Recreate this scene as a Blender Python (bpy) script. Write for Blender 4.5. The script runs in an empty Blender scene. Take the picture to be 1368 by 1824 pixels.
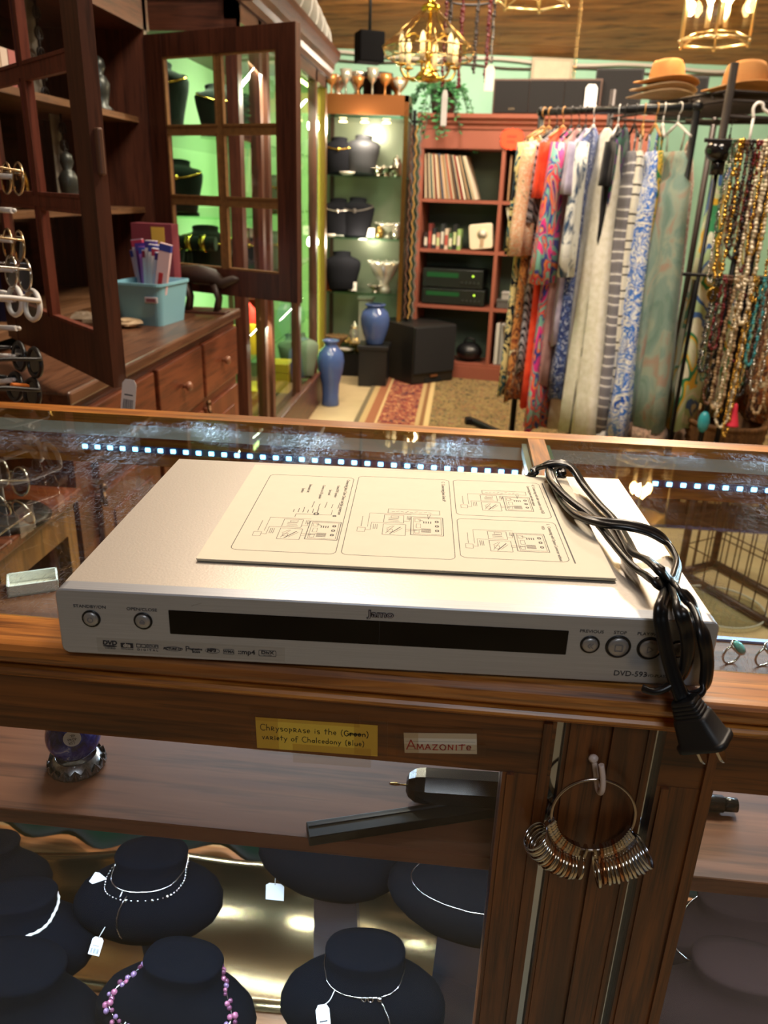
import bpy, bmesh, math, random
from mathutils import Vector, Matrix
import numpy as np
D = bpy.data
SC = bpy.context.scene
COL = SC.collection
rnd = random.Random(7)
PI = math.pi

# ------------------------------------------------------------------ camera
CAM = Vector((0.0, 0.0, 1.277))
FPX = 1410.55
PITCH, ROLL, YAW = 0.382, 0.0343, 0.0845
_rt = Vector((math.cos(YAW), math.sin(YAW), 0))
_f0 = Vector((-math.sin(YAW), math.cos(YAW), 0))
_fw = _f0 * math.cos(PITCH) + Vector((0, 0, -1)) * math.sin(PITCH)
_dn = _fw.cross(_rt)
CX = _rt * math.cos(ROLL) - _dn * math.sin(ROLL)
CY = _rt * math.sin(ROLL) + _dn * math.cos(ROLL)
CZ = _fw
cam_d = D.cameras.new('camera')
cam_d.sensor_fit = 'HORIZONTAL'
cam_d.sensor_width = 36.0
cam_d.lens = 36.0 * FPX / 1368.0
cam_d.clip_start = 0.02
cam_d.dof.use_dof = True
cam_d.dof.focus_distance = 0.66
cam_d.dof.aperture_fstop = 14.0
cam = D.objects.new('camera', cam_d)
COL.objects.link(cam)
Mc = Matrix.Identity(4)
for i in range(3):
    Mc[i][0], Mc[i][1], Mc[i][2], Mc[i][3] = CX[i], -CY[i], -CZ[i], CAM[i]
cam.matrix_world = Mc
SC.camera = cam

def ray(px, py):
    return CX * (px - 684) + CY * (py - 912) + CZ * FPX
def at(px, py, Y):            # point of the place seen at a pixel of the photograph, Y metres away
    r = ray(px, py); return CAM + r * (Y / r.y)
def atz(px, py, z):
    r = ray(px, py); return CAM + r * ((z - CAM.z) / r.z)

# ------------------------------------------------------------------ world, lights, exposure
SC.view_settings.view_transform = 'Standard'
SC.view_settings.look = 'None'
SC.view_settings.gamma = 1.0
SC.view_settings.use_curve_mapping = False
SC.view_settings.exposure = 0.44
W = D.worlds.new('world'); SC.world = W; W.use_nodes = True
W.node_tree.nodes['Background'].inputs[0].default_value = (0.9, 0.75, 0.6, 1)
W.node_tree.nodes['Background'].inputs[1].default_value = 0.05
SC.cycles.transparent_max_bounces = 20
SC.cycles.max_bounces = 8
SC.cycles.glossy_bounces = 5
SC.cycles.caustics_reflective = False
SC.cycles.caustics_refractive = False
SC.cycles.sample_clamp_indirect = 4.0

def area(name, loc, tgt, size, power, col, sizey=None):
    l = D.lights.new(name, 'AREA'); l.energy = power; l.color = col
    l.shape = 'RECTANGLE' if sizey else 'DISK'
    l.size = size
    if sizey: l.size_y = sizey
    o = D.objects.new(name, l); COL.objects.link(o); o.location = loc
    d = (Vector(tgt) - Vector(loc)).normalized()
    o.rotation_euler = d.to_track_quat('-Z', 'Y').to_euler()
    return o
def point(name, loc, power, col, r=0.03):
    l = D.lights.new(name, 'POINT'); l.energy = power; l.color = col; l.shadow_soft_size = r
    o = D.objects.new(name, l); COL.objects.link(o); o.location = loc
    return o
WARM = (1.0, 0.84, 0.66)
area('ceiling_lamp_light', (0.75, 2.1, 3.3), (0.75, 2.1, 0), 0.7, 53, WARM)
area('ceiling_lamp_light', (-0.55, 3.2, 3.2), (-0.4, 3.4, 0), 0.7, 40, WARM)
area('ceiling_lamp_light', (1.2, 4.6, 2.9), (0.9, 4.9, 0), 0.6, 74, WARM)
area('ceiling_lamp_light', (-0.1, 5.2, 2.7), (0.1, 5.9, 0.9), 0.5, 26, WARM)
area('ceiling_lamp_light', (0.4, -1.6, 3.2), (0.2, 0.2, 0.6), 0.9, 15, (0.86, 0.93, 1.0))
area('ceiling_lamp_light', (0.1, 1.7, 3.3), (-1.1, 2.0, 1.0), 0.6, 20, WARM)  # fill added to brighten the hutch interior, no fixture there

# ------------------------------------------------------------------ helpers
WM = {}
def lin(h):
    h = h.lstrip('#'); v = [int(h[i:i + 2], 16) / 255 for i in (0, 2, 4)]
    return tuple((c / 12.92 if c <= .04045 else ((c + .055) / 1.055) ** 2.4) for c in v) + (1.0,)

class MB:
    """collects shapes; build() links them as one mesh object"""
    def __init__(s): s.v = []; s.f = []; s.sm = []
    def add(s, vs, fs, smooth=False):
        o = len(s.v); s.v += [tuple(p) for p in vs]
        s.f += [tuple(i + o for i in f) for f in fs]; s.sm += [smooth] * len(fs); return s
    def box(s, c, d, M=None, ch=0.0):
        hx, hy, hz = d[0] / 2, d[1] / 2, d[2] / 2
        if ch > 0:
            bm = bmesh.new(); bmesh.ops.create_cube(bm, size=1)
            for v in bm.verts: v.co = Vector((v.co.x * d[0], v.co.y * d[1], v.co.z * d[2]))
            bmesh.ops.bevel(bm, geom=bm.edges[:], offset=min(ch, hx * .9, hy * .9, hz * .9), segments=2, profile=.5, affect='EDGES')
            bm.verts.index_update()
            vs = [v.co.copy() for v in bm.verts]; fs = [[v.index for v in f.verts] for f in bm.faces]; bm.free()
        else:
            vs = [Vector((x, y, z)) for x in (-hx, hx) for y in (-hy, hy) for z in (-hz, hz)]
            fs = [(0, 1, 3, 2), (4, 6, 7, 5), (0, 4, 5, 1), (2, 3, 7, 6), (0, 2, 6, 4), (1, 5, 7, 3)]
        if M is not None: vs = [M @ v for v in vs]
        c = Vector(c); return s.add([v + c for v in vs], fs, False)
    def bb(s, a, b, ch=0.0):
        return s.box([(a[i] + b[i]) / 2 for i in range(3)], [abs(b[i] - a[i]) for i in range(3)], None, ch)
    def rings(s, rs, closed=False, cap=True, smooth=True):
        n = len(rs[0]); vs = [p for r in rs for p in r]; fs = []
        m = len(rs)
        for i in range(m if closed else m - 1):
            a, b = i * n, ((i + 1) % m) * n
            for j in range(n):
                k = (j + 1) % n; fs.append((a + j, a + k, b + k, b + j))
        o = len(s.v); s.add(vs, fs, smooth)
        if cap and not closed:
            s.f.append(tuple(o + j for j in reversed(range(n)))); s.sm.append(False)
            s.f.append(tuple(o + (m - 1) * n + j for j in range(n))); s.sm.append(False)
        return s
    def frames(s, pts, closed, up=None):
        P = [Vector(p) for p in pts]; n = len(P); out = []; nrm = None
        for i in range(n):
            t = (P[(i + 1) % n] - P[i - 1]) if closed or 0 < i < n - 1 else (P[1] - P[0] if i == 0 else P[-1] - P[-2])
            if t.length < 1e-9: t = Vector((0, 0, 1))
            t.normalize()
            if up is not None: a = Vector(up[i] if isinstance(up, list) else up)
            else: a = nrm if nrm is not None else (Vector((0, 0, 1)) if abs(t.z) < .9 else Vector((1, 0, 0)))
            a = a - t * a.dot(t)
            if a.length < 1e-6: a = t.orthogonal()
            a.normalize(); nrm = a; out.append((P[i], a, t.cross(a)))
        return out
    def tube(s, pts, r, n=8, closed=False, cap=True):
        rs = []
        for i, (p, a, b) in enumerate(s.frames(pts, closed)):
            q = r[i] if isinstance(r, (list, tuple)) else r
            rs.append([p + a * (q * math.cos(2 * PI * j / n)) + b * (q * math.sin(2 * PI * j / n)) for j in range(n)])
        return s.rings(rs, closed, cap)
    def sweep(s, pts, prof, up, closed=False, cap=True, smooth=True):   # prof: list of (along b, along a)
        rs = [[p + b * u + a * w for (u, w) in prof] for (p, a, b) in s.frames(pts, closed, up)]
        return s.rings(rs, closed, cap, smooth)
    def cyl(s, p0, p1, r0, r1=None, n=16, cap=True):
        r1 = r0 if r1 is None else r1
        return s.tube([p0, p1], [r0, r1], n, False, cap)
    def lathe(s, prof, c=(0, 0, 0), n=20, sx=1, sy=1, cap=True, M=None):
        c = Vector(c); rs = []
        for r, z in prof:
            ring = [Vector((sx * r * math.cos(2 * PI * j / n), sy * r * math.sin(2 * PI * j / n), z)) for j in range(n)]
            rs.append([(M @ p if M is not None else p) + c for p in ring])
        return s.rings(rs, False, cap)
    def sph(s, c, r, n=10, m=7, sz=1.0):
        return s.lathe([(max(1e-4, r * math.sin(PI * i / m)), -sz * r * math.cos(PI * i / m)) for i in range(m + 1)], c, n, cap=False)
    def torus(s, c, R, r, ax=(0, 0, 1), n=24, k=8):
        ax = Vector(ax).normalized(); u = ax.orthogonal().normalized(); w = ax.cross(u); c = Vector(c)
        return s.tube([c + u * (R * math.cos(2 * PI * i / n)) + w * (R * math.sin(2 * PI * i / n)) for i in range(n)], r, k, True)
    def prism(s, poly, a, b, smooth=False):     # poly: list of 3-vectors (bottom); extruded by vector b-a
        d = Vector(b) - Vector(a); n = len(poly); A = [Vector(p) for p in poly]
        vs = A + [p + d for p in A]
        fs = [tuple(reversed(range(n))), tuple(range(n, 2 * n))] + [(i, (i + 1) % n, n + (i + 1) % n, n + i) for i in range(n)]
        return s.add(vs, fs, smooth)
    def grid(s, fn, nu, nv, smooth=True, closed_u=False):
        vs = [fn(i / nu, j / nv) for j in range(nv + 1) for i in range(nu + 1)]
        fs = [(j * (nu + 1) + i, j * (nu + 1) + i + 1, (j + 1) * (nu + 1) + i + 1, (j + 1) * (nu + 1) + i) for j in range(nv) for i in range(nu)]
        return s.add(vs, fs, smooth)
    def build(s, name, mat, parent=None, world=True, kind=None, loc=None):
        me = D.meshes.new(name)
        vs = s.v
        if parent is not None and world:
            Mi = WM[parent].inverted(); vs = [tuple(Mi @ Vector(p)) for p in vs]
        if parent is None and loc is not None:
            L = Vector(loc); vs = [tuple(Vector(p) - L) for p in vs]
        me.from_pydata(vs, [], s.f); me.update()
        me.polygons.foreach_set('use_smooth', s.sm)
        me.materials.append(mat)
        bm = bmesh.new(); bm.from_mesh(me); bmesh.ops.recalc_face_normals(bm, faces=bm.faces[:]); bm.to_mesh(me); bm.free()
        o = D.objects.new(name, me); COL.objects.link(o)
        if parent is not None: o.parent = parent; WM[o] = WM[parent].copy()
        else:
            o.location = loc or (0, 0, 0); WM[o] = Matrix.Translation(Vector(loc or (0, 0, 0)))
        if kind: o['kind'] = kind
        return o

def tag(o, label, cat, group=None, kind=None):
    o['label'] = label; o['category'] = cat
    if group: o['group'] = group
    if kind: o['kind'] = kind
    return o
def thing(name, label, cat, loc=(0, 0, 0), rz=0.0, group=None, M=None):
    o = D.objects.new(name, None); COL.objects.link(o); o.empty_display_size = .02
    m = M if M is not None else Matrix.Translation(Vector(loc)) @ Matrix.Rotation(rz, 4, 'Z')
    o.matrix_world = m; WM[o] = m.copy()
    return tag(o, label, cat, group)
def struct(o): o['kind'] = 'structure'; return o
def copy_tree(o, m=None, label=None, parent=None):
    c = o.copy(); COL.objects.link(c)
    if parent is not None: c.parent = parent; c.matrix_parent_inverse = o.matrix_parent_inverse
    if m is not None: c.matrix_world = m; WM[c] = m.copy()
    else: WM[c] = WM[o].copy()
    if label: c['label'] = label
    for ch in list(o.children): copy_tree(ch, None, None, c)
    return c
def text(s, size, mat, parent, M, name='lettering', align='CENTER', ex=0.00005, sx=1.0, shear=0.0, bold=0.0):
    cu = D.curves.new(name, 'FONT'); cu.body = s; cu.size = size; cu.align_x = align; cu.align_y = 'CENTER'
    cu.extrude = ex; cu.shear = shear; cu.offset = bold; cu.resolution_u = 3
    cu.materials.append(mat)
    o = D.objects.new(name, cu); COL.objects.link(o); o.parent = parent
    o.matrix_local = M @ Matrix.Diagonal((sx, 1, 1, 1)) if sx != 1 else M
    WM[o] = WM[parent] @ M
    return o
def frame(o, x, y, z=None):     # matrix with origin o and axes x, y (z = x cross y)
    x = Vector(x).normalized(); y = Vector(y).normalized(); z = x.cross(y)
    m = Matrix.Identity(4)
    for i in range(3): m[i][0], m[i][1], m[i][2], m[i][3] = x[i], y[i], z[i], o[i]
    return m
def spline(pts, n=8, closed=False):   # Catmull-Rom
    P = [Vector(p) for p in pts]; out = []; m = len(P)
    for i in range(m if closed else m - 1):
        p0 = P[i - 1] if (i > 0 or closed) else P[0] * 2 - P[1]
        p1, p2 = P[i], P[(i + 1) % m]
        p3 = P[(i + 2) % m] if (i + 2 < m or closed) else P[-1] * 2 - P[-2]
        for k in range(n):
            t = k / n
            out.append(.5 * ((2 * p1) + (p2 - p0) * t + (2 * p0 - 5 * p1 + 4 * p2 - p3) * t * t + (3 * p1 - p0 - 3 * p2 + p3) * t ** 3))
    if not closed: out.append(P[-1])
    return out

# ------------------------------------------------------------------ materials
MATS = {}
def nmat(name):
    m = D.materials.new(name); m.use_nodes = True; nt = m.node_tree
    return m, nt, nt.nodes['Principled BSDF'], nt.links
def ramp(nt, stops, interp='LINEAR'):
    r = nt.nodes.new('ShaderNodeValToRGB'); cr = r.color_ramp; cr.interpolation = interp
    while len(cr.elements) < len(stops): cr.elements.new(.5)
    for e, (p, c) in zip(cr.elements, stops): e.position = p; e.color = lin(c) if isinstance(c, str) else c
    return r
def coords(nt, scale=(1, 1, 1), rot=(0, 0, 0), loc=(0, 0, 0)):
    t = nt.nodes.new('ShaderNodeTexCoord'); mp = nt.nodes.new('ShaderNodeMapping')
    mp.inputs['Scale'].default_value = scale; mp.inputs['Rotation'].default_value = rot; mp.inputs['Location'].default_value = loc
    nt.links.new(t.outputs['Object'], mp.inputs[0]); return mp
def noise(nt, vec, scale, detail=3, rough=.5, dist=0):
    n = nt.nodes.new('ShaderNodeTexNoise'); n.inputs['Scale'].default_value = scale
    n.inputs['Detail'].default_value = detail; n.inputs['Roughness'].default_value = rough; n.inputs['Distortion'].default_value = dist
    nt.links.new(vec.outputs[0], n.inputs['Vector']); return n
def plain(name, col, rough=.5, metal=0.0, spec=.5, var=0.0, vscale=30, emit=None, es=1.0, bump=0.0, coat=0.0, alpha=None, sheen=0.0, trans=0.0):
    if name in MATS: return MATS[name]
    m, nt, b, L = nmat(name)
    b.inputs['Base Color'].default_value = lin(col); b.inputs['Roughness'].default_value = rough
    b.inputs['Metallic'].default_value = metal; b.inputs['Specular IOR Level'].default_value = spec
    b.inputs['Coat Weight'].default_value = coat; b.inputs['Sheen Weight'].default_value = sheen
    if trans: b.inputs['Transmission Weight'].default_value = trans
    if alpha is not None: b.inputs['Alpha'].default_value = alpha
    if var or bump:
        mp = coords(nt); n = noise(nt, mp, vscale, 4, .6)
        if var:
            hs = nt.nodes.new('ShaderNodeMixRGB'); hs.blend_type = 'MULTIPLY'; hs.inputs[0].default_value = 1
            hs.inputs[1].default_value = lin(col)
            r = ramp(nt, [(.25, (1 - var, 1 - var, 1 - var, 1)), (.75, (1 + var * .5, 1 + var * .5, 1 + var * .5, 1))])
            L.new(n.outputs['Fac'], r.inputs[0]); L.new(r.outputs[0], hs.inputs[2]); L.new(hs.outputs[0], b.inputs['Base Color'])
        if bump:
            bp = nt.nodes.new('ShaderNodeBump'); bp.inputs['Strength'].default_value = bump; bp.inputs['Distance'].default_value = .002
            L.new(n.outputs['Fac'], bp.inputs['Height']); L.new(bp.outputs[0], b.inputs['Normal'])
    if emit:
        b.inputs['Emission Color'].default_value = lin(emit); b.inputs['Emission Strength'].default_value = es
    MATS[name] = m; return m
def wood(name, light, mid, dark, axis=0, sc=1.0, rough=.4, coat=.2, fine=1.0, spec=.5):
    if name in MATS: return MATS[name]
    m, nt, b, L = nmat(name)
    k = [22.0 * sc] * 3; k[axis] = 1.6 * sc
    mp = coords(nt, tuple(k)); n = noise(nt, mp, 1.6, 5, .62, 1.2)
    k2 = [260.0 * sc * fine] * 3; k2[axis] = 9.0 * sc
    mp2 = coords(nt, tuple(k2)); n2 = noise(nt, mp2, 1.2, 3, .6)
    r = ramp(nt, [(.25, dark), (.45, mid), (.62, light), (.8, mid)]); L.new(n.outputs['Fac'], r.inputs[0])
    r2 = ramp(nt, [(.34, (.30, .26, .22, 1)), (.5, (1, 1, 1, 1))]); L.new(n2.outputs['Fac'], r2.inputs[0])
    mx = nt.nodes.new('ShaderNodeMixRGB'); mx.blend_type = 'MULTIPLY'; mx.inputs[0].default_value = .75
    L.new(r.outputs[0], mx.inputs[1]); L.new(r2.outputs[0], mx.inputs[2]); L.new(mx.outputs[0], b.inputs['Base Color'])
    b.inputs['Roughness'].default_value = rough; b.inputs['Coat Weight'].default_value = coat; b.inputs['Coat Roughness'].default_value = .25
    b.inputs['Specular IOR Level'].default_value = spec
    bp = nt.nodes.new('ShaderNodeBump'); bp.inputs['Strength'].default_value = .12; bp.inputs['Distance'].default_value = .001
    L.new(n2.outputs['Fac'], bp.inputs['Height']); L.new(bp.outputs[0], b.inputs['Normal'])
    MATS[name] = m; return m
def glass(name, tint='#ffffff', refl=1.0, rough=0.0, scratch=0.0):
    """thin pane: clear with a Fresnel mirror on top, fine scratches where asked"""
    if name in MATS: return MATS[name]
    m = D.materials.new(name); m.use_nodes = True; nt = m.node_tree; nt.nodes.clear(); L = nt.links
    out = nt.nodes.new('ShaderNodeOutputMaterial'); tr = nt.nodes.new('ShaderNodeBsdfTransparent'); gl = nt.nodes.new('ShaderNodeBsdfGlossy')
    tr.inputs[0].default_value = lin(tint); gl.inputs['Roughness'].default_value = rough
    fr = nt.nodes.new('ShaderNodeFresnel'); fr.inputs[0].default_value = 1.5
    mu = nt.nodes.new('ShaderNodeMath'); mu.operation = 'MULTIPLY'; mu.inputs[1].default_value = refl; mu.use_clamp = True
    mx = nt.nodes.new('ShaderNodeMixShader')
    ge = nt.nodes.new('ShaderNodeNewGeometry'); inv = nt.nodes.new('ShaderNodeMath'); inv.operation = 'SUBTRACT'; inv.inputs[0].default_value = 1.0
    L.new(ge.outputs['Backfacing'], inv.inputs[1]); m0 = nt.nodes.new('ShaderNodeMath'); m0.operation = 'MULTIPLY'
    L.new(fr.outputs[0], m0.inputs[0]); L.new(inv.outputs[0], m0.inputs[1])      # only the outer face mirrors
    L.new(m0.outputs[0], mu.inputs[0]); L.new(mu.outputs[0], mx.inputs[0]); L.new(tr.outputs[0], mx.inputs[1]); L.new(gl.outputs[0], mx.inputs[2])
    last = mx
    if scratch:
        mp = coords(nt, (16, 95, 16), (0, 0, .5)); n = noise(nt, mp, 1.0, 2, .5, 2.5)
        mp2 = coords(nt, (95, 13, 16), (0, 0, .25)); n2 = noise(nt, mp2, 1.0, 2, .5, 2.5)
        r1 = ramp(nt, [(.484, (0, 0, 0, 1)), (.5, (1, 1, 1, 1)), (.516, (0, 0, 0, 1))]); r2 = ramp(nt, [(.480, (0, 0, 0, 1)), (.496, (1, 1, 1, 1)), (.512, (0, 0, 0, 1))])
        L.new(n.outputs['Fac'], r1.inputs[0]); L.new(n2.outputs['Fac'], r2.inputs[0])
        ad = nt.nodes.new('ShaderNodeMath'); ad.operation = 'MAXIMUM'; L.new(r1.outputs[0], ad.inputs[0]); L.new(r2.outputs[0], ad.inputs[1])
        mp3 = coords(nt, (9, 9, 9)); n3 = noise(nt, mp3, 1.0, 2); r3 = ramp(nt, [(.45, (0, 0, 0, 1)), (.66, (1, 1, 1, 1))]); L.new(n3.outputs['Fac'], r3.inputs[0])
        pm = nt.nodes.new('ShaderNodeMath'); pm.operation = 'MULTIPLY'; L.new(ad.outputs[0], pm.inputs[0]); L.new(r3.outputs[0], pm.inputs[1])
        ps = nt.nodes.new('ShaderNodeMath'); ps.operation = 'MULTIPLY'; ps.inputs[1].default_value = scratch; L.new(pm.outputs[0], ps.inputs[0])
        df = nt.nodes.new('ShaderNodeBsdfDiffuse'); df.inputs[0].default_value = (.8, .85, .95, 1)
        tl = nt.nodes.new('ShaderNodeBsdfTranslucent'); tl.inputs[0].default_value = (.8, .85, .95, 1)
        ah = nt.nodes.new('ShaderNodeMixShader'); ah.inputs[0].default_value = .93; L.new(df.outputs[0], ah.inputs[1]); L.new(tl.outputs[0], ah.inputs[2])
        m2 = nt.nodes.new('ShaderNodeMixShader'); L.new(ps.outputs[0], m2.inputs[0]); L.new(mx.outputs[0], m2.inputs[1]); L.new(ah.outputs[0], m2.inputs[2]); last = m2
    L.new(last.outputs[0], out.inputs[0]); MATS[name] = m; return m
def cloth(name, kind, cols, sc=1.0, rough=.85, axis='Z', sheer=0.0):
    """printed or plain fabric: kind = plain, blobs, swirl, stripe, zig, floral, tie"""
    if name in MATS: return MATS[name]
    m, nt, b, L = nmat(name); b.inputs['Roughness'].default_value = rough; b.inputs['Specular IOR Level'].default_value = .15
    b.inputs['Sheen Weight'].default_value = .15
    n = len(cols)
    stops = [((i + .02) / n if n > 1 else 0, c) for i, c in enumerate(cols)]
    if kind == 'plain':
        mp = coords(nt); no = noise(nt, mp, 25 * sc, 3); r = ramp(nt, [(.3, cols[0]), (.75, cols[-1])]); L.new(no.outputs['Fac'], r.inputs[0])
    elif kind == 'stripe':
        mp = coords(nt, (sc, sc, sc)); w = nt.nodes.new('ShaderNodeTexWave'); w.bands_direction = axis; w.inputs['Scale'].default_value = 6; w.inputs['Distortion'].default_value = 1.5; w.inputs['Detail'].default_value = 2
        L.new(mp.outputs[0], w.inputs[0]); r = ramp(nt, stops, 'CONSTANT'); L.new(w.outputs['Fac'], r.inputs[0])
    elif kind == 'zig':
        mp = coords(nt, (sc, sc, sc), (.6, .7, 0)); w = nt.nodes.new('ShaderNodeTexWave'); w.wave_type = 'BANDS'; w.bands_direction = 'DIAGONAL'; w.inputs['Scale'].default_value = 14; w.inputs['Distortion'].default_value = 4
        L.new(mp.outputs[0], w.inputs[0]); r = ramp(nt, stops, 'CONSTANT'); L.new(w.outputs['Fac'], r.inputs[0])
    elif kind == 'swirl':
        mp = coords(nt, (5 * sc, 5 * sc, 3.2 * sc)); no = noise(nt, mp, 1.0, 1.0, .4, 2.2)
        mm = nt.nodes.new('ShaderNodeMath'); mm.operation = 'MULTIPLY'; mm.inputs[1].default_value = 2.6; L.new(no.outputs['Fac'], mm.inputs[0])
        fr = nt.nodes.new('ShaderNodeMath'); fr.operation = 'FRACT'; L.new(mm.outputs[0], fr.inputs[0])
        r = ramp(nt, stops, 'CONSTANT'); L.new(fr.outputs[0], r.inputs[0])
    elif kind == 'floral':
        mp = coords(nt, (sc, sc, sc)); no = noise(nt, mp, 9, 4, .6, 3.0)
        r = ramp(nt, [(.2 + .6 * i / n, c) for i, c in enumerate(cols)], 'CONSTANT'); L.new(no.outputs['Fac'], r.inputs[0])
    else:      # blobs / tie
        mp = coords(nt, (sc, sc, sc * .6)); no = noise(nt, mp, 7, 3, .6, 1.0)
        r = ramp(nt, [(.25 + .5 * i / n, c) for i, c in enumerate(cols)], 'EASE' if kind == 'tie' else 'CONSTANT'); L.new(no.outputs['Fac'], r.inputs[0])
    L.new(r.outputs[0], b.inputs['Base Color'])
    if sheer: b.inputs['Alpha'].default_value = 1 - sheer
    MATS[name] = m; return m

OAK = wood('oak', '#cf8a3c', '#a8672a', '#6b3d18', 0, 1.0, .36, .35)  # lighter tone for the brightly lit rail tops
OAKV = wood('oak_upright_shaded', '#7c4417', '#5c3010', '#331908', 2, 1.0, .4, .25)  # same oak darkened, shade of the case front put into the colour
OAKA = wood('oak_rail_shaded', '#804818', '#60330f', '#361b08', 0, .7, .4, .25)  # again the oak with the front's shade in its colour
CHERRY = wood('cherry_shelf', '#7c4f36', '#6c412b', '#583225', 0, .5, .55, .0, .5, .3)
DARKW = wood('dark_brown_wood', '#5d3322', '#4c281a', '#371c12', 2, .6, .45, .15, .6)
DARKWX = wood('dark_brown_wood_across', '#5d3322', '#4c281a', '#371c12', 0, .6, .45, .15, .6)
DARKWY = wood('dark_brown_wood_along', '#5d3322', '#4c281a', '#371c12', 1, .6, .45, .15, .6)
REDW = wood('red_brown_wood', '#7c4226', '#6a351d', '#4b2414', 2, .6, .4, .2, .6)
REDWY = wood('red_brown_wood_along', '#7c4226', '#6a351d', '#4b2414', 1, .6, .4, .2, .6)
PINE = wood('pine_plank', '#c08548', '#a56d38', '#7a4c26', 0, .3, .5, .1, .25)
BLACKP = plain('black_plastic', '#121214', .38)
BLACKM = plain('black_metal', '#17171a', .4, .6)
BRASS = plain('brass', '#c4a368', .22, 1.0)
GOLDM = plain('gold_metal', '#d8b055', .2, 1.0)
SILVER = plain('silver_metal', '#d6d3cd', .16, 1.0)
STEEL = plain('steel_wire', '#b5aaa0', .22, 1.0)
WHITEP = plain('white_plastic', '#e6e2dc', .4)
PAPER = plain('paper_white', '#eee9de', .75)
CARDTAG = plain('tag_card', '#e9e7e6', .7)
INK = plain('print_black', '#26262c', .6)
GLASS = glass('clear_glass')
GLASST = glass('scratched_top_glass', '#f4faf7', 1.1, 0.0, .45)
GLASSG = glass('green_tinted_glass', '#f2fbf4', .9)
GEDGE = plain('glass_edge_green', '#3f6b5e', .15, 0, .6)
VELVET = plain('black_velvet', '#08090d', 1.0, 0, .05)
# ------------------------------------------------------------------ the room
def mk_floor():
    m, nt, b, L = nmat('beige_floor')
    mp = coords(nt); n = noise(nt, mp, 2.2, 5, .6); r = ramp(nt, [(.3, '#a08b66'), (.7, '#c2ad85')]); L.new(n.outputs['Fac'], r.inputs[0])
    L.new(r.outputs[0], b.inputs['Base Color']); b.inputs['Roughness'].default_value = .42
    return m
fl = struct(MB().bb((-1.6, -2.7, -.1), (3.7, 7.6, 0)).build('floor', mk_floor()))
MINT = plain('mint_paint', '#9fcfb4', .7, var=.08, vscale=4)
TANW = plain('tan_paint', '#8a7a62', .8, var=.1, vscale=3)
WA = math.radians(8)
wd = Vector((math.cos(WA), math.sin(WA), 0)); wn = Vector((-math.sin(WA), math.cos(WA), 0)); w0 = Vector((0, 6.58, 0))
ZT = 2.232
b = MB(); P = w0 - wd * 1.75; Q = w0 + wd * 3.9
b.prism([P, Q, Q + wn * .1, P + wn * .1], (0, 0, 0), (0, 0, ZT + .12)); struct(b.build('wall_back', MINT))
struct(MB().bb((-1.7, -2.7, 0), (-1.6, 6.6, 4.4)).build('wall_left', TANW))
struct(MB().bb((3.7, -2.7, 0), (3.8, 7.2, 4.4)).build('wall_right', TANW))
struct(MB().bb((-1.7, -2.8, 0), (3.8, -2.7, 4.4)).build('wall_front', plain('grey_wall', '#5b5e62', .8)))
# sloped plank ceiling, rising towards the counter, flat further on
SL = math.radians(23); up = Vector((0, 0, 1))
sd = (-wn * math.cos(SL) + up * math.sin(SL)).normalized()      # up the slope
sn = sd.cross(wd).normalized()
if sn.z > 0: sn = -sn                                            # faces down into the room
c0 = w0 + up * ZT
b = MB(); A = c0 - wd * 2.1 - sn * .03; Bq = c0 + wd * 4.2 - sn * .03
b.prism([A, Bq, Bq + sd * 4.6, A + sd * 4.6], (0, 0, 0), tuple(-sn * .08))
ceil_o = struct(b.build('ceiling', PINE))
E2 = c0 + sd * 4.6
struct(MB().bb((-1.8, -2.8, E2.z - .35), (3.9, 2.9, E2.z - .27)).build('ceiling_flat', PINE))
pw = .135
for k in range(9):
    x = -1.9 + rnd.random() * .8
    while x < 4.0:
        ln = 1.6 + rnd.random() * 1.2; x2 = min(x + ln, 4.1)
        b = MB(); lo = .002 + k * pw; hi = (k + 1) * pw - .003
        p = [c0 + wd * x + sd * lo, c0 + wd * (x2 - .002) + sd * lo, c0 + wd * (x2 - .002) + sd * hi, c0 + wd * x + sd * hi]
        off = sn * (rnd.random() * .002)
        b.prism([q + off for q in p], (0, 0, 0), tuple(-sn * .02))
        b.build('plank', PINE, ceil_o, True); x = x2
# cables along the top of the wall
for j, (dz, r_, mt) in enumerate(((-.035, .012, '#cfc9bd'), (-.07, .006, '#5b4a40'))):
    pts = [w0 - wn * .02 + wd * (-1.3 + .3 * i) + up * (ZT + dz + .012 * math.sin(i * 1.7 + j * 2)) for i in range(17)]
    o = MB().tube(spline(pts, 4), r_, 8).build('electric_cable', plain('cable%d' % j, mt, .5))
    tag(o, ['white conduit cable running along the top of the mint wall', 'thin brown cable below the white conduit on the mint wall'][j], 'cable')

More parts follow.
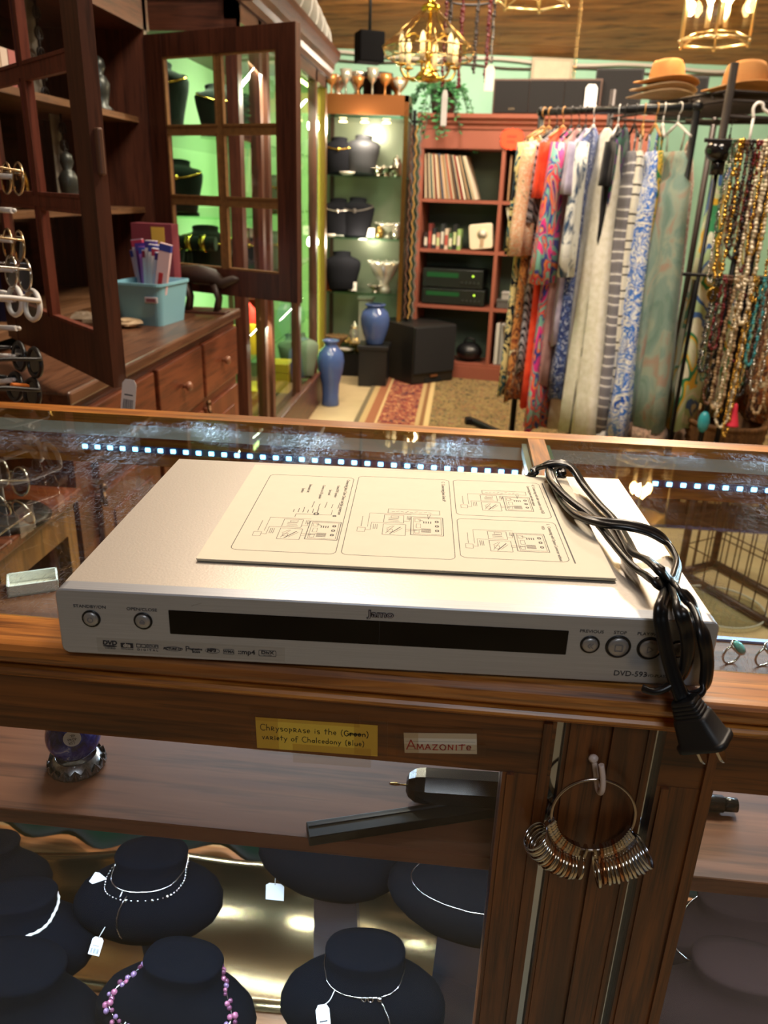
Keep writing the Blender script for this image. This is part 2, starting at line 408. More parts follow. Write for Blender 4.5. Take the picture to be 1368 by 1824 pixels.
# patterned rug
def mk_rug():
    m, nt, b, L = nmat('persian_rug')
    mp = coords(nt); sx = nt.nodes.new('ShaderNodeSeparateXYZ'); L.new(mp.outputs[0], sx.inputs[0])
    n = noise(nt, mp, 26, 3, .6, 1.5)
    field = ramp(nt, [(.28, '#34342c'), (.40, '#6a5a3a'), (.47, '#8f7c50'), (.55, '#7a4433'), (.60, '#4f5a48'), (.66, '#9a875a')], 'CONSTANT'); L.new(n.outputs['Fac'], field.inputs[0])
    n2 = noise(nt, mp, 34, 3, .6, 1.5)
    bord = ramp(nt, [(.28, '#2b2f3a'), (.42, '#7c3b30'), (.52, '#8e4a3a'), (.58, '#c29a6a'), (.66, '#7c3b30')], 'CONSTANT'); L.new(n2.outputs['Fac'], bord.inputs[0])
    band = ramp(nt, [(0, '#6b5f4a'), (.02, '#a98f64'), (.05, '#8b5a40'), (.09, '#b79c6e'), (.105, (0, 0, 0, 0)), (.27, '#a98f64'), (.29, '#7c5a3c'), (.31, '#bba272'), (.335, (0, 0, 0, 0))], 'CONSTANT')
    mr = nt.nodes.new('ShaderNodeMath'); mr.operation = 'MULTIPLY'; mr.inputs[1].default_value = .75; L.new(sx.outputs[0], mr.inputs[0]); L.new(mr.outputs[0], band.inputs[0])
    gt = nt.nodes.new('ShaderNodeMath'); gt.operation = 'GREATER_THAN'; gt.inputs[1].default_value = .4; L.new(sx.outputs[0], gt.inputs[0])
    m1 = nt.nodes.new('ShaderNodeMixRGB'); L.new(gt.outputs[0], m1.inputs[0]); L.new(bord.outputs[0], m1.inputs[1]); L.new(field.outputs[0], m1.inputs[2])
    m2 = nt.nodes.new('ShaderNodeMixRGB'); L.new(band.outputs['Alpha'], m2.inputs[0]); L.new(m1.outputs[0], m2.inputs[1]); L.new(band.outputs[0], m2.inputs[2])
    L.new(m2.outputs[0], b.inputs['Base Color']); b.inputs['Roughness'].default_value = .95; b.inputs['Specular IOR Level'].default_value = .1
    return m
R0 = atz(638, 748, 0)
o = MB().bb((R0.x - .02, 3.2, 0.0), (2.2, 5.98, .009), .003).build('patterned_rug', mk_rug(), loc=(R0.x - .02, 3.2, 0.0))
tag(o, 'worn oriental rug with red floral border on the beige floor', 'rug')
# ------------------------------------------------------------------ the glass display case (counter)
XL, XR = -1.25, 1.45
CT = .98
case = thing('display_case', 'long oak and glass jewellery display case used as the counter', 'display case', (.1, .75, 0))
def extr(prof, x0, x1, name, mat, parent=case):     # prof (y,z) along X
    n = len(prof)
    return MB().prism([(x0, y, z) for y, z in prof], (x0, 0, 0), (x1, 0, 0)).build(name, mat, parent)
nose = [(.485, CT), (.4535, CT), (.4488, .9788), (.4455, .9760), (.4440, .9720), (.4448, .9680), (.4478, .9650), (.4518, .9640), (.4522, .9612),
        (.4480, .9606), (.4462, .9588), (.4462, .9566), (.4480, .9546), (.4528, .9538), (.4528, .9505), (.498, .9505), (.498, .9730), (.485, .9730)]
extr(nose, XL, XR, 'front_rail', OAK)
extr([(1.066, CT), (1.034, CT), (1.034, .966), (1.040, .966), (1.040, .905), (1.066, .905)], XL, XR, 'back_rail', OAK)
ALU = plain('grey_track', '#e4e8e2', .6)
extr([(1.0335, .966), (1.0335, .9485), (1.040, .9485), (1.040, .966)], XL + .05, XR - .05, 'door_track', ALU)
MB().bb((.1015, .485, .958), (.1235, 1.034, .9797)).build('top_divider', OAKV if False else wood('oak_depth', '#b9772f', '#8f5521', '#5a3113', 1, 1.0, .36, .35), case)
for a, bx in ((XL + .04, .1012), (.1238, XR - .04)):
    MB().bb((a, .4853, .9735), (bx, 1.0337, .9797)).build('top_pane', GLASST, case)
    # ground edges of the plate glass
    g = MB(); g.bb((a, .4851, .9736), (bx, .4853, .9796))
    g.build('pane_edge', GEDGE, case)
MB().bb((.124, .49, .962), (.131, 1.03, .9732)).build('pane_edge', GEDGE, case)
MB().bb((.094, .49, .962), (.1008, 1.03, .9732)).build('pane_edge', plain('frosted_edge', '#6f7a76', .3), case)
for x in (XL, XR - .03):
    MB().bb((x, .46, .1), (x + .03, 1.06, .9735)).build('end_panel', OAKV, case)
# front doors: rail + stiles + pane
def fdoor(x0, x1, tag_side):
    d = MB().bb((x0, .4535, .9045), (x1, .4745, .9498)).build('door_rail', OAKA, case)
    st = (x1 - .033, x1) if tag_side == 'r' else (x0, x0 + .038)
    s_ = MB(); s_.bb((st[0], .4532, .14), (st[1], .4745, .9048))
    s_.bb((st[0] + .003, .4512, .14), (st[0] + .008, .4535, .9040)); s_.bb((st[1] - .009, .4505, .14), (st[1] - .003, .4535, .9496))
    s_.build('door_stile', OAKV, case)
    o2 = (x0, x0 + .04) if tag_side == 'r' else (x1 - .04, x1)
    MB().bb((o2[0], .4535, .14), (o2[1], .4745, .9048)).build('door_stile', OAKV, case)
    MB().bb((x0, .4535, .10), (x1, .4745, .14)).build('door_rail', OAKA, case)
    a, c = (o2[1], st[0]) if tag_side == 'r' else (st[1], o2[0])
    MB().bb((a, .461, .14), (c, .466, .9045)).build('front_pane', GLASS, case)
fdoor(-1.2, .084, 'r'); fdoor(.1565, 1.42, 'l')
MIR = plain('mirror_strip', '#aeb8c4', .08, 1.0)
for a in (.0843, .1512): MB().bb((a, .462, .14), (a + .0062, .470, .9495)).build('track_strip', MIR, case)
p_ = MB(); p_.bb((.0908, .4565, .1), (.1190, .492, .9500)); p_.bb((.1225, .4565, .1), (.1510, .492, .9500)); p_.bb((.1185, .460, .1), (.123, .492, .9500))
p_.bb((.0935, .4548, .1), (.0965, .457, .9500)); p_.bb((.1455, .4548, .1), (.1485, .457, .9500))
p_.build('centre_post', OAKV, case)
MB().bb((XL + .03, .50, 0), (XR - .03, 1.05, .1)).build('plinth', DARKWX, case)
SHZ = .790
MB().bb((XL + .03, .490, SHZ - .015), (XR - .03, .872, SHZ), .0015).build('shelf', CHERRY, case)
DKZ = .20
DECK = wood('deck_boards', '#b98a58', '#96663c', '#6b4226', 0, .35, .25, .5, .4)
MB().bb((XL + .03, .476, DKZ - .02), (XR - .03, 1.045, DKZ)).build('deck', DECK, case)
for a, c in ((XL + .03, .1), (.125, XR - .03)):
    MB().bb((a, 1.046, DKZ), (c, 1.050, .905)).build('back_pane', GLASS, case)
MB().bb((.098, .49, .2), (.127, .52, .95)).build('inner_post', OAKV, case)
MB().bb((.098, 1.0, .2), (.127, 1.04, .945)).build('inner_post', OAKV, case)

# satin gold cove sheet at the back of the case floor, one in each bay
GSH = plain('satin_gold_sheet', '#d2b684', .19, 1.0, var=.12, vscale=6)
def cove(x0, x1, name, lab):
    def fn(u, v):
        x = x0 + (x1 - x0) * u; r = .17 - .05 * (2 * u - 1) ** 2
        a = v * PI * .46
        return (x, .925 - r + r * math.sin(a) - .03 * (2 * u - 1) ** 2, DKZ + .002 + r * (1 - math.cos(a)) * .70 + .004 * math.sin(u * 21) * v)
    b = MB().grid(fn, 30, 12); o = b.build(name, GSH, loc=((x0 + x1) / 2, .9, DKZ))
    md = o.modifiers.new('thickness', 'SOLIDIFY'); md.thickness = .0015
    return tag(o, lab, 'sheet')
cove(-.72, .085, 'gold_sheet', 'curved satin gold sheet behind the busts in the case')
cove(.14, .95, 'gold_sheet', 'curved satin gold sheet behind the centre post in the other bay')
# dark green velvet hung over the back of the lower case
GV = plain('green_velvet', '#0e5238', .85, 0, .15, .35, 14, sheen=.1)
def drape(x0, x1, lab):
    def fn(u, v):
        x = x0 + (x1 - x0) * u
        return (x, 1.025 + .012 * math.sin(u * 60) * (1 - v * .5) + .008 * math.sin(u * 23 + v * 4), .21 + .34 * v)
    o = MB().grid(fn, 90, 8).build('velvet_drape', GV, loc=((x0 + x1) / 2, 1.025, .21))
    md = o.modifiers.new('thickness', 'SOLIDIFY'); md.thickness = .002
    return tag(o, lab, 'drape')
drape(-1.2, .09, 'dark green velvet drape behind the busts in the case')
drape(.135, 1.4, 'dark green velvet drape at the back of the other bay')

# LED strips
LEDM = plain('led_cool_white', '#dff2ff', .3, emit='#7fd0ff', es=5)
TAPE = plain('led_tape', '#20345a', .4)
def strip(name, x0, x1, y, z, step, lab, power, face=(0, -.6, -.8)):
    t = thing(name, lab, 'light', ((x0 + x1) / 2, y, z))
    MB().bb((x0 - .004, y + .0004, z - .005), (x1 + .004, y + .0016, z + .005)).build('tape', TAPE, t)
    proto = None; x = x0; c = WM[t].translation
    while x < x1:
        if proto is None:
            proto = MB().box((0, 0, 0), (.0075, .0026, .0062), None, .0010).build('led', LEDM, t, False)
            q = proto
        else:
            q = proto.copy(); COL.objects.link(q); q.parent = t
        q.location = (x - c.x, -.0008, 0); x += step
    l = D.lights.new(name + '_light', 'AREA'); l.shape = 'RECTANGLE'; l.size = x1 - x0; l.size_y = .006; l.energy = power; l.color = (.62, .82, 1.0)
    lo = D.objects.new(name + '_light', l); COL.objects.link(lo); lo.location = ((x0 + x1) / 2, y - .004, z)
    lo.rotation_euler = Vector(face).normalized().to_track_quat('-Z', 'Y').to_euler()
    return t
strip('led_strip', -.515, .09, 1.0305, .932, .0183, 'cool white LED strip under the back rail of the case', 2.6, (0, -.95, -.05))
strip('led_strip', .276, .72, 1.0305, .9285, .0183, 'cool white LED strip under the back rail, beyond the divider', 1.9, (0, -.95, -.05))
strip('led_strip', -.60, .08, .5300, .7690, .0183, 'cool white LED strip under the wooden shelf above the busts', 5.0, (0, .55, -.83))
strip('led_strip', .20, .80, .5300, .7690, .0183, 'cool white LED strip under the shelf beyond the centre post', 4.5, (0, .55, -.83))
# ------------------------------------------------------------------ DVD player (local: x along the face, y to the back, z up; metres)
def brushed(name, col, axis, rough=.34, metal=.85):
    m, nt, b, L = nmat(name); k = [1400.0] * 3; k[axis] = 12
    mp = coords(nt, tuple(k)); n = noise(nt, mp, 1, 2)
    r = ramp(nt, [(.3, tuple(c * .86 for c in lin(col)[:3]) + (1,)), (.7, lin(col))]); L.new(n.outputs['Fac'], r.inputs[0]); L.new(r.outputs[0], b.inputs['Base Color'])
    b.inputs['Metallic'].default_value = metal; b.inputs['Roughness'].default_value = rough
    bp = nt.nodes.new('ShaderNodeBump'); bp.inputs['Strength'].default_value = .04; bp.inputs['Distance'].default_value = .0004
    L.new(n.outputs['Fac'], bp.inputs['Height']); L.new(bp.outputs[0], b.inputs['Normal']); return m
FACE = brushed('brushed_aluminium', '#bcc1c9', 0, .36, .6)
TOPM = plain('satin_champagne_top', '#d5cdc2', .36, .55, .5, .06, 500, bump=.06)
PYAW = .0494
PLO = Vector((-.2515, .4383, .9828))
pl = thing('dvd_player', 'silver DVD player lying on the glass counter', 'DVD player', PLO, PYAW)
PW, PH, PD = .430, .0485, .2774
def rrect(x0, z0, x1, z1, r, k=5):
    out = []
    for cx, cz, a0 in ((x1 - r, z1 - r, 0), (x0 + r, z1 - r, 90), (x0 + r, z0 + r, 180), (x1 - r, z0 + r, 270)):
        for i in range(k + 1):
            a = math.radians(a0 + 90 * i / k); out.append((cx + r * math.cos(a), cz + r * math.sin(a)))
    return out
def plate(name, x0, z0, x1, z1, r, y0, y1, mat, parent, ch=.0008):
    rings = []
    for off, y in ((ch, y0), (0, y0 + ch), (0, y1)):
        rings.append([(x, y, z) for x, z in rrect(x0 + off, z0 + off, x1 - off, z1 - off, max(r - off, .0003))])
    return MB().rings(rings, False, True, False).build(name, mat, parent, False)
fp = plate('faceplate', 0, 0, PW, PH, .0055, 0, .012, FACE, pl, .0009)
body = MB(); prof = [(.012, .0012), (.012, PH - .0006), (PD - .0015, PH - .0006), (PD, PH - .002), (PD, .0012)]
body.prism([(.0025, y, z) for y, z in prof], (.0025, 0, 0), (PW - .0025, 0, 0)); body.build('top_cover', TOPM, pl, False)
for x in (.05, PW - .05):
    for y in (.04, PD - .04): MB().cyl((x, y, -.0028), (x, y, .0014), .012, n=16).build('foot', BLACKP, pl, False)
WIN = plain('display_window', '#020203', .06, 0, .25)
wn_ = plate('display_window', .0747, PH - .0295, .3355, PH - .0115, .0006, -.00035, .002, WIN, pl, .0003)
MB().bb((.2133, -.0004, PH - .0294), (.2136, 0, PH - .0116)).build('seam', plain('seam_grey', '#1d1e20', .5), pl, False)
BTN = plain('button_grey', '#a9a7a5', .36, .6); RING = plain('button_ring', '#0d0d0f', .35)
MK = plain('button_mark', '#77757a', .5)
Mface = lambda x, z, y=-.00012: frame((x, y, z), (1, 0, 0), (0, 0, 1))
def button(x, z, R, sym, lab):
    t = MB().lathe([(R * .80, -.0002), (R * .97, -.0004), (R, .0002), (R, .004)], (0, 0, 0), 32, M=Matrix.Rotation(-PI / 2, 3, 'X') @ Matrix.Diagonal((1, 1, -1)))
    rg = MB().lathe([(R, .003), (R, -.0003), (R * .97, -.0007), (R * .83, -.0007), (R * .80, .0006)], (0, 0, 0), 32)
    M = Matrix(((1, 0, 0), (0, 0, 1), (0, -1, 0)))          # local z -> +y
    rg.v = [tuple(M @ Vector(p) + Vector((x, 0, z))) for p in rg.v]
    ro = rg.build('button_ring', RING, pl, False)
    cp = MB().lathe([(R * .80, .003), (R * .80, -.0008), (R * .74, -.0015), (R * .5, -.0019), (R * .02, -.0021)], (0, 0, 0), 32)
    cp.v = [tuple(M @ Vector(p) + Vector((x, 0, z))) for p in cp.v]
    bo = cp.build('button', BTN, pl, False)
    s = MB(); y = -.0023; h = R * .28
    def line(pts, w=.0003, closed=False):
        q = pts + [pts[0]] if closed else pts
        for a, c in zip(q[:-1], q[1:]):
            a = Vector((a[0], a[1])); c = Vector((c[0], c[1])); d = (c - a); nn = Vector((-d.y, d.x)).normalized() * w
            s.add([(x + p.x, y, z + p.y) for p in (a + nn, c + nn, c - nn, a - nn)], [(0, 1, 2, 3)])
    if sym == 'square': line([(-h, -h), (h, -h), (h, h), (-h, h)], closed=True)
    if sym == 'power': line([(h * math.sin(a * .5), h * math.cos(a * .5)) for a in range(13)], closed=False)
    if sym == 'eject': line([(-h, 0), (h, 0), (0, h)], closed=True); line([(-h, -h * .6), (h, -h * .6)])
    if sym == 'prev': line([(h, h), (0, 0), (h, -h)]); line([(0, h), (-h, 0), (0, -h)])
    if sym == 'play': line([(-h * .8, h), (-h * .8, -h), (h * .8, 0)], closed=True)
    s.build('button_mark', MK, bo, False)
button(.0226, PH - .0210, .0063, 'power', '')
button(.0573, PH - .0207, .0063, 'eject', '')
button(.3500, PH - .0208, .0064, 'prev', '')
button(.3682, PH - .0213, .0083, 'square', '')
button(.3884, PH - .0213, .0083, 'play', '')
button(.4065, PH - .0208, .0064, 'prev', '')
for s_, x, z in (('STANDBY/ON', .0224, -.0121), ('OPEN/CLOSE', .0571, -.0122), ('PREVIOUS', .3500, -.0112), ('STOP', .3682, -.0110), ('PLAY/PAUSE', .3884, -.0110)):
    text(s_, .0031, INK, fp, Mface(x, PH + z), sx=1.12, bold=.00003)
text('DVD-593', .0056, INK, fp, Mface(.3790, PH - .0414), bold=.00004)
text('DVD-PLAYER', .0030, INK, fp, Mface(.3965, PH - .0420))
# maker's badge
text('Jamo', .0066, plain('badge_dark', '#120c10', .5), fp, Mface(.2140, PH - .0066, -.0002), sx=1.25, bold=.00034, ex=.0001)
text('Jamo', .0066, plain('badge_light', '#b8aeb0', .3), fp, Mface(.2140, PH - .0066, -.00035), sx=1.25, bold=-.00014, ex=.0001)
# row of format marks on a clear sticker
MB().bb((.0245, -.00006, PH - .0462), (.1510, .00002, PH - .0352)).build('clear_sticker', glass('sticker_film', '#f6f6f6', 1.6, .35), fp, False)
def mark(s, x, z, size, **k): text(s, size, INK, fp, Mface(x, PH + z, -.0002), **k)
def outline(x0, z0, x1, z1, r=.0006, w=.00028, fill=False, ell=False):
    b = MB(); y = -.00018
    if ell: o = [((x0 + x1) / 2 + (x1 - x0) / 2 * math.cos(a * PI / 14), (z0 + z1) / 2 + (z1 - z0) / 2 * math.sin(a * PI / 14)) for a in range(28)]
    else: o = rrect(x0, z0, x1, z1, r, 3)
    if fill: b.add([(x, y, PH + z) for x, z in o], [tuple(range(len(o)))])
    else:
        cx, cz = (x0 + x1) / 2, (z0 + z1) / 2
        fx = 1 - 2 * w / (x1 - x0); fz = 1 - 2 * w / (z1 - z0); n = len(o)
        i_ = [(cx + (x - cx) * fx, cz + (z - cz) * fz) for x, z in o]
        b.add([(x, y, PH + z) for x, z in o + i_], [(k, (k + 1) % n, n + (k + 1) % n, n + k) for k in range(n)])
    b.build('printed_mark', INK, fp, False)
WHT = plain('mark_knockout', '#bdbbb9', .4, .5)
mark('DVD', .0332, -.0389, .0044, sx=1.05, bold=.0002, shear=.1); outline(.0284, -.0420, .0380, -.0406, fill=True, ell=True); mark('VIDEO', .0332, -.0430, .0017, sx=1.5)
outline(.0405, -.0420, .0490, -.0383, .0003, fill=True); text('dts', .0040, WHT, fp, Mface(.0447, PH - .0401, -.0003), bold=.0002); mark('DIGITAL SOUND', .0447, -.0430, .0011)
outline(.0511, -.0412, .0541, -.0384, .0002, .0004); outline(.0545, -.0412, .0575, -.0384, .0002, .0004); outline(.0580, -.0412, .0660, -.0384, .0002)
mark('DOLBY', .0620, -.0398, .0022, sx=1.15); mark('D I G I T A L', .0586, -.0429, .0022, sx=1.2)
outline(.0700, -.0426, .0822, -.0392, ell=True); mark('PICTURE CD', .0757, -.0409, .0023, shear=.25, bold=.0001)
mark('P', .0856, -.0404, .0058); mark('rogressive', .0910, -.0402, .0022, bold=.0001); mark('SCAN', .0914, -.0424, .0020, bold=.0001)
mark('MP3', .1018, -.0405, .0034, bold=.0002, shear=.15); outline(.0975, -.0428, .1075, -.0388, ell=True)
outline(.1098, -.0427, .1170, -.0389, .0003); mark('WMA', .1134, -.0408, .0027, bold=.00008)
mark('::mp4', .1254, -.0405, .0050, sx=1.05, bold=.0001)
outline(.1335, -.0428, .1453, -.0382, .0008); mark('DivX', .1394, -.0400, .0032, sx=1.25, bold=.0001); mark('U L T R A', .1394, -.0420, .0013)
MB().add([(.090, -.0001, PH - .0075), (.097, -.0001, PH - .0050), (.0972, -.0001, PH - .0052), (.0902, -.0001, PH - .0078)], [(0, 1, 2, 3)]).build('scuff', plain('scuff_grey', '#8f8a86', .6), fp, False)

# ------------------------------------------------------------------ instruction booklet on the player
bk = thing('instruction_booklet', 'open paper instruction booklet with wiring diagrams on the DVD player', 'booklet', M=WM[pl] @ Matrix.Translation((.0800, .0510, PH)))
BPAP = plain('booklet_paper', '#e9dfc8', .7, var=.03, vscale=60)
def leaf(z0, dz, dx, lift):
    b = MB()
    def fn(u, v): return (u * .295 + dx, v * .2105, z0 + lift * (u ** 3) * .6 + dz * 0)
    n, k = 14, 4; top = []; 
    vs = [Vector(fn(i / n, j / k)) for j in range(k + 1) for i in range(n + 1)]
    vs2 = [v + Vector((0, 0, -dz)) for v in vs]; m = len(vs)
    fs = [(j * (n + 1) + i, j * (n + 1) + i + 1, (j + 1) * (n + 1) + i + 1, (j + 1) * (n + 1) + i) for j in range(k) for i in range(n)]
    fs += [tuple(m + i for i in reversed(f)) for f in fs]
    rim = [i for i in range(n + 1)] + [(j + 1) * (n + 1) - 1 for j in range(1, k + 1)] + [k * (n + 1) + i for i in range(n - 1, -1, -1)] + [j * (n + 1) for j in range(k - 1, 0, -1)]
    fs += [(rim[i], rim[i - 1], m + rim[i - 1], m + rim[i]) for i in range(len(rim))]
    b.add(vs + vs2, fs, False); return b
leaf(.0010, .0007, .0006, .0010).build('under_leaf', plain('booklet_inner', '#cfc2a8', .8), bk, False)
lf = leaf(.0021, .0008, 0, .0014).build('top_leaf', BPAP, bk, False)
lz = lambda x: .0021 + .0014 * ((x / .295) ** 3) * .6 + .00006
PB = MB()      # printed lines
def pline(pts, w=.00022, closed=False):
    q = list(pts) + ([pts[0]] if closed else [])
    for a, c in zip(q[:-1], q[1:]):
        a = Vector(a); c = Vector(c); d = c - a
        if d.length < 1e-6: continue
        nn = Vector((-d.y, d.x)).normalized() * w; k = max(1, int(abs(d.x) / .02))
        for i in range(k):
            p, r_ = a + d * (i / k), a + d * ((i + 1) / k)
            PB.add([(t.x, t.y, lz(t.x)) for t in (p - nn, r_ - nn, r_ + nn, p + nn)], [(0, 1, 2, 3)])
def prr(x0, y0, x1, y1, r=.005, w=.00025): pline(rrect(x0, y0, x1, y1, r, 4), w, True)
def L_(x, y): return (x - .080, y - .051)          # player-local mm table -> booklet-local
def prect(x0, y0, x1, y1, w=.00018): pline([(x0, y0), (x1, y0), (x1, y1), (x0, y1)], w, True)
for a, c, d, e in ((.1000, .0690, .1770, .2360), (.1810, .0695, .2640, .2420), (.2680, .1570, .3465, .2430), (.2680, .0740, .3470, .1490)):
    p0, p1 = L_(a, c), L_(d, e); prr(p0[0], p0[1], p1[0], p1[1])
pline([L_(.3505, .0722), L_(.3500, .2435)], .00055)
def circuit(ox, oy, s, call=True, ant=True):
    """one wiring sketch seen sideways: board to the right, two boxes in the middle, terminals left"""
    R_ = lambda x0, y0, x1, y1, w=.00016: prect(ox + x0 * s, oy + y0 * s, ox + x1 * s, oy + y1 * s, w)
    Ln = lambda *p, w=.00016: pline([(ox + x * s, oy + y * s) for x, y in p], w)
    R_(.047, .010, .072, .046, .0003); R_(.049, .012, .0705, .044)
    for k in range(5): Ln((.055, .016 + k * .0016), (.0625, .016 + k * .0016), w=.00035)
    for k in range(4): Ln((.057 + k * .0018, .0335), (.057 + k * .0018, .0375), w=.0004)
    for k in range(3): R_(.0662, .018 + k * .009, .0682, .021 + k * .009, .0005)
    R_(.051, .024, .0545, .032); R_(.050, .014, .0535, .020); R_(.050, .036, .054, .042)
    Ln((.0525, .0405), (.0565, .038), w=.0003); Ln((.049, .018), (.055, .021), w=.0003)
    R_(.0255, .032, .041, .048, .0002); Ln((.029, .035), (.038, .035)); Ln((.029, .038), (.037, .038), w=.0003); Ln((.029, .041), (.037, .041), w=.0003); R_(.031, .0425, .037, .046)
    R_(.0255, .008, .043, .029, .0002); Ln((.028, .011), (.034, .026)); Ln((.031, .010), (.039, .024), w=.0004); Ln((.034, .012), (.0405, .022)); Ln((.028, .020), (.033, .026)); R_(.029, .014, .033, .019)
    Ln((.041, .036), (.0455, .036), (.0455, .042), (.047, .042)); Ln((.043, .016), (.051, .019)); Ln((.043, .020), (.0505, .0205))
    for k in range(3): Ln((.0438 + k * .0012, .0395), (.0438 + k * .0012, .047), w=.0002)
    Ln((.0255, .031), (.016, .031), (.016, .016), (.012, .016)); R_(.006, .012, .012, .020)
    for k in range(3): Ln((.018 + k * .0014, .018), (.018 + k * .0014, .028), w=.0002)
    Ln((.0085, .022), (.0085, .043), w=.0002); Ln((.0135, .022), (.0135, .050), (.047, .0505))
    if call:
        R_(.028, .052, .070, .061, .0002); Ln((.060, .052), (.0605, .042), (.0625, .052), w=.0002)
        for k in range(9): Ln((.031 + k * .0037, .0545 + (k % 3) * .0008), (.0335 + k * .0037, .0552 + (k % 2) * .002), w=.0002)
    if ant:
        Ln((.033, .053), (.033, .060), (.062, .061), (.062, .072), w=.0002)
        for k in range(6): Ln((.030 + k * .004, .064), (.030 + k * .004, .064 + .006 + (k % 3) * .003), w=.00028)
        for k in range(5): Ln((.044 + k * .0055, .076), (.0445 + k * .0055, .090 - (k % 2) * .005), w=.00025)
        R_(.048, .060, .051, .064, .0007); R_(.064, .058, .066, .060, .0006)
a = L_(.1030, .0800); circuit(a[0] + .002, a[1] + .004, .98, False, True)
a = L_(.1850, .0950); circuit(a[0] - .002, a[1] + .006, 1.02, True, False)
a = L_(.2700, .1600); circuit(a[0] - .003, a[1] + .002, .92, True, False)
a = L_(.2700, .0760); circuit(a[0] - .003, a[1] + .004, .94, False, False)
PB.build('printed_diagrams', INK, lf, False)
def btext(s, x, y, size, al='LEFT'):
    p = L_(x, y); text(s, size, INK, lf, frame((p[0], p[1], lz(p[0]) + .00005), (0, -1, 0), (1, 0, 0)), 'printed_text', al, .00001)
btext('Connecting Jamo Cube Choice and the powerson', .1722, .2300, .0042)
btext('C.  Connecting Jamo Sonic iP', .2585, .2360, .0042)
btext('4.2  Connecting with older monitor array RGB', .3405, .2380, .0037)
btext('Connecting Jamo with video output', .3355, .2340, .0034)
btext('5.   Connecting with Option Converter without', .3410, .1450, .0036); btext('VCR', .3360, .1400, .0036)
btext('Connection Examples', .3570, .2430, .0042)
for s_, x, y in (('Center/DVD speaker', .1650, .2140), ('Surround', .1590, .2020), ('Connect to LFE speaker', .1520, .2130), ('Subwoofer left', .1400, .2140), ('Speaker', .1350, .2030)):
    btext(s_, x, y, .0035)
# ------------------------------------------------------------------ power cord lying over the player's front corner
ZP = PLO.z + PH
def zc(x, y, h=None, Y=None):
    px, py = 950 + x / 3.273, 750 + y / 3.273
    return atz(px, py, ZP + h) if Y is None else at(px, py, Y)
cord = thing('power_cord', 'black flat power cord coiled over the right front corner of the DVD player', 'power cord', (.165, .5, ZP))
CORD = plain('black_rubber', '#101012', .3, 0, .5)
fw, fh = .0046, .0021
prof = [(-fw, -fh * .4), (-fw * .8, -fh), (-fw * .2, -fh), (0, -fh * .86), (fw * .2, -fh), (fw * .8, -fh), (fw, -fh * .4), (fw, fh * .4), (fw * .8, fh), (fw * .2, fh), (0, fh * .86), (-fw * .2, fh), (-fw * .8, fh), (-fw, fh * .4)]
cb = MB()
def strand(pts, ups):
    sp = spline(pts, 7); m = len(pts) - 1; up_ = []
    for i in range(len(sp)):
        t = i / 7; k = min(int(t), m - 1); f = t - k
        up_.append((Vector(ups[k]).normalized() * (1 - f) + Vector(ups[k + 1]).normalized() * f).normalized())
    cb.sweep(sp, prof, up_)
TOPU = (0.1, -.35, .9); FRU = (.15, -1, .25)
p1 = [atz(925, 868, .995), zc(-15, 318, .001), zc(20, 282, .008), zc(75, 256, .015), zc(150, 246, .018), zc(225, 275, .015), zc(295, 375, .007), zc(375, 475, .005), zc(470, 575, .004), zc(540, 690, .004), zc(585, 770, .008), zc(655, 805, .013), zc(740, 870, .017),
      zc(800, 955, Y=.500), zc(850, 1090, Y=.452), zc(893, 1230, Y=.4475), zc(900, 1350, Y=.4465), zc(872, 1465, Y=.4450), zc(805, 1535, Y=.4405), zc(715, 1578, Y=.4385), zc(640, 1560, Y=.442)]
strand(p1, [TOPU] * 5 + [(.5, -.2, .8)] * 4 + [(.3, -.4, .8)] * 4 + [(.5, -.5, .6), FRU, FRU, (.4, -1, 0), (.7, -.8, .2), (.5, -.5, -.8), (0, -.6, -.9), (-.5, -.5, -.8)])
p2 = [atz(1003, 868, .990), zc(165, 330, .000), zc(160, 285, .008), zc(125, 268, .011), zc(98, 292, .012), zc(108, 340, .012), zc(150, 400, .011), zc(225, 470, .010), zc(330, 550, .009), zc(400, 625, .009), zc(470, 720, .009), zc(560, 825, .010), zc(640, 892, .010), zc(715, 938, .013),
      zc(765, 985, Y=.497), zc(748, 1065, Y=.4545), zc(742, 1150, Y=.4465), zc(760, 1250, Y=.4440), zc(790, 1390, Y=.4420), zc(828, 1515, Y=.4390), zc(868, 1625, Y=.4350)]
strand(p2, [TOPU] * 6 + [(.5, -.3, .8)] * 4 + [(.6, -.3, .7)] * 4 + [(.5, -.7, .6), (.2, -1, .3), FRU, FRU, FRU, FRU, FRU])
p3 = [zc(108, 330, .002), zc(125, 385, .003), zc(180, 485, .006), zc(262, 547, .012), zc(400, 590, .016), zc(560, 610, .017), zc(700, 652, .013), zc(792, 725, .006), zc(840, 820, .0022), zc(826, 905, .0022), zc(815, 950, .004), zc(850, 985, .010),
      zc(925, 1075, Y=.475), zc(985, 1230, Y=.4520), zc(1013, 1390, Y=.4500), zc(1000, 1530, Y=.4470), zc(960, 1588, Y=.4430), zc(905, 1592, Y=.4420), zc(872, 1560, Y=.4460)]
strand(p3, [(.6, -.2, .7)] * 3 + [(.1, -.6, .8)] * 4 + [(.8, -.1, .6), (.9, 0, .45), (.9, -.1, .5), (.7, -.4, .6), (.6, -.5, .7), (.6, -.7, .4), (.4, -1, .1), (.4, -1, 0), (.4, -.8, -.4), (0, -.5, -.9), (-.4, -.4, -.8), (-.7, -.4, -.5)])
cb.build('cable', CORD, cord)
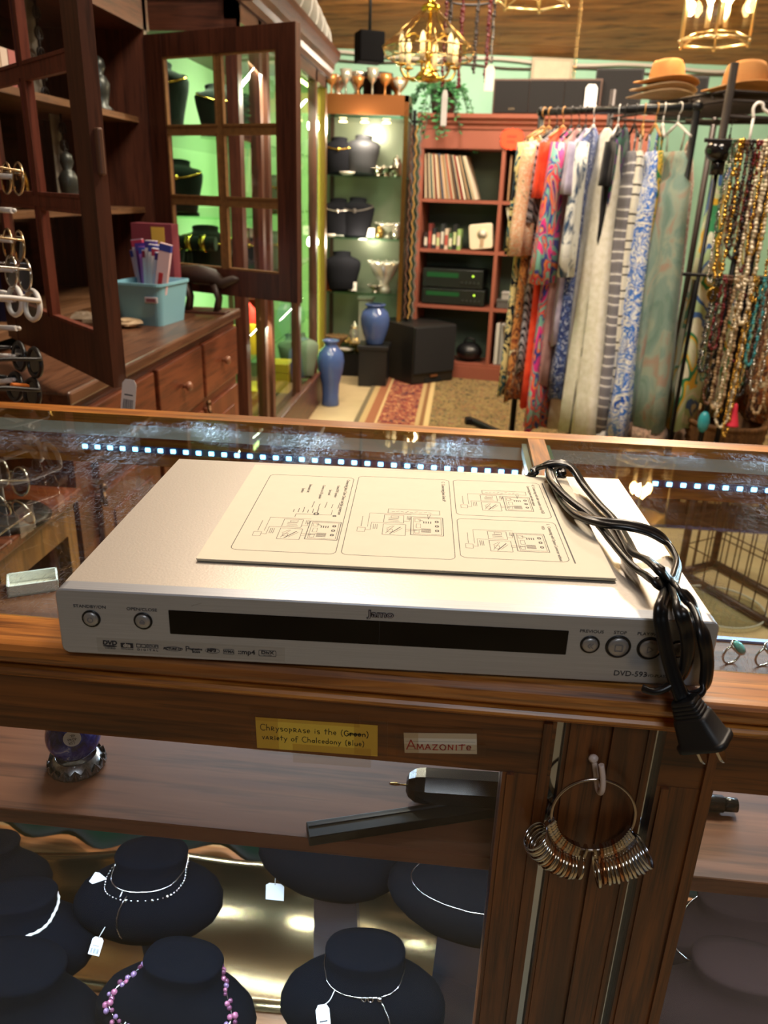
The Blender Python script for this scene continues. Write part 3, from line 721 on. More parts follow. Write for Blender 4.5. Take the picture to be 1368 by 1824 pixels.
# moulded plug
P0 = at(1218, 1244, .4345); P1 = at(1258, 1326, .4270)
axd = (P1 - P0).normalized(); LP = (P1 - P0).length
pu = Vector((.80, -.52, .28)); pu = (pu - axd * pu.dot(axd)).normalized(); pv = axd.cross(pu)
RUB = plain('moulded_rubber', '#141416', .5)
def sect(s, a, c, r):
    o = P0 + axd * (s * LP)
    return [o + pu * x + pv * z for x, z in rrect(-a, -c, a, c, r, 3)]
k = LP
secs = [(0, .0072, .0052)]
for i in range(4):
    s = .03 + i * .075; w = .0080 + i * .0005; h = .0062 + i * .0004
    secs += [(s, w, h), (s + .045, w + .0002, h + .0002), (s + .047, w - .0009, h - .0009), (s + .073, w - .0008, h - .0008)]
secs += [(.34, .0104, .0080), (.40, .0112, .0088), (.85, .0142, .0100), (.87, .0152, .0108), (.88, .0160, .0114), (.985, .0160, .0114), (1.0, .0152, .0106)]
plug = MB().rings([sect(s, a, c, min(a, c) * .45) for s, a, c in secs]).build('plug', RUB, cord)
for sgn in (-1, 1):
    q0 = P0 + axd * (LP * .99) + pu * (sgn * .0064); pr_ = MB()
    pts = []
    hw, ht, ln = .0035, .0009, .0130
    outl = [(-hw, 0), (hw, 0), (hw, ln - .003), (hw * .5, ln), (-hw * .5, ln), (-hw, ln - .003)]
    pr_.prism([q0 + pv * x + axd * y - pu * ht for x, y in outl], (0, 0, 0), tuple(pu * 2 * ht))
    pr_.cyl(q0 + axd * .008 - pu * .00085, q0 + axd * .008 - pu * .00095, .0014, n=10)
    pr_.build('prong', SILVER, plug)

# ------------------------------------------------------------------ hook and ring sizer on the centre post
YP = .4548
hk = thing('wall_hook', 'white plastic hook nailed to the oak centre post', 'hook', at(1057, 1352, YP))
HKM = plain('hook_plastic', '#d8c6be', .35)
h0 = at(1057, 1351, YP - .002)
MB().lathe([(.0012, .003), (.0030, .0012), (.0034, 0), (.0030, -.001), (.0006, -.0012)], h0, 16, M=Matrix.Rotation(PI / 2, 3, 'X')).build('nail_head', HKM, hk)
hp = [at(1058, 1355, YP - .001), at(1061, 1375, YP - .0015), at(1063, 1395, YP - .002), at(1065.5, 1408, YP - .005), at(1070, 1412, YP - .009), at(1073.5, 1404, YP - .012), at(1074, 1385, YP - .0125), at(1071, 1362, YP - .012)]
MB().tube(spline(hp, 6), .0019, 10).build('hook_arm', HKM, hk)
RC = at(1057, 1452, .4445); RR = .0287
sz = thing('ring_sizer', 'steel hoop of finger sizing rings hanging on the white hook', 'ring sizer', RC)
ax_x = Vector((.998, .04, -.05)).normalized(); ax_z = Vector((.05, .10, .99)).normalized()
ax_z = (ax_z - ax_x * ax_z.dot(ax_x)).normalized()
MB().tube([RC + ax_x * (RR * math.cos(a * PI / 40)) + ax_z * (RR * math.sin(a * PI / 40)) for a in range(80)], .00115, 8, True).build('hoop', STEEL, sz)
def ringmesh(R):
    b = MB(); n = 28; w = .00108; t = .0009
    pr2 = [(R, -w), (R + t * .6, -w), (R + t, -w * .55), (R + t, w * .55), (R + t * .6, w), (R, w)]
    b.rings([[(q * math.cos(2 * PI * i / n), y, q * math.sin(2 * PI * i / n)) for q, y in pr2] for i in range(n)], True, False, True)
    b.bb((-.0026, -.0012, R + t - .0003), (.0026, .0012, R + .0040), .0003)
    b.bb((-.0034, -.0010, R + .0036), (-.0012, .0010, R + .0082), .0003); b.bb((.0012, -.0010, R + .0036), (.0034, .0010, R + .0082), .0003)
    b.bb((-.0034, -.0010, R + .0066), (.0034, .0010, R + .0086), .0003)
    return b
SR = [plain('sizer_nickel', '#d2c8b6', .13, 1.0), plain('sizer_bronze', '#c08a62', .15, 1.0), plain('sizer_steel', '#c8ccd4', .14, 1.0)]
def hang(i, ang, R, m, swing=0.0):
    a = math.radians(ang); p = RC + ax_x * (RR * math.cos(a)) + ax_z * (RR * math.sin(a))
    rad = (ax_x * math.cos(a) + ax_z * math.sin(a)); tan = (-ax_x * math.sin(a) + ax_z * math.cos(a))
    dn = (rad * .75 + Vector((0, -.25, -.62)) + tan * swing).normalized(); tn = (tan - dn * tan.dot(dn)).normalized()
    o = ringmesh(R); zx = -dn; yy = tn; xx = yy.cross(zx)
    o.v = [tuple(p + (xx * v[0] + yy * v[1] + zx * (v[2] - R - .0060))) for v in o.v]
    o.build('sizing_ring', m, sz)
nl, nr = 15, 12
for i in range(nl): hang(i, 196 + i * 4.35, .0099 - i * .00013 + (.0004 if i % 2 else 0), SR[0 if i % 3 else (2 if i < 5 else 1)])
hang(0, 268, .0078, SR[0], -.2)
for i in range(nr): hang(i, 290 + i * 4.6, .0094 + i * .00016 + (.0004 if i % 2 else 0), SR[2 if i > 7 else (1 if i % 4 == 0 else 0)])
hang(0, 281, .0104, SR[0], .15)

# ------------------------------------------------------------------ handwritten labels on the door rail
def arc(cx, cy, rx, ry, a0, a1, n=8): return [(cx + rx * math.cos(math.radians(a0 + (a1 - a0) * i / n)), cy + ry * math.sin(math.radians(a0 + (a1 - a0) * i / n))) for i in range(n + 1)]
GL = {
 'C': (.8, [arc(.5, .5, .45, .55, 50, 310)]), 'h': (.6, [[(.1, 1.05), (.08, 0)], arc(.3, .3, .22, .25, 160, 0) + [(.52, 0)]]),
 'r': (.5, [[(.1, .55), (.1, 0)], arc(.32, .3, .22, .22, 170, 40)]), 'R': (.6, [[(.1, 0), (.1, .65)], arc(.12, .48, .35, .17, 90, -90), [(.15, .3), (.5, 0)]]),
 'y': (.55, [[(.05, .55), (.28, .1)], [(.52, .55), (.1, -.4)]]), 's': (.5, [arc(.28, .42, .18, .14, 40, 270) + arc(.28, .13, .18, .14, 90, -140)]),
 'S': (.5, [arc(.28, .48, .2, .16, 40, 270) + arc(.28, .16, .2, .16, 90, -140)]),
 'o': (.6, [arc(.3, .28, .24, .27, 90, 450, 10)]), 'O': (.7, [arc(.35, .32, .3, .33, 90, 450, 12)]), 'p': (.55, [[(.1, .55), (.1, -.35)], arc(.1, .3, .36, .22, 90, -90)]),
 'a': (.55, [arc(.27, .26, .2, .25, 20, 340, 10), [(.46, .52), (.48, 0)]]), 'A': (.6, [[(0, 0), (.28, .65), (.52, 0)], [(.1, .22), (.45, .22)]]),
 'e': (.5, [[(.08, .27), (.44, .29)] + arc(.26, .28, .19, .26, 10, 320, 10)]), 'E': (.5, [[(.45, .62), (.1, .62), (.1, 0), (.45, 0)], [(.1, .32), (.4, .32)]]),
 'i': (.25, [[(.12, .5), (.12, 0)], [(.12, .72), (.14, .76)]]), 't': (.5, [[(.25, .95), (.22, 0)], [(.02, .6), (.5, .62)]]),
 '(': (.35, [arc(.5, .4, .4, .7, 120, 240)]), ')': (.35, [arc(-.15, .4, .4, .7, 60, -60)]),
 'G': (.75, [arc(.42, .4, .36, .45, 50, 340) + [(.5, .38)]]), 'n': (.55, [[(.08, .5), (.08, 0)], arc(.28, .28, .2, .22, 170, 0) + [(.48, 0)]]),
 'v': (.5, [[(.05, .55), (.25, 0), (.45, .6)]]), 'f': (.45, [arc(.32, .85, .18, .15, 20, 180, 5) + [(.14, -.2)], [(0, .5), (.4, .52)]]),
 'l': (.25, [[(.12, 1.05), (.1, 0)]]), 'c': (.5, [arc(.28, .27, .22, .27, 50, 310)]), 'd': (.55, [arc(.27, .26, .2, .25, 20, 340, 10), [(.48, 1.0), (.48, 0)]]),
 'B': (.6, [[(.1, 0), (.1, .7)], arc(.1, .53, .32, .17, 90, -90), arc(.1, .18, .38, .18, 90, -90)]), 'u': (.55, [[(.08, .5)] + arc(.27, .2, .2, .2, 180, 360) + [(.47, .5), (.49, 0)]]),
 'M': (.8, [[(.05, 0), (.15, .65), (.38, .1), (.6, .65), (.72, 0)]]), 'Z': (.6, [[(.05, .62), (.52, .62), (.05, 0), (.55, .02)]]),
 'N': (.65, [[(.08, 0), (.12, .6), (.5, .05), (.55, .65)]]), 'I': (.3, [[(.15, .62), (.12, 0)]]), 'T': (.6, [[(.3, .75), (.25, 0)], [(0, .6), (.6, .66)]]), ' ': (.4, []),
}
def scrawl(s, ox, oz, sc, w, jit=.03):
    b = MB(); x = ox
    for ch in s:
        if ch not in GL: continue
        wd_, st = GL[ch]
        for pl_ in st:
            q = [(x + (px_ + rnd.uniform(-jit, jit) * .5) * sc, oz + (pz + rnd.uniform(-jit, jit)) * sc) for px_, pz in pl_]
            for a, c in zip(q[:-1], q[1:]):
                a = Vector(a); c = Vector(c); d = c - a
                if d.length < 1e-7: continue
                e = d.normalized() * w * .6; nn = Vector((-d.y, d.x)).normalized() * w
                b.add([(t.x, -.0005, t.y) for t in (a - e + nn, c + e + nn, c + e - nn, a - e - nn)], [(0, 1, 2, 3)])
        x += (wd_ + .12) * sc
    return b, x
def label(px0, py0, px1, py1, hgt, name, lab, mat):
    YL = .4532
    a = at(px0, py0, YL); c = at(px1, py1, YL); ex_ = (c - a); ex_.y = 0; ex_.normalize(); ez = Vector((-ex_.z, 0, ex_.x))
    w = (c - a).length
    m = Matrix.Identity(4)
    for i in range(3): m[i][0], m[i][1], m[i][2], m[i][3] = ex_[i], (0, 1, 0)[i], ez[i], (a - ez * hgt)[i]
    t = thing(name, lab, 'label', M=m)
    MB().bb((0, -.0004, 0), (w, 0, hgt)).build('card', mat, t, False)
    return t, w
TAPE_ = glass('clear_tape', '#faf6f0', .9, .45)
YEL = plain('yellow_card', '#e2bd45', .6, var=.05); 
t, w = label(455, 1277, 673, 1292, .0262, 'paper_label', 'yellow handwritten paper label about chrysoprase taped to the oak rail', YEL)
PEN = plain('pen_black', '#17161c', .5); b1, x = scrawl('ChRysopRAse is the (', .003, .0160, .0047, .00026)
b2, x2 = scrawl('Green)', x, .0160, .0047, .00034)
b1.v += []; n0 = len(b1.v)
b3, _ = scrawl('vARiety of Chalcedony (Blue)', .0040, .0080, .0043, .00026)
for q in (b2, b3): b1.add(q.v, q.f)
for k in range(4): b1.add([(x + .0035, -.0005, .0166 + k * .0005), (x + .0125, -.0005, .0169 + k * .0004), (x + .0125, -.0005, .0172 + k * .0004), (x + .0035, -.0005, .0169 + k * .0005)], [(0, 1, 2, 3)])
b1.build('handwriting', PEN, t, False)
for x0, x1, z0, z1 in ((-.003, .016, -.002, .034), (.026, .082, -.010, .006), (.070, .0935, .001, .031), (-.004, .074, .024, .034)):
    MB().bb((x0, -.0009, z0), (x1, -.0007, z1)).build('tape', TAPE_, t, False)
t, w = label(719, 1305, 849, 1307, .0168, 'paper_label', 'white paper label reading Amazonite in red beside the yellow label', plain('white_card', '#d9d0be', .65))
b1, x = scrawl('A', .0015, .0034, .0118, .00045, .02); b2, x2 = scrawl('MAZONITe', x - .0016, .0032, .0068, .00042, .03)
b1.add(b2.v, b2.f); b1.build('handwriting', plain('pen_red', '#b3262a', .5), t, False)
MB().bb((.001, -.00045, .0098), (w - .001, -.0004, .01005)).bb((.001, -.00045, .0030), (w - .001, -.0004, .00325)).build('ruled_line', plain('rule', '#8b8580', .6), t, False)
for x0, x1, z0, z1 in ((-.006, .010, -.004, .022), (-.004, w + .006, -.002, .008), (-.002, w + .004, .013, .021)):
    MB().bb((x0, -.0009, z0), (x1, -.0007, z1)).build('tape', TAPE_, t, False)
# ------------------------------------------------------------------ velvet necklace busts in the lower case
SEC = [(0.0, .030, .020, 0), (0.0, .041, .029, 0), (-.003, .0425, .030, 0), (-.010, .0405, .029, -.001), (-.018, .0415, .030, -.003), (-.025, .052, .034, -.006), (-.031, .068, .038, -.009), (-.038, .080, .040, -.012),
       (-.047, .086, .039, -.017), (-.057, .086, .035, -.022), (-.069, .078, .029, -.026), (-.082, .062, .022, -.028), (-.093, .042, .015, -.028), (-.100, .020, .008, -.027), (-.102, .006, .004, -.026)]
def secat(dz):
    for a, c in zip(SEC[1:-1], SEC[2:]):
        if a[0] >= dz >= c[0] and a[0] != c[0]:
            f = (a[0] - dz) / (a[0] - c[0]); return [a[k] + (c[k] - a[k]) * f for k in range(4)]
    return SEC[-1]
class Bust:
    def __init__(s, px, py, Y, sc, yaw, lab, stand=True, mat=VELVET, group=None):
        s.c = at(px, py, Y); s.sc = sc; s.R = Matrix.Rotation(yaw, 3, 'Z') @ Matrix.Rotation(math.radians(-9), 3, 'X')
        base = Vector((s.c.x, s.c.y + .02, DKZ)); s.t = thing('necklace_bust', lab, 'bust', base)
        b = MB(); n = 32; rs = []
        for dz, rx, ry, oy in SEC:
            ring = []
            for j in range(n):
                a = 2 * PI * j / n; ca, sa = math.cos(a), math.sin(a)
                e = .86
                ring.append(s.c + s.R @ (Vector((rx * math.copysign(abs(ca) ** e, ca), oy + ry * math.copysign(abs(sa) ** e, sa), dz)) * sc))
            rs.append(ring)
        b.rings(rs); b.build('bust_form', mat, s.t)
        if stand:
            top = s.c + s.R @ (Vector((0, .002, -.055)) * sc); foot = Vector((s.c.x, s.c.y + .045, DKZ + .012))
            fx = s.R @ Vector((1, 0, 0)); fx.z = 0; fx.normalize(); fy = Vector((-fx.y, fx.x, 0))
            st = MB(); hw, ht = .024 * sc, .006
            st.prism([foot - fx * hw * 1.5 - fy * ht, foot + fx * hw * 1.5 - fy * ht, foot + fx * hw * 1.5 + fy * ht, foot - fx * hw * 1.5 + fy * ht], foot, foot + Vector((0, 0, .001)))
            vs = []
            for p, k in ((foot, 1.5), (top, 1.0)):
                vs += [p - fx * hw * k - fy * ht, p + fx * hw * k - fy * ht, p + fx * hw * k + fy * ht, p - fx * hw * k + fy * ht]
            st.add(vs, [(0, 3, 2, 1), (4, 5, 6, 7), (0, 1, 5, 4), (1, 2, 6, 5), (2, 3, 7, 6), (3, 0, 4, 7)])
            st.build('stand_post', plain('black_acrylic', '#2c3442', .15, 0, .6), s.t)
            MB().box((foot.x, foot.y - .012, DKZ + .006), (.085 * sc, .075 * sc, .012), Matrix.Rotation(math.atan2(fx.y, fx.x), 3, 'Z'), .003).build('stand_base', VELVET, s.t)
    def pt(s, ph, dz, off=.0012):
        d, rx, ry, oy = secat(dz); ca, sa = math.cos(ph), math.sin(ph); e = .86
        return s.c + s.R @ (Vector(((rx + off) * math.copysign(abs(ca) ** e, ca), oy + (ry + off) * math.copysign(abs(sa) ** e, sa), d)) * s.sc)
    def loop(s, back, front, n=60, skew=0.0):
        out = []
        for i in range(n):
            a = 2 * PI * i / n; f = .5 - .5 * math.sin(a); f = f ** 1.6
            out.append(s.pt(a, back + (front - back) * f + skew * math.cos(a) * .01))
        return out
BARS = MB
def price_tag(pos, w, h, lab, string_from=None, tilt=0.0, bars=True, group=None, yaw=0.0, lean=-.5):
    R = Matrix.Rotation(yaw, 3, 'Z') @ Matrix.Rotation(lean, 3, 'X') @ Matrix.Rotation(tilt, 3, 'Y')
    pos = Vector(pos); t = thing('price_tag', lab, 'tag', pos)
    out = [(-w / 2, -h), (w / 2, -h), (w / 2, -h * .14), (w * .3, 0), (-w * .3, 0), (-w / 2, -h * .14)]
    MB().prism([pos + R @ Vector((x, 0, z)) for x, z in out], (0, 0, 0), tuple(R @ Vector((0, .0006, 0)))).build('card', CARDTAG, t)
    if bars:
        b = MB(); x = -w * .36
        while x < w * .36:
            bw = rnd.choice((.02, .035, .05)) * w
            b.add([pos + R @ Vector((xx, -.0002, zz)) for xx, zz in ((x, -h * .92), (x + bw, -h * .92), (x + bw, -h * .62), (x, -h * .62))], [(0, 1, 2, 3)]); x += bw + rnd.choice((.03, .05)) * w
        b.add([pos + R @ Vector((xx, -.0002, zz)) for xx, zz in ((-w * .3, -h * .5), (w * .3, -h * .5), (w * .3, -h * .46), (-w * .3, -h * .46))], [(0, 1, 2, 3)])
        b.build('barcode', INK, t)
    if string_from is not None:
        a = Vector(string_from); m = pos + R @ Vector((0, 0, -h * .06))
        MB().tube(spline([a, (a + m) / 2 + Vector((.0015, -.002, 0)), m], 5), max(.0005, w * .02), 6).build('string', plain('string_white', '#d8d4cc', .8), t)
    return t
def chain(name, lab, pts, r, mat, bead=None, closed=True, bmat=None, step=.004):
    o0 = sum((Vector(p) for p in pts), Vector()) / len(pts)
    t = thing(name, lab, 'necklace', o0)
    MB().tube(pts, [r * (1.25 if i % 2 else .75) for i in range(len(pts))], 6, closed).build('chain', mat, t)
    return t
VELVET_LED = plain('black_velvet_led_tint', '#05070d', 1.0, 0, .05)  # black velvet, blue tint of the LED light put into its colour
B4 = Bust(651, 1688, .600, 1.0, 0.05, 'black velvet bust with thin silver chain, nearest the centre post', mat=VELVET_LED)
c = chain('necklace', 'thin silver chain with clasp on the bust nearest the centre post', B4.loop(-.010, -.024), .0009, SILVER)
f = B4.pt(-PI / 2 + .28, -.0245, .0016)
MB().torus(B4.pt(-PI / 2 + .02, -.0245, .002), .0022, .0006, (0, -1, .3), 12, 6).torus(B4.pt(-PI / 2 + .12, -.0245, .002), .0026, .0007, (0, -1, .3), 12, 6).sph(f, .0030).build('clasp', SILVER, c)
MB().tube([B4.pt(-PI / 2 + .30, -.026 - .0022 * i, .0016) for i in range(26)], [.0012 if i % 2 else .0006 for i in range(26)], 6).build('chain_end', SILVER, c)
price_tag(B4.pt(-PI / 2 - .55, -.027, .012), .0135, .030, 'white barcode tag on the thin silver chain nearest the centre post', B4.pt(-PI / 2 - .55, -.022, .002), -.25, lean=-.95)
B2 = Bust(270, 1516, .690, 1.0, .12, 'black velvet bust with double silver bead choker', mat=VELVET_LED)
c = chain('necklace', 'double silver bead choker on the bust under the lapis sphere', B2.loop(-.010, -.024, skew=.2), .0010, SILVER)
lp = B2.loop(-.012, -.030, 70, .2); bb = MB()
for i, p in enumerate(lp): bb.sph(p, .0024 if i in (50, 54, 57) else .0013, 8, 5)
bb.build('beads', SILVER, c); MB().tube([B2.pt(-PI / 2 - .25, -.027 - .002 * i, .0015) for i in range(24)], [.0012 if i % 2 else .0006 for i in range(24)], 6).build('chain_end', SILVER, c)
price_tag(B2.pt(-PI + .25, -.022, .006), .022, .014, 'small blank white tag on the double silver choker', None, .5, False, lean=-.6)
price_tag(B2.pt(-PI / 2 - .55, -.070, .006), .013, .018, 'barcode tag on a gold thread under the double silver choker', B2.pt(-PI / 2 - .40, -.024, .003), .1, lean=-.8)
B3 = Bust(327, 1706, .575, 1.0, -.10, 'black velvet bust wearing a pink pearl necklace, at the bottom', mat=VELVET_LED)
PINK = [plain('pearl_rose', '#a5607a', .2, .25), plain('pearl_mauve', '#8f6f92', .2, .3), plain('pearl_plum', '#6b3a52', .2, .3)]
c = chain('necklace', 'pink and plum pearl necklace with silver links on a velvet bust', B3.loop(-.012, -.046), .0007, SILVER)
for m_i in range(3):
    bb = MB()
    for i, p in enumerate(B3.loop(-.012, -.044, 84) + B3.loop(-.012, -.050, 60)):
        if i % 3 == m_i and (i * 7) % 5 < 3: bb.sph(p + Vector((rnd.uniform(-.001, .001), -.001, rnd.uniform(-.001, .001))), rnd.uniform(.0022, .0036), 8, 6)
    bb.build('pearls', PINK[m_i], c)
price_tag(B3.pt(-PI / 2 - .45, -.046, .008), .030, .026, 'large blank tag hanging from the pink pearl necklace', B3.pt(-PI / 2 - .40, -.038, .004), .12, False, lean=-.8)
B1 = Bust(30, 1592, .640, 1.05, .2, 'black velvet bust with gold bead choker at the edge of the case', mat=VELVET_LED)
c = chain('necklace', 'white and gold seed bead choker on the bust at the edge', B1.loop(-.012, -.024), .0017, plain('pearl_white', '#d8d0c6', .3))
Bust(-25, 1500, .760, 1.0, .2, 'black velvet bust standing at the back behind the gold choker bust', mat=VELVET)
Bust(20, 1716, .560, 1.35, .0, 'large black velvet bust without necklace in the bottom corner of the case', mat=VELVET_LED)
Bust(600, 1440, .730, 1.0, -.12, 'bare black velvet bust on acrylic stand hidden by the wooden shelf', mat=VELVET)
B6 = Bust(838, 1508, .665, .95, -.25, 'black velvet bust with fine chain beside the oak stile', mat=VELVET)
c = chain('necklace', 'fine silver chain on the bust beside the oak stile', B6.loop(-.010, -.040), .0007, SILVER)
price_tag(B6.pt(-PI / 2 + .55, -.042, .006), .013, .026, 'white tag on the fine chain beside the oak stile', None, -.15, False, lean=-.6)
BRV = plain('brown_velvet', '#1c110f', 1.0, 0, .06)
B7 = Bust(1318, 1600, .690, 1.05, -.1, 'brown velvet bust in the bay beyond the centre post', mat=BRV)
Bust(1330, 1716, .585, 1.2, -.1, 'large brown velvet bust in front in the bay beyond the centre post', mat=BRV)
chain('necklace', 'thin silver chain on the brown velvet bust', B7.loop(-.015, -.05), .0009, SILVER)
# loose scalloped tags hanging from under the shelf
tp = at(490, 1512, .70)
price_tag(at(490, 1574, .70), .022, .022, 'blank scalloped tag on a white string below the shelf', tp, 0, False, lean=-.2)
price_tag(at(198, 1800, .72), .026, .03, 'white card lying between the busts at the bottom', None, .2, False, lean=-1.2) if False else None

# ------------------------------------------------------------------ things on the wooden shelf of the case
def shelf_xy(px, py): return atz(px, py, SHZ)
s0 = shelf_xy(127, 1378)
st = thing('sphere_stand', 'silver scallop shell stand under the lapis sphere', 'stand', (s0.x, s0.y + .012, SHZ))
c0_ = Vector((s0.x, s0.y + .012, SHZ))
OX = plain('oxidised_silver', '#8d8f92', .3, 1.0, var=.5, vscale=400)
MB().lathe([(.0235, .0), (.0250, .002), (.0245, .004), (.0215, .0065), (.0180, .0125), (.0170, .0125), (.0190, .006), (.0200, .0012)], c0_, 40).build('collar', OX, st)
for i in range(16):
    a = 2 * PI * i / 16; d = Vector((math.cos(a), math.sin(a), 0)); tt = Vector((-d.y, d.x, 0)); fan = MB()
    base = c0_ + d * .0245 + Vector((0, 0, .0105)); pts = [base]
    for k in range(7):
        g = -1 + k / 3; pts.append(base + tt * (g * .0048) + Vector((0, 0, -.0085 * math.cos(g * .9))) + d * (.0012 if k % 2 else .0002))
    q = [p - d * .0022 for p in pts]; m = len(pts)
    fan.add(pts + q, [(0, k, k + 1) for k in range(1, m - 1)] + [(m, m + k + 1, m + k) for k in range(1, m - 1)] + [(k, k + 1, m + k + 1, m + k) for k in range(1, m - 1)])
    fan.build('shell', OX, st)
def mk_lapis():
    m, nt, b, L = nmat('lapis'); mp = coords(nt); n = noise(nt, mp, 75, 5, .65, .8); r = ramp(nt, [(.36, '#0f1650'), (.5, '#26308c'), (.60, '#5763a8'), (.68, '#b9bcc8')]); L.new(n.outputs['Fac'], r.inputs[0])
    L.new(r.outputs[0], b.inputs['Base Color']); b.inputs['Roughness'].default_value = .08; return m
sp_c = c0_ + Vector((0, 0, .0335))
sp = thing('lapis_sphere', 'polished blue lapis sphere on a silver shell stand', 'sphere', (s0.x, s0.y + .012, SHZ + .011))
MB().sph(sp_c, .0235, 32, 20).build('ball', mk_lapis(), sp)
view = (CAM - sp_c).normalized(); vx = Vector((1, .1, 0)); vx = (vx - view * vx.dot(view)).normalized(); vy = view.cross(vx)
def dab(u, v): 
    d = (view * 1.0 + vx * u + vy * v).normalized(); return sp_c + d * .0239
lb = MB(); ring = [dab(-.02 + .33 * math.cos(a * PI / 10), -.18 + .30 * math.sin(a * PI / 10)) for a in range(20)]
lb.add([dab(-.02, -.18)] + ring, [(0, i + 1, (i + 1) % 20 + 1) for i in range(20)], True)
lbo = lb.build('sticker', plain('sticker_white', '#cfd0d2', .6), sp)
cen = dab(-.02, -.16)
for s_, dz in (('48-', .0025), ('40/46', -.0006), ('LSR', -.0036)):
    MM = WM[sp].inverted() @ frame(cen + vy * dz + view * .0006, (-vx * .95 - vy * .2), (-vy * .95 + vx * .2))
    text(s_, .0034, INK, lbo, MM, 'handwriting', ex=.00002)
# black handle with an eye hook
a0 = shelf_xy(706, 1424); a0.z = SHZ + .0165; a1 = a0 + Vector((.135, .006, 0))
hd = thing('lacquered_rod', 'glossy black faceted rod with a brass eye hook on the wooden shelf', 'rod', (a0.x + .06, a0.y, SHZ))
GB = plain('black_lacquer', '#15171b', .2, 0, .6)
rs = []
for s_, r_ in ((0, .006), (.002, .0105), (.008, .0148), (.016, .0160), (.078, .0160), (.079, .0148), (.081, .0148), (.0815, .0158), (.135, .0150)):
    o = a0 + Vector((1, .04, 0)).normalized() * (s_ + .008)
    rs.append([o + Vector((0, math.cos(2 * PI * (j + .5) / 8), 0)) * r_ + Vector((0, 0, math.sin(2 * PI * (j + .5) / 8))) * r_ for j in range(8)])
MB().rings(rs, smooth=False).build('grip', GB, hd)
e = a0 + Vector((-.002, 0, 0))
MB().torus(e, .0042, .0008, (0, .75, .65), 18, 6).cyl(e + Vector((.004, 0, 0)), e + Vector((.013, 0, 0)), .0008, n=8).build('eye_hook', BRASS, hd)
# long flat black bar near the front edge
q0 = shelf_xy(556, 1500); q1 = shelf_xy(905, 1446); d = (q1 - q0); d.z = 0
bx = thing('black_bar', 'long flat black bar lying across the front of the wooden shelf', 'bar', (q0 + q1) / 2)
ang = math.atan2(d.y, d.x)
MB().box((q0 + q1) / 2 + Vector((.01, .008, .005)), (d.length + .03, .018, .009), Matrix.Rotation(ang, 3, 'Z'), .0008).build('bar_body', plain('black_satin', '#050507', .45, 0, .3), bx)
MB().box((q0 + q1) / 2 + Vector((.01, .012, .0098)), (d.length + .03, .002, .0008), Matrix.Rotation(ang, 3, 'Z')).build('groove_edge', plain('grey_edge', '#252a34', .3), bx)
# black pen end in the other bay
z0 = shelf_xy(1296, 1446)
o = thing('black_pen', 'black pen lying on the shelf beside the right oak stile', 'pen', (z0.x, z0.y, SHZ))
MB().cyl(z0 + Vector((-.05, 0, .008)), z0 + Vector((-.006, 0, .008)), .0075, n=16).build('barrel', GB, o)
MB().cyl(z0 + Vector((-.006, 0, .008)), z0 + Vector((.006, 0, .008)), .0062, n=16).build('cap', GB, o)
# finger rings on the shelf by the front glass
TURQ = plain('turquoise', '#5fb3ae', .25, var=.4, vscale=300); OPAL = plain('moonstone', '#aab4e0', .15, .1)
for px, py, m_, lab in ((1303, 1166, TURQ, 'silver ring with oval turquoise stone under the counter glass'), (1361, 1170, OPAL, 'silver ring with a round pale blue stone under the glass')):
    g = atz(px, py, SHZ + .012); t = thing('finger_ring', lab, 'ring', (g.x, g.y, SHZ))
    ctr = Vector((g.x, g.y, SHZ + .0095)); tilt_ax = Vector((.35, -.94, .0)).normalized()
    ctr.z += .0022
    MB().torus(ctr, .0112, .0013, tilt_ax, 28, 8).build('band', SILVER, t)
    Mt = Matrix.Rotation(math.radians(35), 3, 'Y') @ Matrix.Rotation(math.radians(30), 3, 'X')
    tpz = ctr + Vector((.005, -.001, .0108))
    MB().lathe([(.0001, -.0018), (.0100, -.0018), (.0112, 0), (.0104, .0016), (.0092, .0016)], tpz, 24, 1, .75, M=Mt).build('bezel', SILVER, t)
    MB().lathe([(.0094, .0010), (.0076, .0033), (.004, .0044), (.0002, .0047)], tpz, 24, 1, .75, M=Mt).build('stone', m_, t)
# pale blue strip, the lit back edge of the shelf put in as colour
MB_ = MB().bb((.15, .864, SHZ), (1.3, .8715, SHZ + .003)).build('lit_shelf_edge', plain('lit_edge_blue', '#8f9fd8', .3), case)
# white box at the far end of the shelf
wb = atz(60, 1046, SHZ)
t = thing('paper_box', 'open white paper box on the shelf behind the glass beside the player', 'box', (wb.x, wb.y, SHZ), .5)
for a, c in (((-.03, -.02, 0), (.03, .02, .002)), ((-.03, -.02, 0), (.03, -.018, .015)), ((-.03, .018, 0), (.03, .02, .015)), ((-.03, -.02, 0), (-.028, .02, .015)), ((.028, -.02, 0), (.03, .02, .015))):
    MB().bb(a, c).build('side', PAPER, t, False)
# ------------------------------------------------------------------ the wooden hutch with open glazed doors
def atx(px, py, X):
    r = ray(px, py); return CAM + r * (X / r.x)
hutch = thing('hutch', 'tall dark brown wooden hutch with open glazed doors and drawers', 'hutch', (-1.15, 2.25, 0))
HX0, HX1, HXB = -1.46, -1.045, -.80
HY0, HY1 = 1.70, 2.87
BZ = .88
IN = wood('hutch_inside', '#4a2e1c', '#3b2315', '#29170d', 1, .5, .5, .1, .5)
h = lambda a, b, n, m, ch=0.0: MB().bb(a, b, ch).build(n, m, hutch)
h((HX0, HY0 - .16, 0), (HXB, HY1 - .06, BZ - .03), 'buffet_body', REDWY)
h((HX0, HY0 - .18, BZ - .03), (HXB + .02, HY1 - .03, BZ), 'buffet_top', wood('buffet_top_wood', '#6a4630', '#583723', '#40261a', 1, .6, .35, .25, .6), .006)
h((HX0, HY0, BZ + .04), (HX0 + .02, HY1, 1.86), 'back_board', IN)
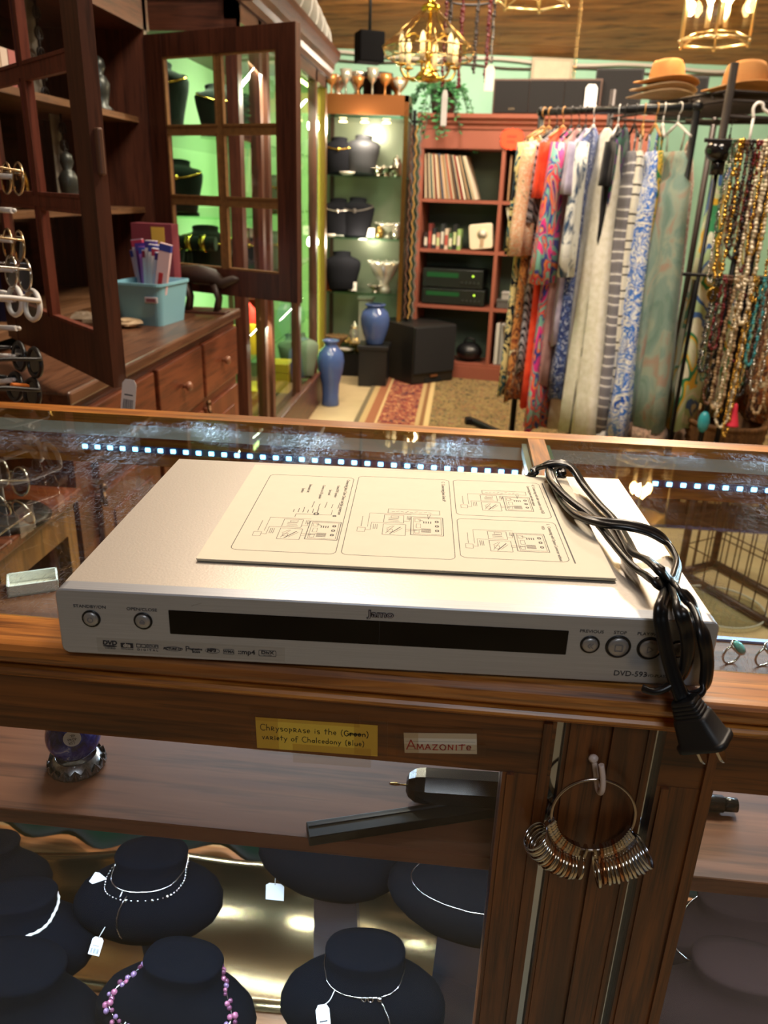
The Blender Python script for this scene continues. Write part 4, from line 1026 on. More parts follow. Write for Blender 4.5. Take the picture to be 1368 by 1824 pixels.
for y in (HY0, HY1 - .03): h((HX0, y, BZ), (HX1 - .022, y + .03, 1.86), 'side_board', DARKW)
for z in (.915, 1.19, 1.47): h((HX0 + .02, HY0 + .03, z), (HX1 - .06, HY1 - .03, z + .018), 'shelf_board', wood('shelf_pale', '#7d5a3c', '#684629', '#4c311d', 1, .6, .5, .1, .6))
h((HX0, HY0 - .02, 1.74), (HX1 - .022, HY1 + .02, 1.86), 'top_rail', DARKWY)
cr = [(HX1 - .03, 1.84), (HX1 + .01, 1.85), (HX1 + .02, 1.88), (HX1 + .06, 1.93), (HX1 + .07, 1.97), (HX0, 1.97), (HX0, 1.84)]
MB().prism([(x, HY0 - .05, z) for x, z in cr], (0, HY0 - .05, 0), (0, HY1 + .05, 0)).build('crown', DARKWY, hutch)
for i, (y1, y0) in enumerate(((2.79, 2.42), (2.39, 2.02), (1.99, 1.62))):
    d = MB().bb((HXB - .002, y0, .655), (HXB + .016, y1, .825), .004).build('drawer', REDWY, hutch)
    MB().lathe([(.006, 0), (.006, .008), (.013, .014), (.015, .021), (.009, .027), (.001, .029)], (HXB + .015, (y0 + y1) / 2, .74), 14, M=Matrix.Rotation(PI / 2, 3, 'Y')).build('knob', plain('porcelain_knob', '#8a5b42', .3), d)
    d = MB().bb((HXB - .002, y0, .08), (HXB + .014, y1, .62), .004).build('cupboard_door', REDW, hutch)
    MB().bb((HXB + .013, y0 + .06, .14), (HXB + .018, y1 - .06, .56), .003).build('door_panel', REDW, d)
    lt = MB(); yy = y0 - .012; lt.cyl((HXB + .012, yy + .03, .63), (HXB + .03, yy, .60), .006, n=8); lt.sph((HXB + .014, yy + .03, .632), .010)
    lt.build('latch', plain('old_brass', '#6e5138', .4, .8), d)
PUTTY = plain('putty_edge', '#8a6334', .7, var=.3, vscale=60)
def gdoor(free, hinge, z0, z1, mm, front):
    """glazed door frame, three panes high and two wide"""
    f = Vector((free[0], free[1], 0)); e = Vector((hinge[0], hinge[1], 0)) - f; w = e.length; e.normalize(); n = Vector((-e.y, e.x, 0)); t = .012
    o = Vector((f.x, f.y, 0))
    def bar(b, s0, s1, za, zb, tt=t, sh=0):
        P = [o + e * s0 - n * (tt + sh), o + e * s1 - n * (tt + sh), o + e * s1 + n * (tt - sh), o + e * s0 + n * (tt - sh)]
        return b.prism([p + Vector((0, 0, za)) for p in P], (0, 0, 0), (0, 0, zb - za))
    sw, rb, rt = .072, .085, .065
    b = MB(); bar(b, 0, sw, z0, z1); bar(b, w - sw, w, z0, z1); bar(b, sw, w - sw, z0, z0 + rb, t - .001); bar(b, sw, w - sw, z1 - rt, z1, t - .001)
    d = b.build('door', DARKW, hutch)
    mb = MB(); mid = w / 2; bar(mb, mid - .011, mid + .011, z0 + rb, z1 - rt, .008)
    zz = [z0 + rb + (z1 - rt - z0 - rb) * k / 3 for k in range(4)]
    for k in (1, 2): bar(mb, sw, w - sw, zz[k] - .010, zz[k] + .010, .0078)
    mb.build('muntin', mm, d)
    ed = MB()
    for (a, c) in ((sw, mid - .011), (mid + .011, w - sw)):
        for k in range(3):
            za, zb = zz[k] + (.010 if k else 0), zz[k + 1] - (.010 if k < 2 else 0)
            bar(MB_p := MB(), a, c, za, zb, .0012); MB_p.build('pane', GLASS, d)
            for (p0, p1, q0, q1) in ((a, c, za, za + .006), (a, c, zb - .006, zb), (a, a + .006, za, zb), (c - .006, c, za, zb)): bar(ed, p0, p1, q0, q1, .006, front * .004)
    ed.build('putty', mm if mm is not PUTTY else PUTTY, d)
    return d, e, n, o, w
Z0, Z1 = .94, 1.725
d1, e1, n1, o1, w1 = gdoor((-.596, 1.35), (-1.035, 1.785), Z0, Z1 + .02, wood('muntin_red', '#7a3f2e', '#6d3526', '#552618', 2, .6, .4, .2, .6), -1)
MB().box(o1 + e1 * -.001 + Vector((0, 0, 1.325)), (.028, .010, .07), Matrix.Rotation(math.atan2(e1.y, e1.x), 3, 'Z'), .003).build('catch_plate', plain('worn_edge', '#6b4a38', .5), d1)
gdoor((-.515, 2.59), (-1.06, 2.845), Z0, Z1, PUTTY, -1)
price_tag(at(231, 676, 1.345), .026, .058, 'white barcode tag hanging from the near hutch door', None, .12, True, lean=-.1)

# things on the hutch counter
ct = lambda px, py: atz(px, py, BZ)
g = ct(268, 575)
bas = thing('plastic_basket', 'light blue plastic basket of incense boxes on the hutch counter', 'basket', (g.x, g.y + .03, BZ), -.12)
def basket():
    b = MB(); rs = []
    for sc_, z in ((.80, 0), (.86, .05), (.93, .10), (.955, .117), (1.0, .118), (1.0, .126), (.94, .126), (.90, .10), (.78, .006)):
        rs.append([(x, y, z) for x, y in rrect(-.085 * sc_, -.105 * sc_, .085 * sc_, .105 * sc_, .022 * sc_, 4)])
    return b.rings(rs, smooth=False)
basket().build('tub', plain('sky_blue_plastic', '#86bfd0', .35), bas, False)
MB().bb((.028, -.1015, .070), (.070, -.0965, .088), .003).build('front_label', plain('label_pale', '#cfc9cf', .5), bas, False)
MB().bb((.034, -.1022, .074), (.064, -.1014, .084)).build('label_print', plain('label_print', '#8a5560', .5), bas, False)
cols = ['#d8c3d0', '#cdbccf', '#6a2f77', '#b56fc0', '#e9e4ea', '#e2d8df', '#e9e4ea', '#efe9ec', '#d2d5ea', '#e9c9cf']
nm = ['pale pink', 'dusty pink', 'dark purple', 'bright purple', 'plain white', 'off white', 'white with red print', 'tall white', 'white and blue', 'blush pink']
for i in range(10):
    x = -.045 + i * .0098; hgt = .205 + .01 * ((i * 3) % 4)
    M = WM[bas] @ Matrix.Translation((x, .060 - .0135 * i, .008)) @ Matrix.Rotation(-.17 + .040 * i, 4, 'Y') @ Matrix.Rotation(-.03, 4, 'X')
    t = thing('incense_box', '%s incense box standing in the blue basket, number %s from the door' % (nm[i], ['one', 'two', 'three', 'four', 'five', 'six', 'seven', 'eight', 'nine', 'ten'][i]), 'box', M=M, group='incense boxes in the blue basket')
    MB().bb((-.0185, -.0060, 0), (.0185, .0060, hgt)).build('carton', plain('inc%d' % i, cols[i], .5), t, False)
    MB().bb((-.0187, -.0062, hgt - .022), (.0187, .0062, hgt - .002)).build('top_band', plain('incb%d' % (i % 3), ('#3b49a0', '#b03a55', '#4b3a8c')[i % 3], .5), t, False)
    if i > 4: MB().bb((-.010, -.0066, .10), (.004, -.0059, .15)).build('printed_mark', plain('inc_red', '#c4363a', .5), t, False)
g2 = ct(235, 588)
t = thing('incense_carton', 'red and yellow incense carton behind the blue basket', 'carton', (g.x - .02, g.y + .19, BZ), -.1)
MB().bb((-.09, -.02, 0), (.05, .03, .285)).build('carton', plain('carton_red', '#7b3540', .5), t, False)
MB().bb((-.02, -.0215, .22), (.025, -.0195, .275)).build('yellow_patch', plain('carton_yellow', '#d6b04a', .5), t, False)
# iguana-like wooden dog figurine
g3 = ct(358, 556)
fig = thing('wooden_figurine', 'dark carved wooden animal figurine on the far end of the counter', 'figurine', (g3.x, g3.y, BZ))
b = MB(); bx0 = Vector((g3.x, g3.y, BZ + .095))
b.tube([bx0 + Vector(p) for p in ((-.09, .02, .01), (-.06, .01, .028), (0, 0, .03), (.05, 0, .022), (.085, -.01, .005), (.125, -.015, .02), (.15, -.015, .022))], [.016, .028, .032, .028, .018, .014, .004], 10)
for p in ((-.05, .016), (-.045, -.018), (.05, .016), (.055, -.018)): b.tube([bx0 + Vector((p[0], p[1], 0)), bx0 + Vector((p[0] + .014, p[1] * 1.2, -.045)), bx0 + Vector((p[0] + .004, p[1] * 1.2, -.093))], [.014, .009, .011], 8)
b.build('carving', plain('carved_wood', '#35241a', .5, var=.2), fig)
MB().box((g3.x + .01, g3.y, BZ + .004), (.17, .07, .008), None, .003).build('base', DARKWX, fig)
for (px, py, r_, sz_, col, lab) in ((150, 588, .045, .6, '#7b6a55', 'rough brown rock on the counter behind the near door'), (228, 583, .040, .35, '#b59b78', 'flat pale driftwood piece beside the blue basket'),
                                     (150, 606, .030, .5, '#6fa3b4', 'pale blue crystal chunk in front of the brown rock'), (216, 570, .022, .6, '#7d8a86', 'small grey green stone next to the driftwood')):
    g = ct(px, py); b = MB(); n, m = 12, 8
    rs = [[(g.x + r_ * math.sin(PI * i / m) * math.cos(2 * PI * j / n) * (1 + .25 * rnd.uniform(-1, 1)) + .0001 * math.cos(j), g.y + r_ * math.sin(PI * i / m) * math.sin(2 * PI * j / n) * (1 + .25 * rnd.uniform(-1, 1)) + .0001 * math.sin(j), BZ + r_ * sz_ * (1 - math.cos(PI * i / m))) for j in range(n)] for i in range(m + 1)]
    b.rings(rs, smooth=False); o = b.build('stone', plain('stone' + col, col, .6, var=.4, vscale=60), loc=(g.x, g.y, BZ)); tag(o, lab, 'stone')
# things on the shelves inside
def shelfthing(px, X, z, fn, name, lab, cat, group=None):
    # px only sets how far along the shelf the thing stands
    p = atx(px, 300, X); t = thing(name, lab, cat, (X, p.y, z), 0, group); fn(t, Vector((X, p.y, z))); return t
def f_fig(t, p):
    MB().lathe([(.03, 0), (.032, .01), (.02, .02), (.026, .05), (.030, .08), (.018, .10), (.012, .105), (.020, .125), (.016, .145), (.002, .155)], p, 12).build('figure', plain('pewter', '#4f5450', .35, .6, var=.4), t)
    MB().lathe([(.035, 0), (.035, .008)], p, 12).build('base', BLACKP, t)
shelfthing(192, -1.16, 1.488, f_fig, 'pewter_figurine', 'small pewter figurine on the upper shelf by the far post', 'figurine')
shelfthing(120, -1.17, 1.208, f_fig, 'pewter_figurine', 'small pewter figurine on the lower shelf behind the near door', 'figurine')
for i in range(8):
    y = 1.86 + i * .036; c_ = ['#d9c8b0', '#c9b79c', '#e2d6c4', '#b98f86', '#d9c8b0', '#cdb89e', '#e0cdbd', '#b56d68'][i]
    t = thing('soap_box', '%s boxed soap, %s along the upper hutch shelf' % (['tan', 'beige', 'ivory', 'rose', 'sand', 'buff', 'cream', 'red'][i], ['first', 'second', 'third', 'fourth', 'fifth', 'sixth', 'seventh', 'eighth'][i]), 'box', (-1.17, y, 1.488), 0, 'boxed soaps on the upper shelf')
    MB().bb((-.04, -.016, 0), (.04, .016, .085)).build('carton', plain('soap%d' % i, c_, .6), t, False)
    MB().bb((.0395, -.012, .02), (.0408, .012, .04)).build('printed_label', plain('soaplab%d' % (i % 3), ('#7d4040', '#a58f74', '#4a4038')[i % 3], .6), t, False)
def f_scroll(t, p):
    b = MB()
    for k in range(5):
        z = .02 + k * .05; pts = [(0, .024 * math.cos(a * .7) * (1 - a / 12), z + .024 * math.sin(a * .7) * (1 - a / 12)) for a in range(11)]
        b.tube([p + Vector(q) for q in pts], .0035, 6); b.tube([p + Vector((0, .0 - q[1] * .7 + .012, q[2])) for q in pts], .003, 6)
    b.cyl(p, p + Vector((0, 0, .27)), .004, n=8); b.build('scrollwork', BLACKM, t)
    MB().bb((p.x - .02, p.y - .035, p.z), (p.x - .017, p.y + .035, p.z + .26)).build('backing', plain('grey_backing', '#7c776c', .6), t)
shelfthing(95, -1.22, 1.488, f_scroll, 'iron_scroll', 'wrought iron scroll on grey card on the upper hutch shelf', 'ornament')
shelfthing(118, -1.24, 1.208, f_scroll, 'iron_scroll', 'wrought iron scroll on grey card on the middle hutch shelf', 'ornament')
def f_bead(t, p):
    b = MB()
    for k in range(60): b.sph(p + Vector((rnd.gauss(0, .028), rnd.gauss(0, .03), abs(rnd.gauss(.02, .016)))), .008, 6, 5)
    b.build('beads', plain('jet_beads', '#262428', .2), t)
shelfthing(20, -1.16, 1.488, f_bead, 'bead_heap', 'heap of black beads on the upper hutch shelf', 'beads')
def f_plate(t, p): MB().lathe([(.05, 0), (.055, .004), (.10, .014), (.10, .018), (.05, .007), (.001, .006)], p, 28, .6, 1).build('dish', plain('green_glaze', '#5d6a3c', .25), t)
shelfthing(70, -1.16, 1.208, f_plate, 'green_dish', 'shallow green dish on the middle hutch shelf', 'dish')
def f_brace(t, p):
    MB().torus(p + Vector((0, 0, .04)), .035, .006, (1, .3, 0), 24, 8).build('bangle', GOLDM, t)
    MB().lathe([(.02, 0), (.012, .004), (.005, .006)], p, 12).build('foot', GOLDM, t)
shelfthing(38, -1.14, 1.225, f_brace, 'brass_bangle', 'brass bangle standing on the green dish in the hutch', 'bangle')
g = ct(140, 560)
t = thing('picture_box', 'dark blue picture box standing behind the glass of the near door', 'box', (-1.2, 2.06, BZ + .053))
MB().bb((-.03, -.05, 0), (.03, .05, .17)).build('box', plain('navy_box', '#23284a', .4), t, False)
MB().bb((.0295, -.035, .05), (.031, .02, .14)).build('picture', plain('box_picture', '#b08878', .5, var=.5, vscale=40), t, False)

# ------------------------------------------------------------------ side table with the sunglasses rack, behind the case
TZ = .70
tb = thing('side_table', 'small reddish wooden table behind the case, under the sunglasses rack', 'table', (-.95, 1.29, 0))
TT = wood('table_top_wood', '#8a4a2c', '#7b3f25', '#5c2c18', 0, .6, .35, .3, .6); TE = wood('table_edge_wood', '#a9763f', '#946233', '#6d4422', 2, .6, .4, .2, .6)
tx0, tx1, ty0, ty1 = -1.22, -.745, 1.105, 1.455
MB().bb((tx0, ty0, TZ - .022), (tx1, ty1, TZ), .004).build('table_top', TT, tb)
for x in (tx0 + .015, tx1 - .05):
    for y in (ty0 + .015, ty1 - .05): MB().bb((x, y, 0), (x + .035, y + .035, TZ - .022)).build('leg', TE, tb)
MB().bb((tx1 - .03, ty0 + .05, TZ - .085), (tx1 - .012, ty1 - .05, TZ - .022)).bb((tx0 + .05, ty0 + .02, TZ - .085), (tx1 - .05, ty0 + .04, TZ - .022)).build('apron', TE, tb)
rk = Vector((-.800, 1.27, TZ))
rack = thing('sunglasses_rack', 'grey sunglasses rack with white pegs at the left edge', 'rack', rk)
GREYA = plain('grey_acrylic', '#9a9c9e', .3)
MB().lathe([(.075, 0), (.078, .006), (.07, .014), (.02, .018)], rk, 32).build('base', plain('dark_base', '#2b2523', .4), rack)
MB().bb((rk.x - .045, rk.y - .02, TZ + .015), (rk.x + .012, rk.y - .014, 1.30), .002).bb((rk.x - .04, rk.y - .014, TZ + .015), (rk.x - .034, rk.y + .02, 1.30)).build('panel', GREYA, rack)
pegy = [312, 372, 425, 478, 531, 582, 632, 681]
for py in pegy:
    a = at(-12, py + 1, 1.245); c = at(30 if py in (312, 582) else 22, py + (3 if py != 681 else -4), 1.215)
    MB().cyl(a, c, .0042, n=10).sph(c + (c - a).normalized() * .006, .0035).build('peg', WHITEP, rack)
for py in (735, 775, 815): 
    a = at(10, py, 1.235); c = at(72, py - 6, 1.215); MB().cyl(a, c, .0042, n=10).build('peg', WHITEP, rack)
def shades(pos, yaw, pitch, fm, lm, lab, R=.024, thick=.0022):
    M = Matrix.Translation(pos) @ Matrix.Rotation(yaw + PI + .35, 4, 'Z') @ Matrix.Rotation(pitch, 4, 'X') @ Matrix.Scale(.9, 4)
    t = thing('sunglasses', lab, 'sunglasses', M=M, group='sunglasses on the rack')
    for sx in (-1, 1):
        o = [(sx * .034 + R * 1.12 * math.cos(a * PI / 12) * (1 - .1 * math.sin(a * PI / 12)), 0, R * math.sin(a * PI / 12)) for a in range(24)]
        MB().tube(o, thick, 6, True).build('rim', fm, t, False)
        MB().add([(x, -.001, z) for x, y, z in o] + [(x, .001, z) for x, y, z in o], [tuple(range(24)), tuple(reversed(range(24, 48)))] + [(i, (i + 1) % 24, 24 + (i + 1) % 24, 24 + i) for i in range(24)]).build('lens', lm, t, False)
        MB().tube(spline([(sx * .061, .002, .010), (sx * .068, .012, .011), (sx * .068, .08, .010), (sx * .064, .125, -.012)], 5), thick * .9, 6).build('temple', fm, t, False)
    MB().tube(spline([(-.012, 0, .006), (0, -.003, .011), (.012, 0, .006)], 5), thick * .9, 6).build('bridge', fm, t, False)
    return t
AMB = glass('amber_lens', '#a5876a', 1.4); DKL = plain('dark_lens', '#17181b', .08, 0, .6); BLL = plain('blue_lens', '#2f6f93', .08, .3)
ALB = plain('pale_gold_wire', '#c9b08a', .25, 1)
shades(at(22, 318, 1.215), -1.15, .1, ALB, AMB, 'gold wire sunglasses with amber lenses on the top peg')
shades(at(24, 436, 1.215), -1.15, .1, ALB, AMB, 'gold wire sunglasses with brown lenses on the third peg')
shades(at(32, 486, 1.205), -1.1, .1, SILVER, glass('grey_lens', '#8f8f90', 1.4), 'silver wire sunglasses with grey lenses below the brown pair', .026)
shades(at(42, 540, 1.205), -1.0, .15, WHITEP, glass('clear_lens', '#c8ccd0', 1.4), 'white framed sunglasses in the middle of the rack', .024, .0045)
shades(at(48, 640, 1.20), -1.05, .1, BLACKP, DKL, 'black framed sunglasses above the black and orange pair', .024, .004)
o_ = shades(at(42, 694, 1.195), -1.0, .2, BLACKP, DKL, 'black sunglasses with orange tips on the lowest visible peg', .024, .0045)
MB().box((-.05, .03, .012), (.012, .03, .012), None, .002).build('orange_tip', plain('orange_plastic', '#e07a2c', .4), o_, False)
shades(at(18, 850, 1.20), -.9, .2, SILVER, AMB, 'round brown lens sunglasses on a low peg seen through the glass', .026)
shades(at(20, 905, 1.16), -.8, -.3, SILVER, BLL, 'round blue lens sunglasses above the rack base', .024)

# ------------------------------------------------------------------ long glass cabinet with green back, behind the hutch
GX0, GX1, GY0, GY1, GZ = -1.52, -.865, 3.22, 5.22, 1.90
gc = thing('glass_cabinet', 'long dark wood and glass cabinet lit green inside, behind the hutch', 'cabinet', (-1.2, 4.2, 0))
k = lambda a, b, n, m, ch=0.0: MB().bb(a, b, ch).build(n, m, gc)
k((GX0, GY0, 0), (GX1, GY1, .20), 'plinth', DARKWY)
k((GX1 - .02, GY0, .20), (GX1 + .02, GY1 + .02, .225), 'base_moulding', DARKWY, .006)
for y in (GY0, GY0 + .33, GY0 + .46, GY0 + 1.10, GY0 + 1.62, GY1 - .06):
    wdt = .06 if y in (GY0,) else (.05 if y != GY1 - .06 else .06)
    k((GX1 - .045, y, .2), (GX1, y + wdt, GZ), 'post', DARKW if y != GY1 - .06 else plain('brass_post', '#7a5a26', .35, .5))
k((GX0, GY0, .2), (GX0 + .05, GY0 + .05, GZ), 'post', DARKW); k((GX0, GY1 - .05, .2), (GX0 + .05, GY1, GZ), 'post', DARKW)
GRN = plain('green_lining', '#bcd8b0', .6)
k((GX0 + .01, GY0 + .05, .2), (GX0 + .02, GY1 - .05, GZ), 'back_panel', GRN)
k((GX0 + .02, GY1 - .03, .2), (GX1 - .05, GY1 - .02, GZ), 'end_panel', GRN)
k((GX0, GY0, GZ - .10), (GX1, GY0 + .05, GZ), 'top_rail', DARKWX); k((GX1 - .045, GY0, GZ - .06), (GX1, GY1, GZ), 'top_rail', DARKWY)
k((GX0, GY0, GZ), (GX1, GY1, GZ + .02), 'roof', DARKWY)
cp = [(GX1 - .02, GZ), (GX1 + .012, GZ + .002), (GX1 + .014, GZ + .03), (GX1 + .03, GZ + .045), (GX1 + .034, GZ + .075), (GX1 + .065, GZ + .11), (GX1 + .068, GZ + .14), (GX1 - .02, GZ + .14)]
MB().prism([(x, GY0 - .06, z) for x, z in cp], (0, GY0 - .06, 0), (0, GY1 + .07, 0)).build('crown', DARKWY, gc)
cp2 = [(GY0 + .02, GZ), (GY0 - .012, GZ + .002), (GY0 - .014, GZ + .03), (GY0 - .03, GZ + .045), (GY0 - .034, GZ + .075), (GY0 - .065, GZ + .11), (GY0 - .068, GZ + .14), (GY0 + .02, GZ + .14)]
MB().prism([(GX0, y, z) for y, z in cp2], (0, 0, 0), (GX1 - GX0 + .06, 0, 0)).build('crown', DARKWX, gc)
for ya, yb in ((GY0 + .06, GY0 + .33), (GY0 + .51, GY0 + 1.10), (GY0 + 1.15, GY0 + 1.62), (GY0 + 1.67, GY1 - .06)): k((GX1 - .024, ya, .225), (GX1 - .020, yb, GZ - .06), 'front_pane', GLASSG)
k((GX0 + .05, GY0 + .022, .2), (GX1 - .045, GY0 + .026, GZ - .10), 'end_pane', GLASSG)
for z in (.55, .88, 1.16, 1.46): k((GX0 + .03, GY0 + .06, z), (GX1 - .06, GY1 - .06, z + .008), 'glass_shelf', glass('shelf_glass', '#eefaf0', 1.0))
TUBE = plain('lamp_tube', '#f4ffd0', .4, emit='#e6ff9a', es=9)
for (a, c) in (((GX1 - .07, GY0 + .08, GZ - .07), (GX1 - .07, GY0 + .62, GZ - .07)), ((GX1 - .07, GY0 + 1.2, GZ - .07), (GX1 - .07, GY1 - .12, GZ - .07)), ((GX1 - .05, GY1 - .1, .26), (GX1 - .05, GY1 - .1, GZ - .1))):  # upright tube put in for the glow along the glass edge
    MB().cyl(a, c, .009, n=10).build('lamp_tube', TUBE, gc)
for y, z, p in ((GY0 + .35, GZ - .09, 8), (GY0 + 1.45, GZ - .09, 7), (GY0 + .4, .80, 3.5), (GY0 + 1.3, .8, 3)):
    area('cabinet_tube_light', (GX1 - .10, y, z), (GX0 + .1, y, z - .45), .05, p, (.92, 1.0, .74), .6)
k((GX1 - .055, GY1 - .075, .24), (GX1 - .052, GY1 - .068, GZ - .08), 'lit_edge', plain('lit_glass_edge', '#8fe08a', .3, emit='#9de69a', es=.8))  # green glow of the glass edge put in as emission
# jewellery stands in the cabinet
DGV = plain('green_black_velvet', '#101b17', .9, 0, .1, sheen=.2)
def mini_bust(p, s, yaw, lab, mat=DGV, cm=GOLDM, group=None, lean=-14, beads=True):
    t = thing('jewellery_bust', lab, 'bust', p, 0, group); R = Matrix.Rotation(yaw, 3, 'Z') @ Matrix.Rotation(math.radians(lean), 3, 'X'); n = 20; rs = []
    c = Vector(p) + Vector((0, 0, .172 * s))
    for dz, rx, ry, oy in SEC[:10] + [(-.075, .084, .036, -.020), (-.09, .080, .036, -.016), (-.13, .070, .036, -.006), (-.170, .062, .036, .004), (-.172, .060, .034, .004)]: rs.append([c + R @ (Vector((rx * math.cos(2 * PI * j / n), oy + ry * math.sin(2 * PI * j / n), dz)) * s) for j in range(n)])
    MB().rings(rs).build('bust_form', mat, t)
    MB().lathe([(.066 * s, 0), (.066 * s, .008), (.060 * s, .012)], p, 20, 1, .66).build('foot', mat, t)
    if beads:
        b = MB(); m = 40; pts = []
        for i in range(m):
            a = 2 * PI * i / m; f = (.5 - .5 * math.sin(a)) ** 1.8; dz = -.014 - .055 * f; d, rx, ry, oy = secat(dz)
            pts.append(c + R @ (Vector(((rx + .003) * math.cos(a), oy + (ry + .003) * math.sin(a), d)) * s))
        b.tube(pts, .0032 * s, 6, True); b.sph(pts[30], .010 * s, 8, 6); b.build('chain', cm, t)
    return t
gb = lambda px, py, Y: at(px, py, Y)
mini_bust((-1.26, 3.46, 1.468), 1.5, .25, 'green black bust with chunky gold necklace on the top shelf of the glass cabinet')
mini_bust((-1.06, 3.60, 1.468), 1.15, .5, 'green black bust with gold collar behind the far hutch door')
mini_bust((-1.02, 3.84, 1.468), 1.1, .5, 'smaller bust behind the gold collar bust in the glass cabinet', beads=False)
mini_bust((-1.2, 3.48, 1.168), 1.2, .2, 'bust with gold chain on the second shelf of the glass cabinet')
mini_bust((-1.12, 3.55, .888), 1.35, .3, 'dark bust with long gold chain on the third cabinet shelf')
mini_bust((-1.0, 3.80, .888), 1.25, .3, 'dark bust with thin gold chain beside the long chain bust')
mini_bust((-1.26, 3.40, .888), 1.1, .2, 'dark bust with gold pendant nearest the cabinet end pane')
mini_bust((-.98, 4.25, 1.168), 1.0, .6, 'pale gold necklace bust further back in the glass cabinet', plain('pale_velvet', '#4a5a48', .9))
mini_bust((-.98, 4.2, .888), 1.1, .6, 'gold necklace bust on the third shelf further back', plain('pale_velvet', '#4a5a48', .9))
t = thing('bracelet_bar', 'black bar holding three broad gold cuffs in the glass cabinet', 'bracelet stand', (-1.14, 3.40, .888))
MB().cyl((-1.26, 3.40, 1.06), (-1.03, 3.40, 1.06), .028, n=14).cyl((-1.145, 3.40, .9), (-1.145, 3.40, 1.06), .012, n=10).lathe([(.06, 0), (.06, .01)], (-1.145, 3.40, .888), 16).build('bar', DGV, t)
for i in range(3): MB().cyl((-1.215 + i * .06, 3.40, 1.06), (-1.19 + i * .06, 3.40, 1.06), .034, n=18).build('cuff', GOLDM, t)
YBX = plain('yellow_box', '#d8c02a', .5); GBX = plain('gold_box', '#c79a24', .4)
for (x, y, z, w_, d_, h_, m_, lab) in ((-.985, 3.34, .228, .12, .13, .22, YBX, 'yellow box on the cabinet floor nearest the post'), (-.985, 3.34, .56, .12, .13, .17, YBX, 'tall yellow box on the lowest glass shelf'),
        (-.955, 3.70, .558, .10, .12, .14, GBX, 'gold gift box on the lowest glass shelf'), (-.955, 3.70, .70, .08, .1, .11, plain('red_box', '#b3241e', .4), 'red gift box stacked on the gold box'),
        (-.96, 3.74, .228, .12, .2, .16, YBX, 'flat yellow box on the cabinet floor behind the red box'), (-.98, 4.35, .228, .12, .16, .16, GBX, 'gold box standing further along the cabinet floor'),
        (-1.16, 3.62, .228, .1, .16, .2, plain('brown_drawers', '#5f4a22', .5), 'small brown drawer box on the cabinet floor')):
    t = thing('gift_box', lab, 'box', (x, y, z)); MB().bb((-w_ / 2, -d_ / 2, 0), (w_ / 2, d_ / 2, h_ * .72)).build('box_base', m_, t, False)
    MB().bb((-w_ / 2 - .003, -d_ / 2 - .003, h_ * .72), (w_ / 2 + .003, d_ / 2 + .003, h_), .002).build('lid', m_, t, False)
mini_bust((-.97, 4.72, .228), 1.5, .6, 'grey green bust on the cabinet floor at the far end', plain('grey_green', '#56604e', .9), beads=False)
# duct along the top of the cabinet
dt = thing('flexible_duct', 'grey ribbed flexible duct lying on top of the glass cabinet', 'duct', (-1.05, 4.5, GZ + .14))
pts = spline([(-.98, 3.0, 2.26), (-.99, 3.6, 2.26), (-1.0, 4.3, 2.22), (-1.0, 4.9, 2.15), (-.98, 5.25, 2.06)], 10)
MB().tube(pts, [.14 + (.006 if i % 2 else 0) for i in range(len(pts))], 22).build('hose', plain('duct_grey', '#8f8f8a', .45, .3), dt)
for i in range(2, len(pts) - 1, 3):
    ax_ = (pts[i + 1] - pts[i - 1]).normalized(); MB().torus(pts[i], .147, .004, ax_, 24, 6).build('rib', plain('duct_rib', '#b9b9b2', .4), dt)
# ------------------------------------------------------------------ glass etagere in the far corner
ET = thing('glass_etagere', 'brass framed display stand with glass shelves in the far corner', 'display stand', (-.70, 6.0, 0))
ex0, ex1, ey0, ey1 = -1.0, -.42, 5.82, 6.2
e = lambda a, b, n, m, ch=0.0: MB().bb(a, b, ch).build(n, m, ET)
EZ = [.17, .60, .97, 1.375, 1.74]
for x in (ex0, ex1 - .03):
    for y in (ey0, ey1 - .03): e((x, y, .17), (x + .03, y + .03, 1.88), 'post', plain('brass_tube', '#a8864a', .25, 1.0) if y == ey0 else plain('dark_post', '#3a2c1e', .4))
for z in EZ: e((ex0 + .004, ey0 + .004, z), (ex1 - .004, ey1 - .004, z + .012), 'glass_shelf', glass('etagere_glass', '#d9efe4', 1.3))
e((ex0, ey0, 1.76), (ex1, ey0 + .02, 1.84), 'top_band', plain('copper_band', '#a5683a', .3, .8)); e((ex0, ey0, 1.84), (ex1, ey1, 1.88), 'top_board', plain('copper_band', '#a5683a', .3, .8))
e((ex0 + .03, ey1 - .02, .2), (ex1 - .03, ey1 - .012, 1.76), 'back_mirror', plain('pale_backing', '#8d9a80', .3, .3))
e((ex0 + .01, ey0 + .02, 0), (ex1 - .1, ey0 + .05, .17), 'base', BLACKM); e((ex0 + .05, ey1 - .06, 0), (ex1 - .05, ey1 - .03, .17), 'base', BLACKM)
for x in (ex0 + .12, ex0 + .27, ex0 + .42):
    MB().lathe([(.028, 0), (.03, .004), (.022, .012)], (x, 5.98, 1.722), 16).build('spot_lamp', plain('spot_glow', '#fff0c8', .4, emit='#ffe2a0', es=4), ET)
point('etagere_fill_light', (-.72, 5.78, 1.68), 9, WARM, .04)  # unseen fill in front of the shelves, brightens the etagere
point('etagere_fill_light', (-.72, 5.75, .95), 4, WARM, .04)  # second fill, lower down
CRY = glass('crystal', '#e8e6da', 2.2); SILV2 = plain('silver_plate', '#c9c4b4', .18, 1.0)
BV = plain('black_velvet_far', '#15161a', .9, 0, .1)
mini_bust((-.90, 5.95, 1.387), 1.35, .1, 'black bust with gold pendant necklace on the top etagere shelf', BV)
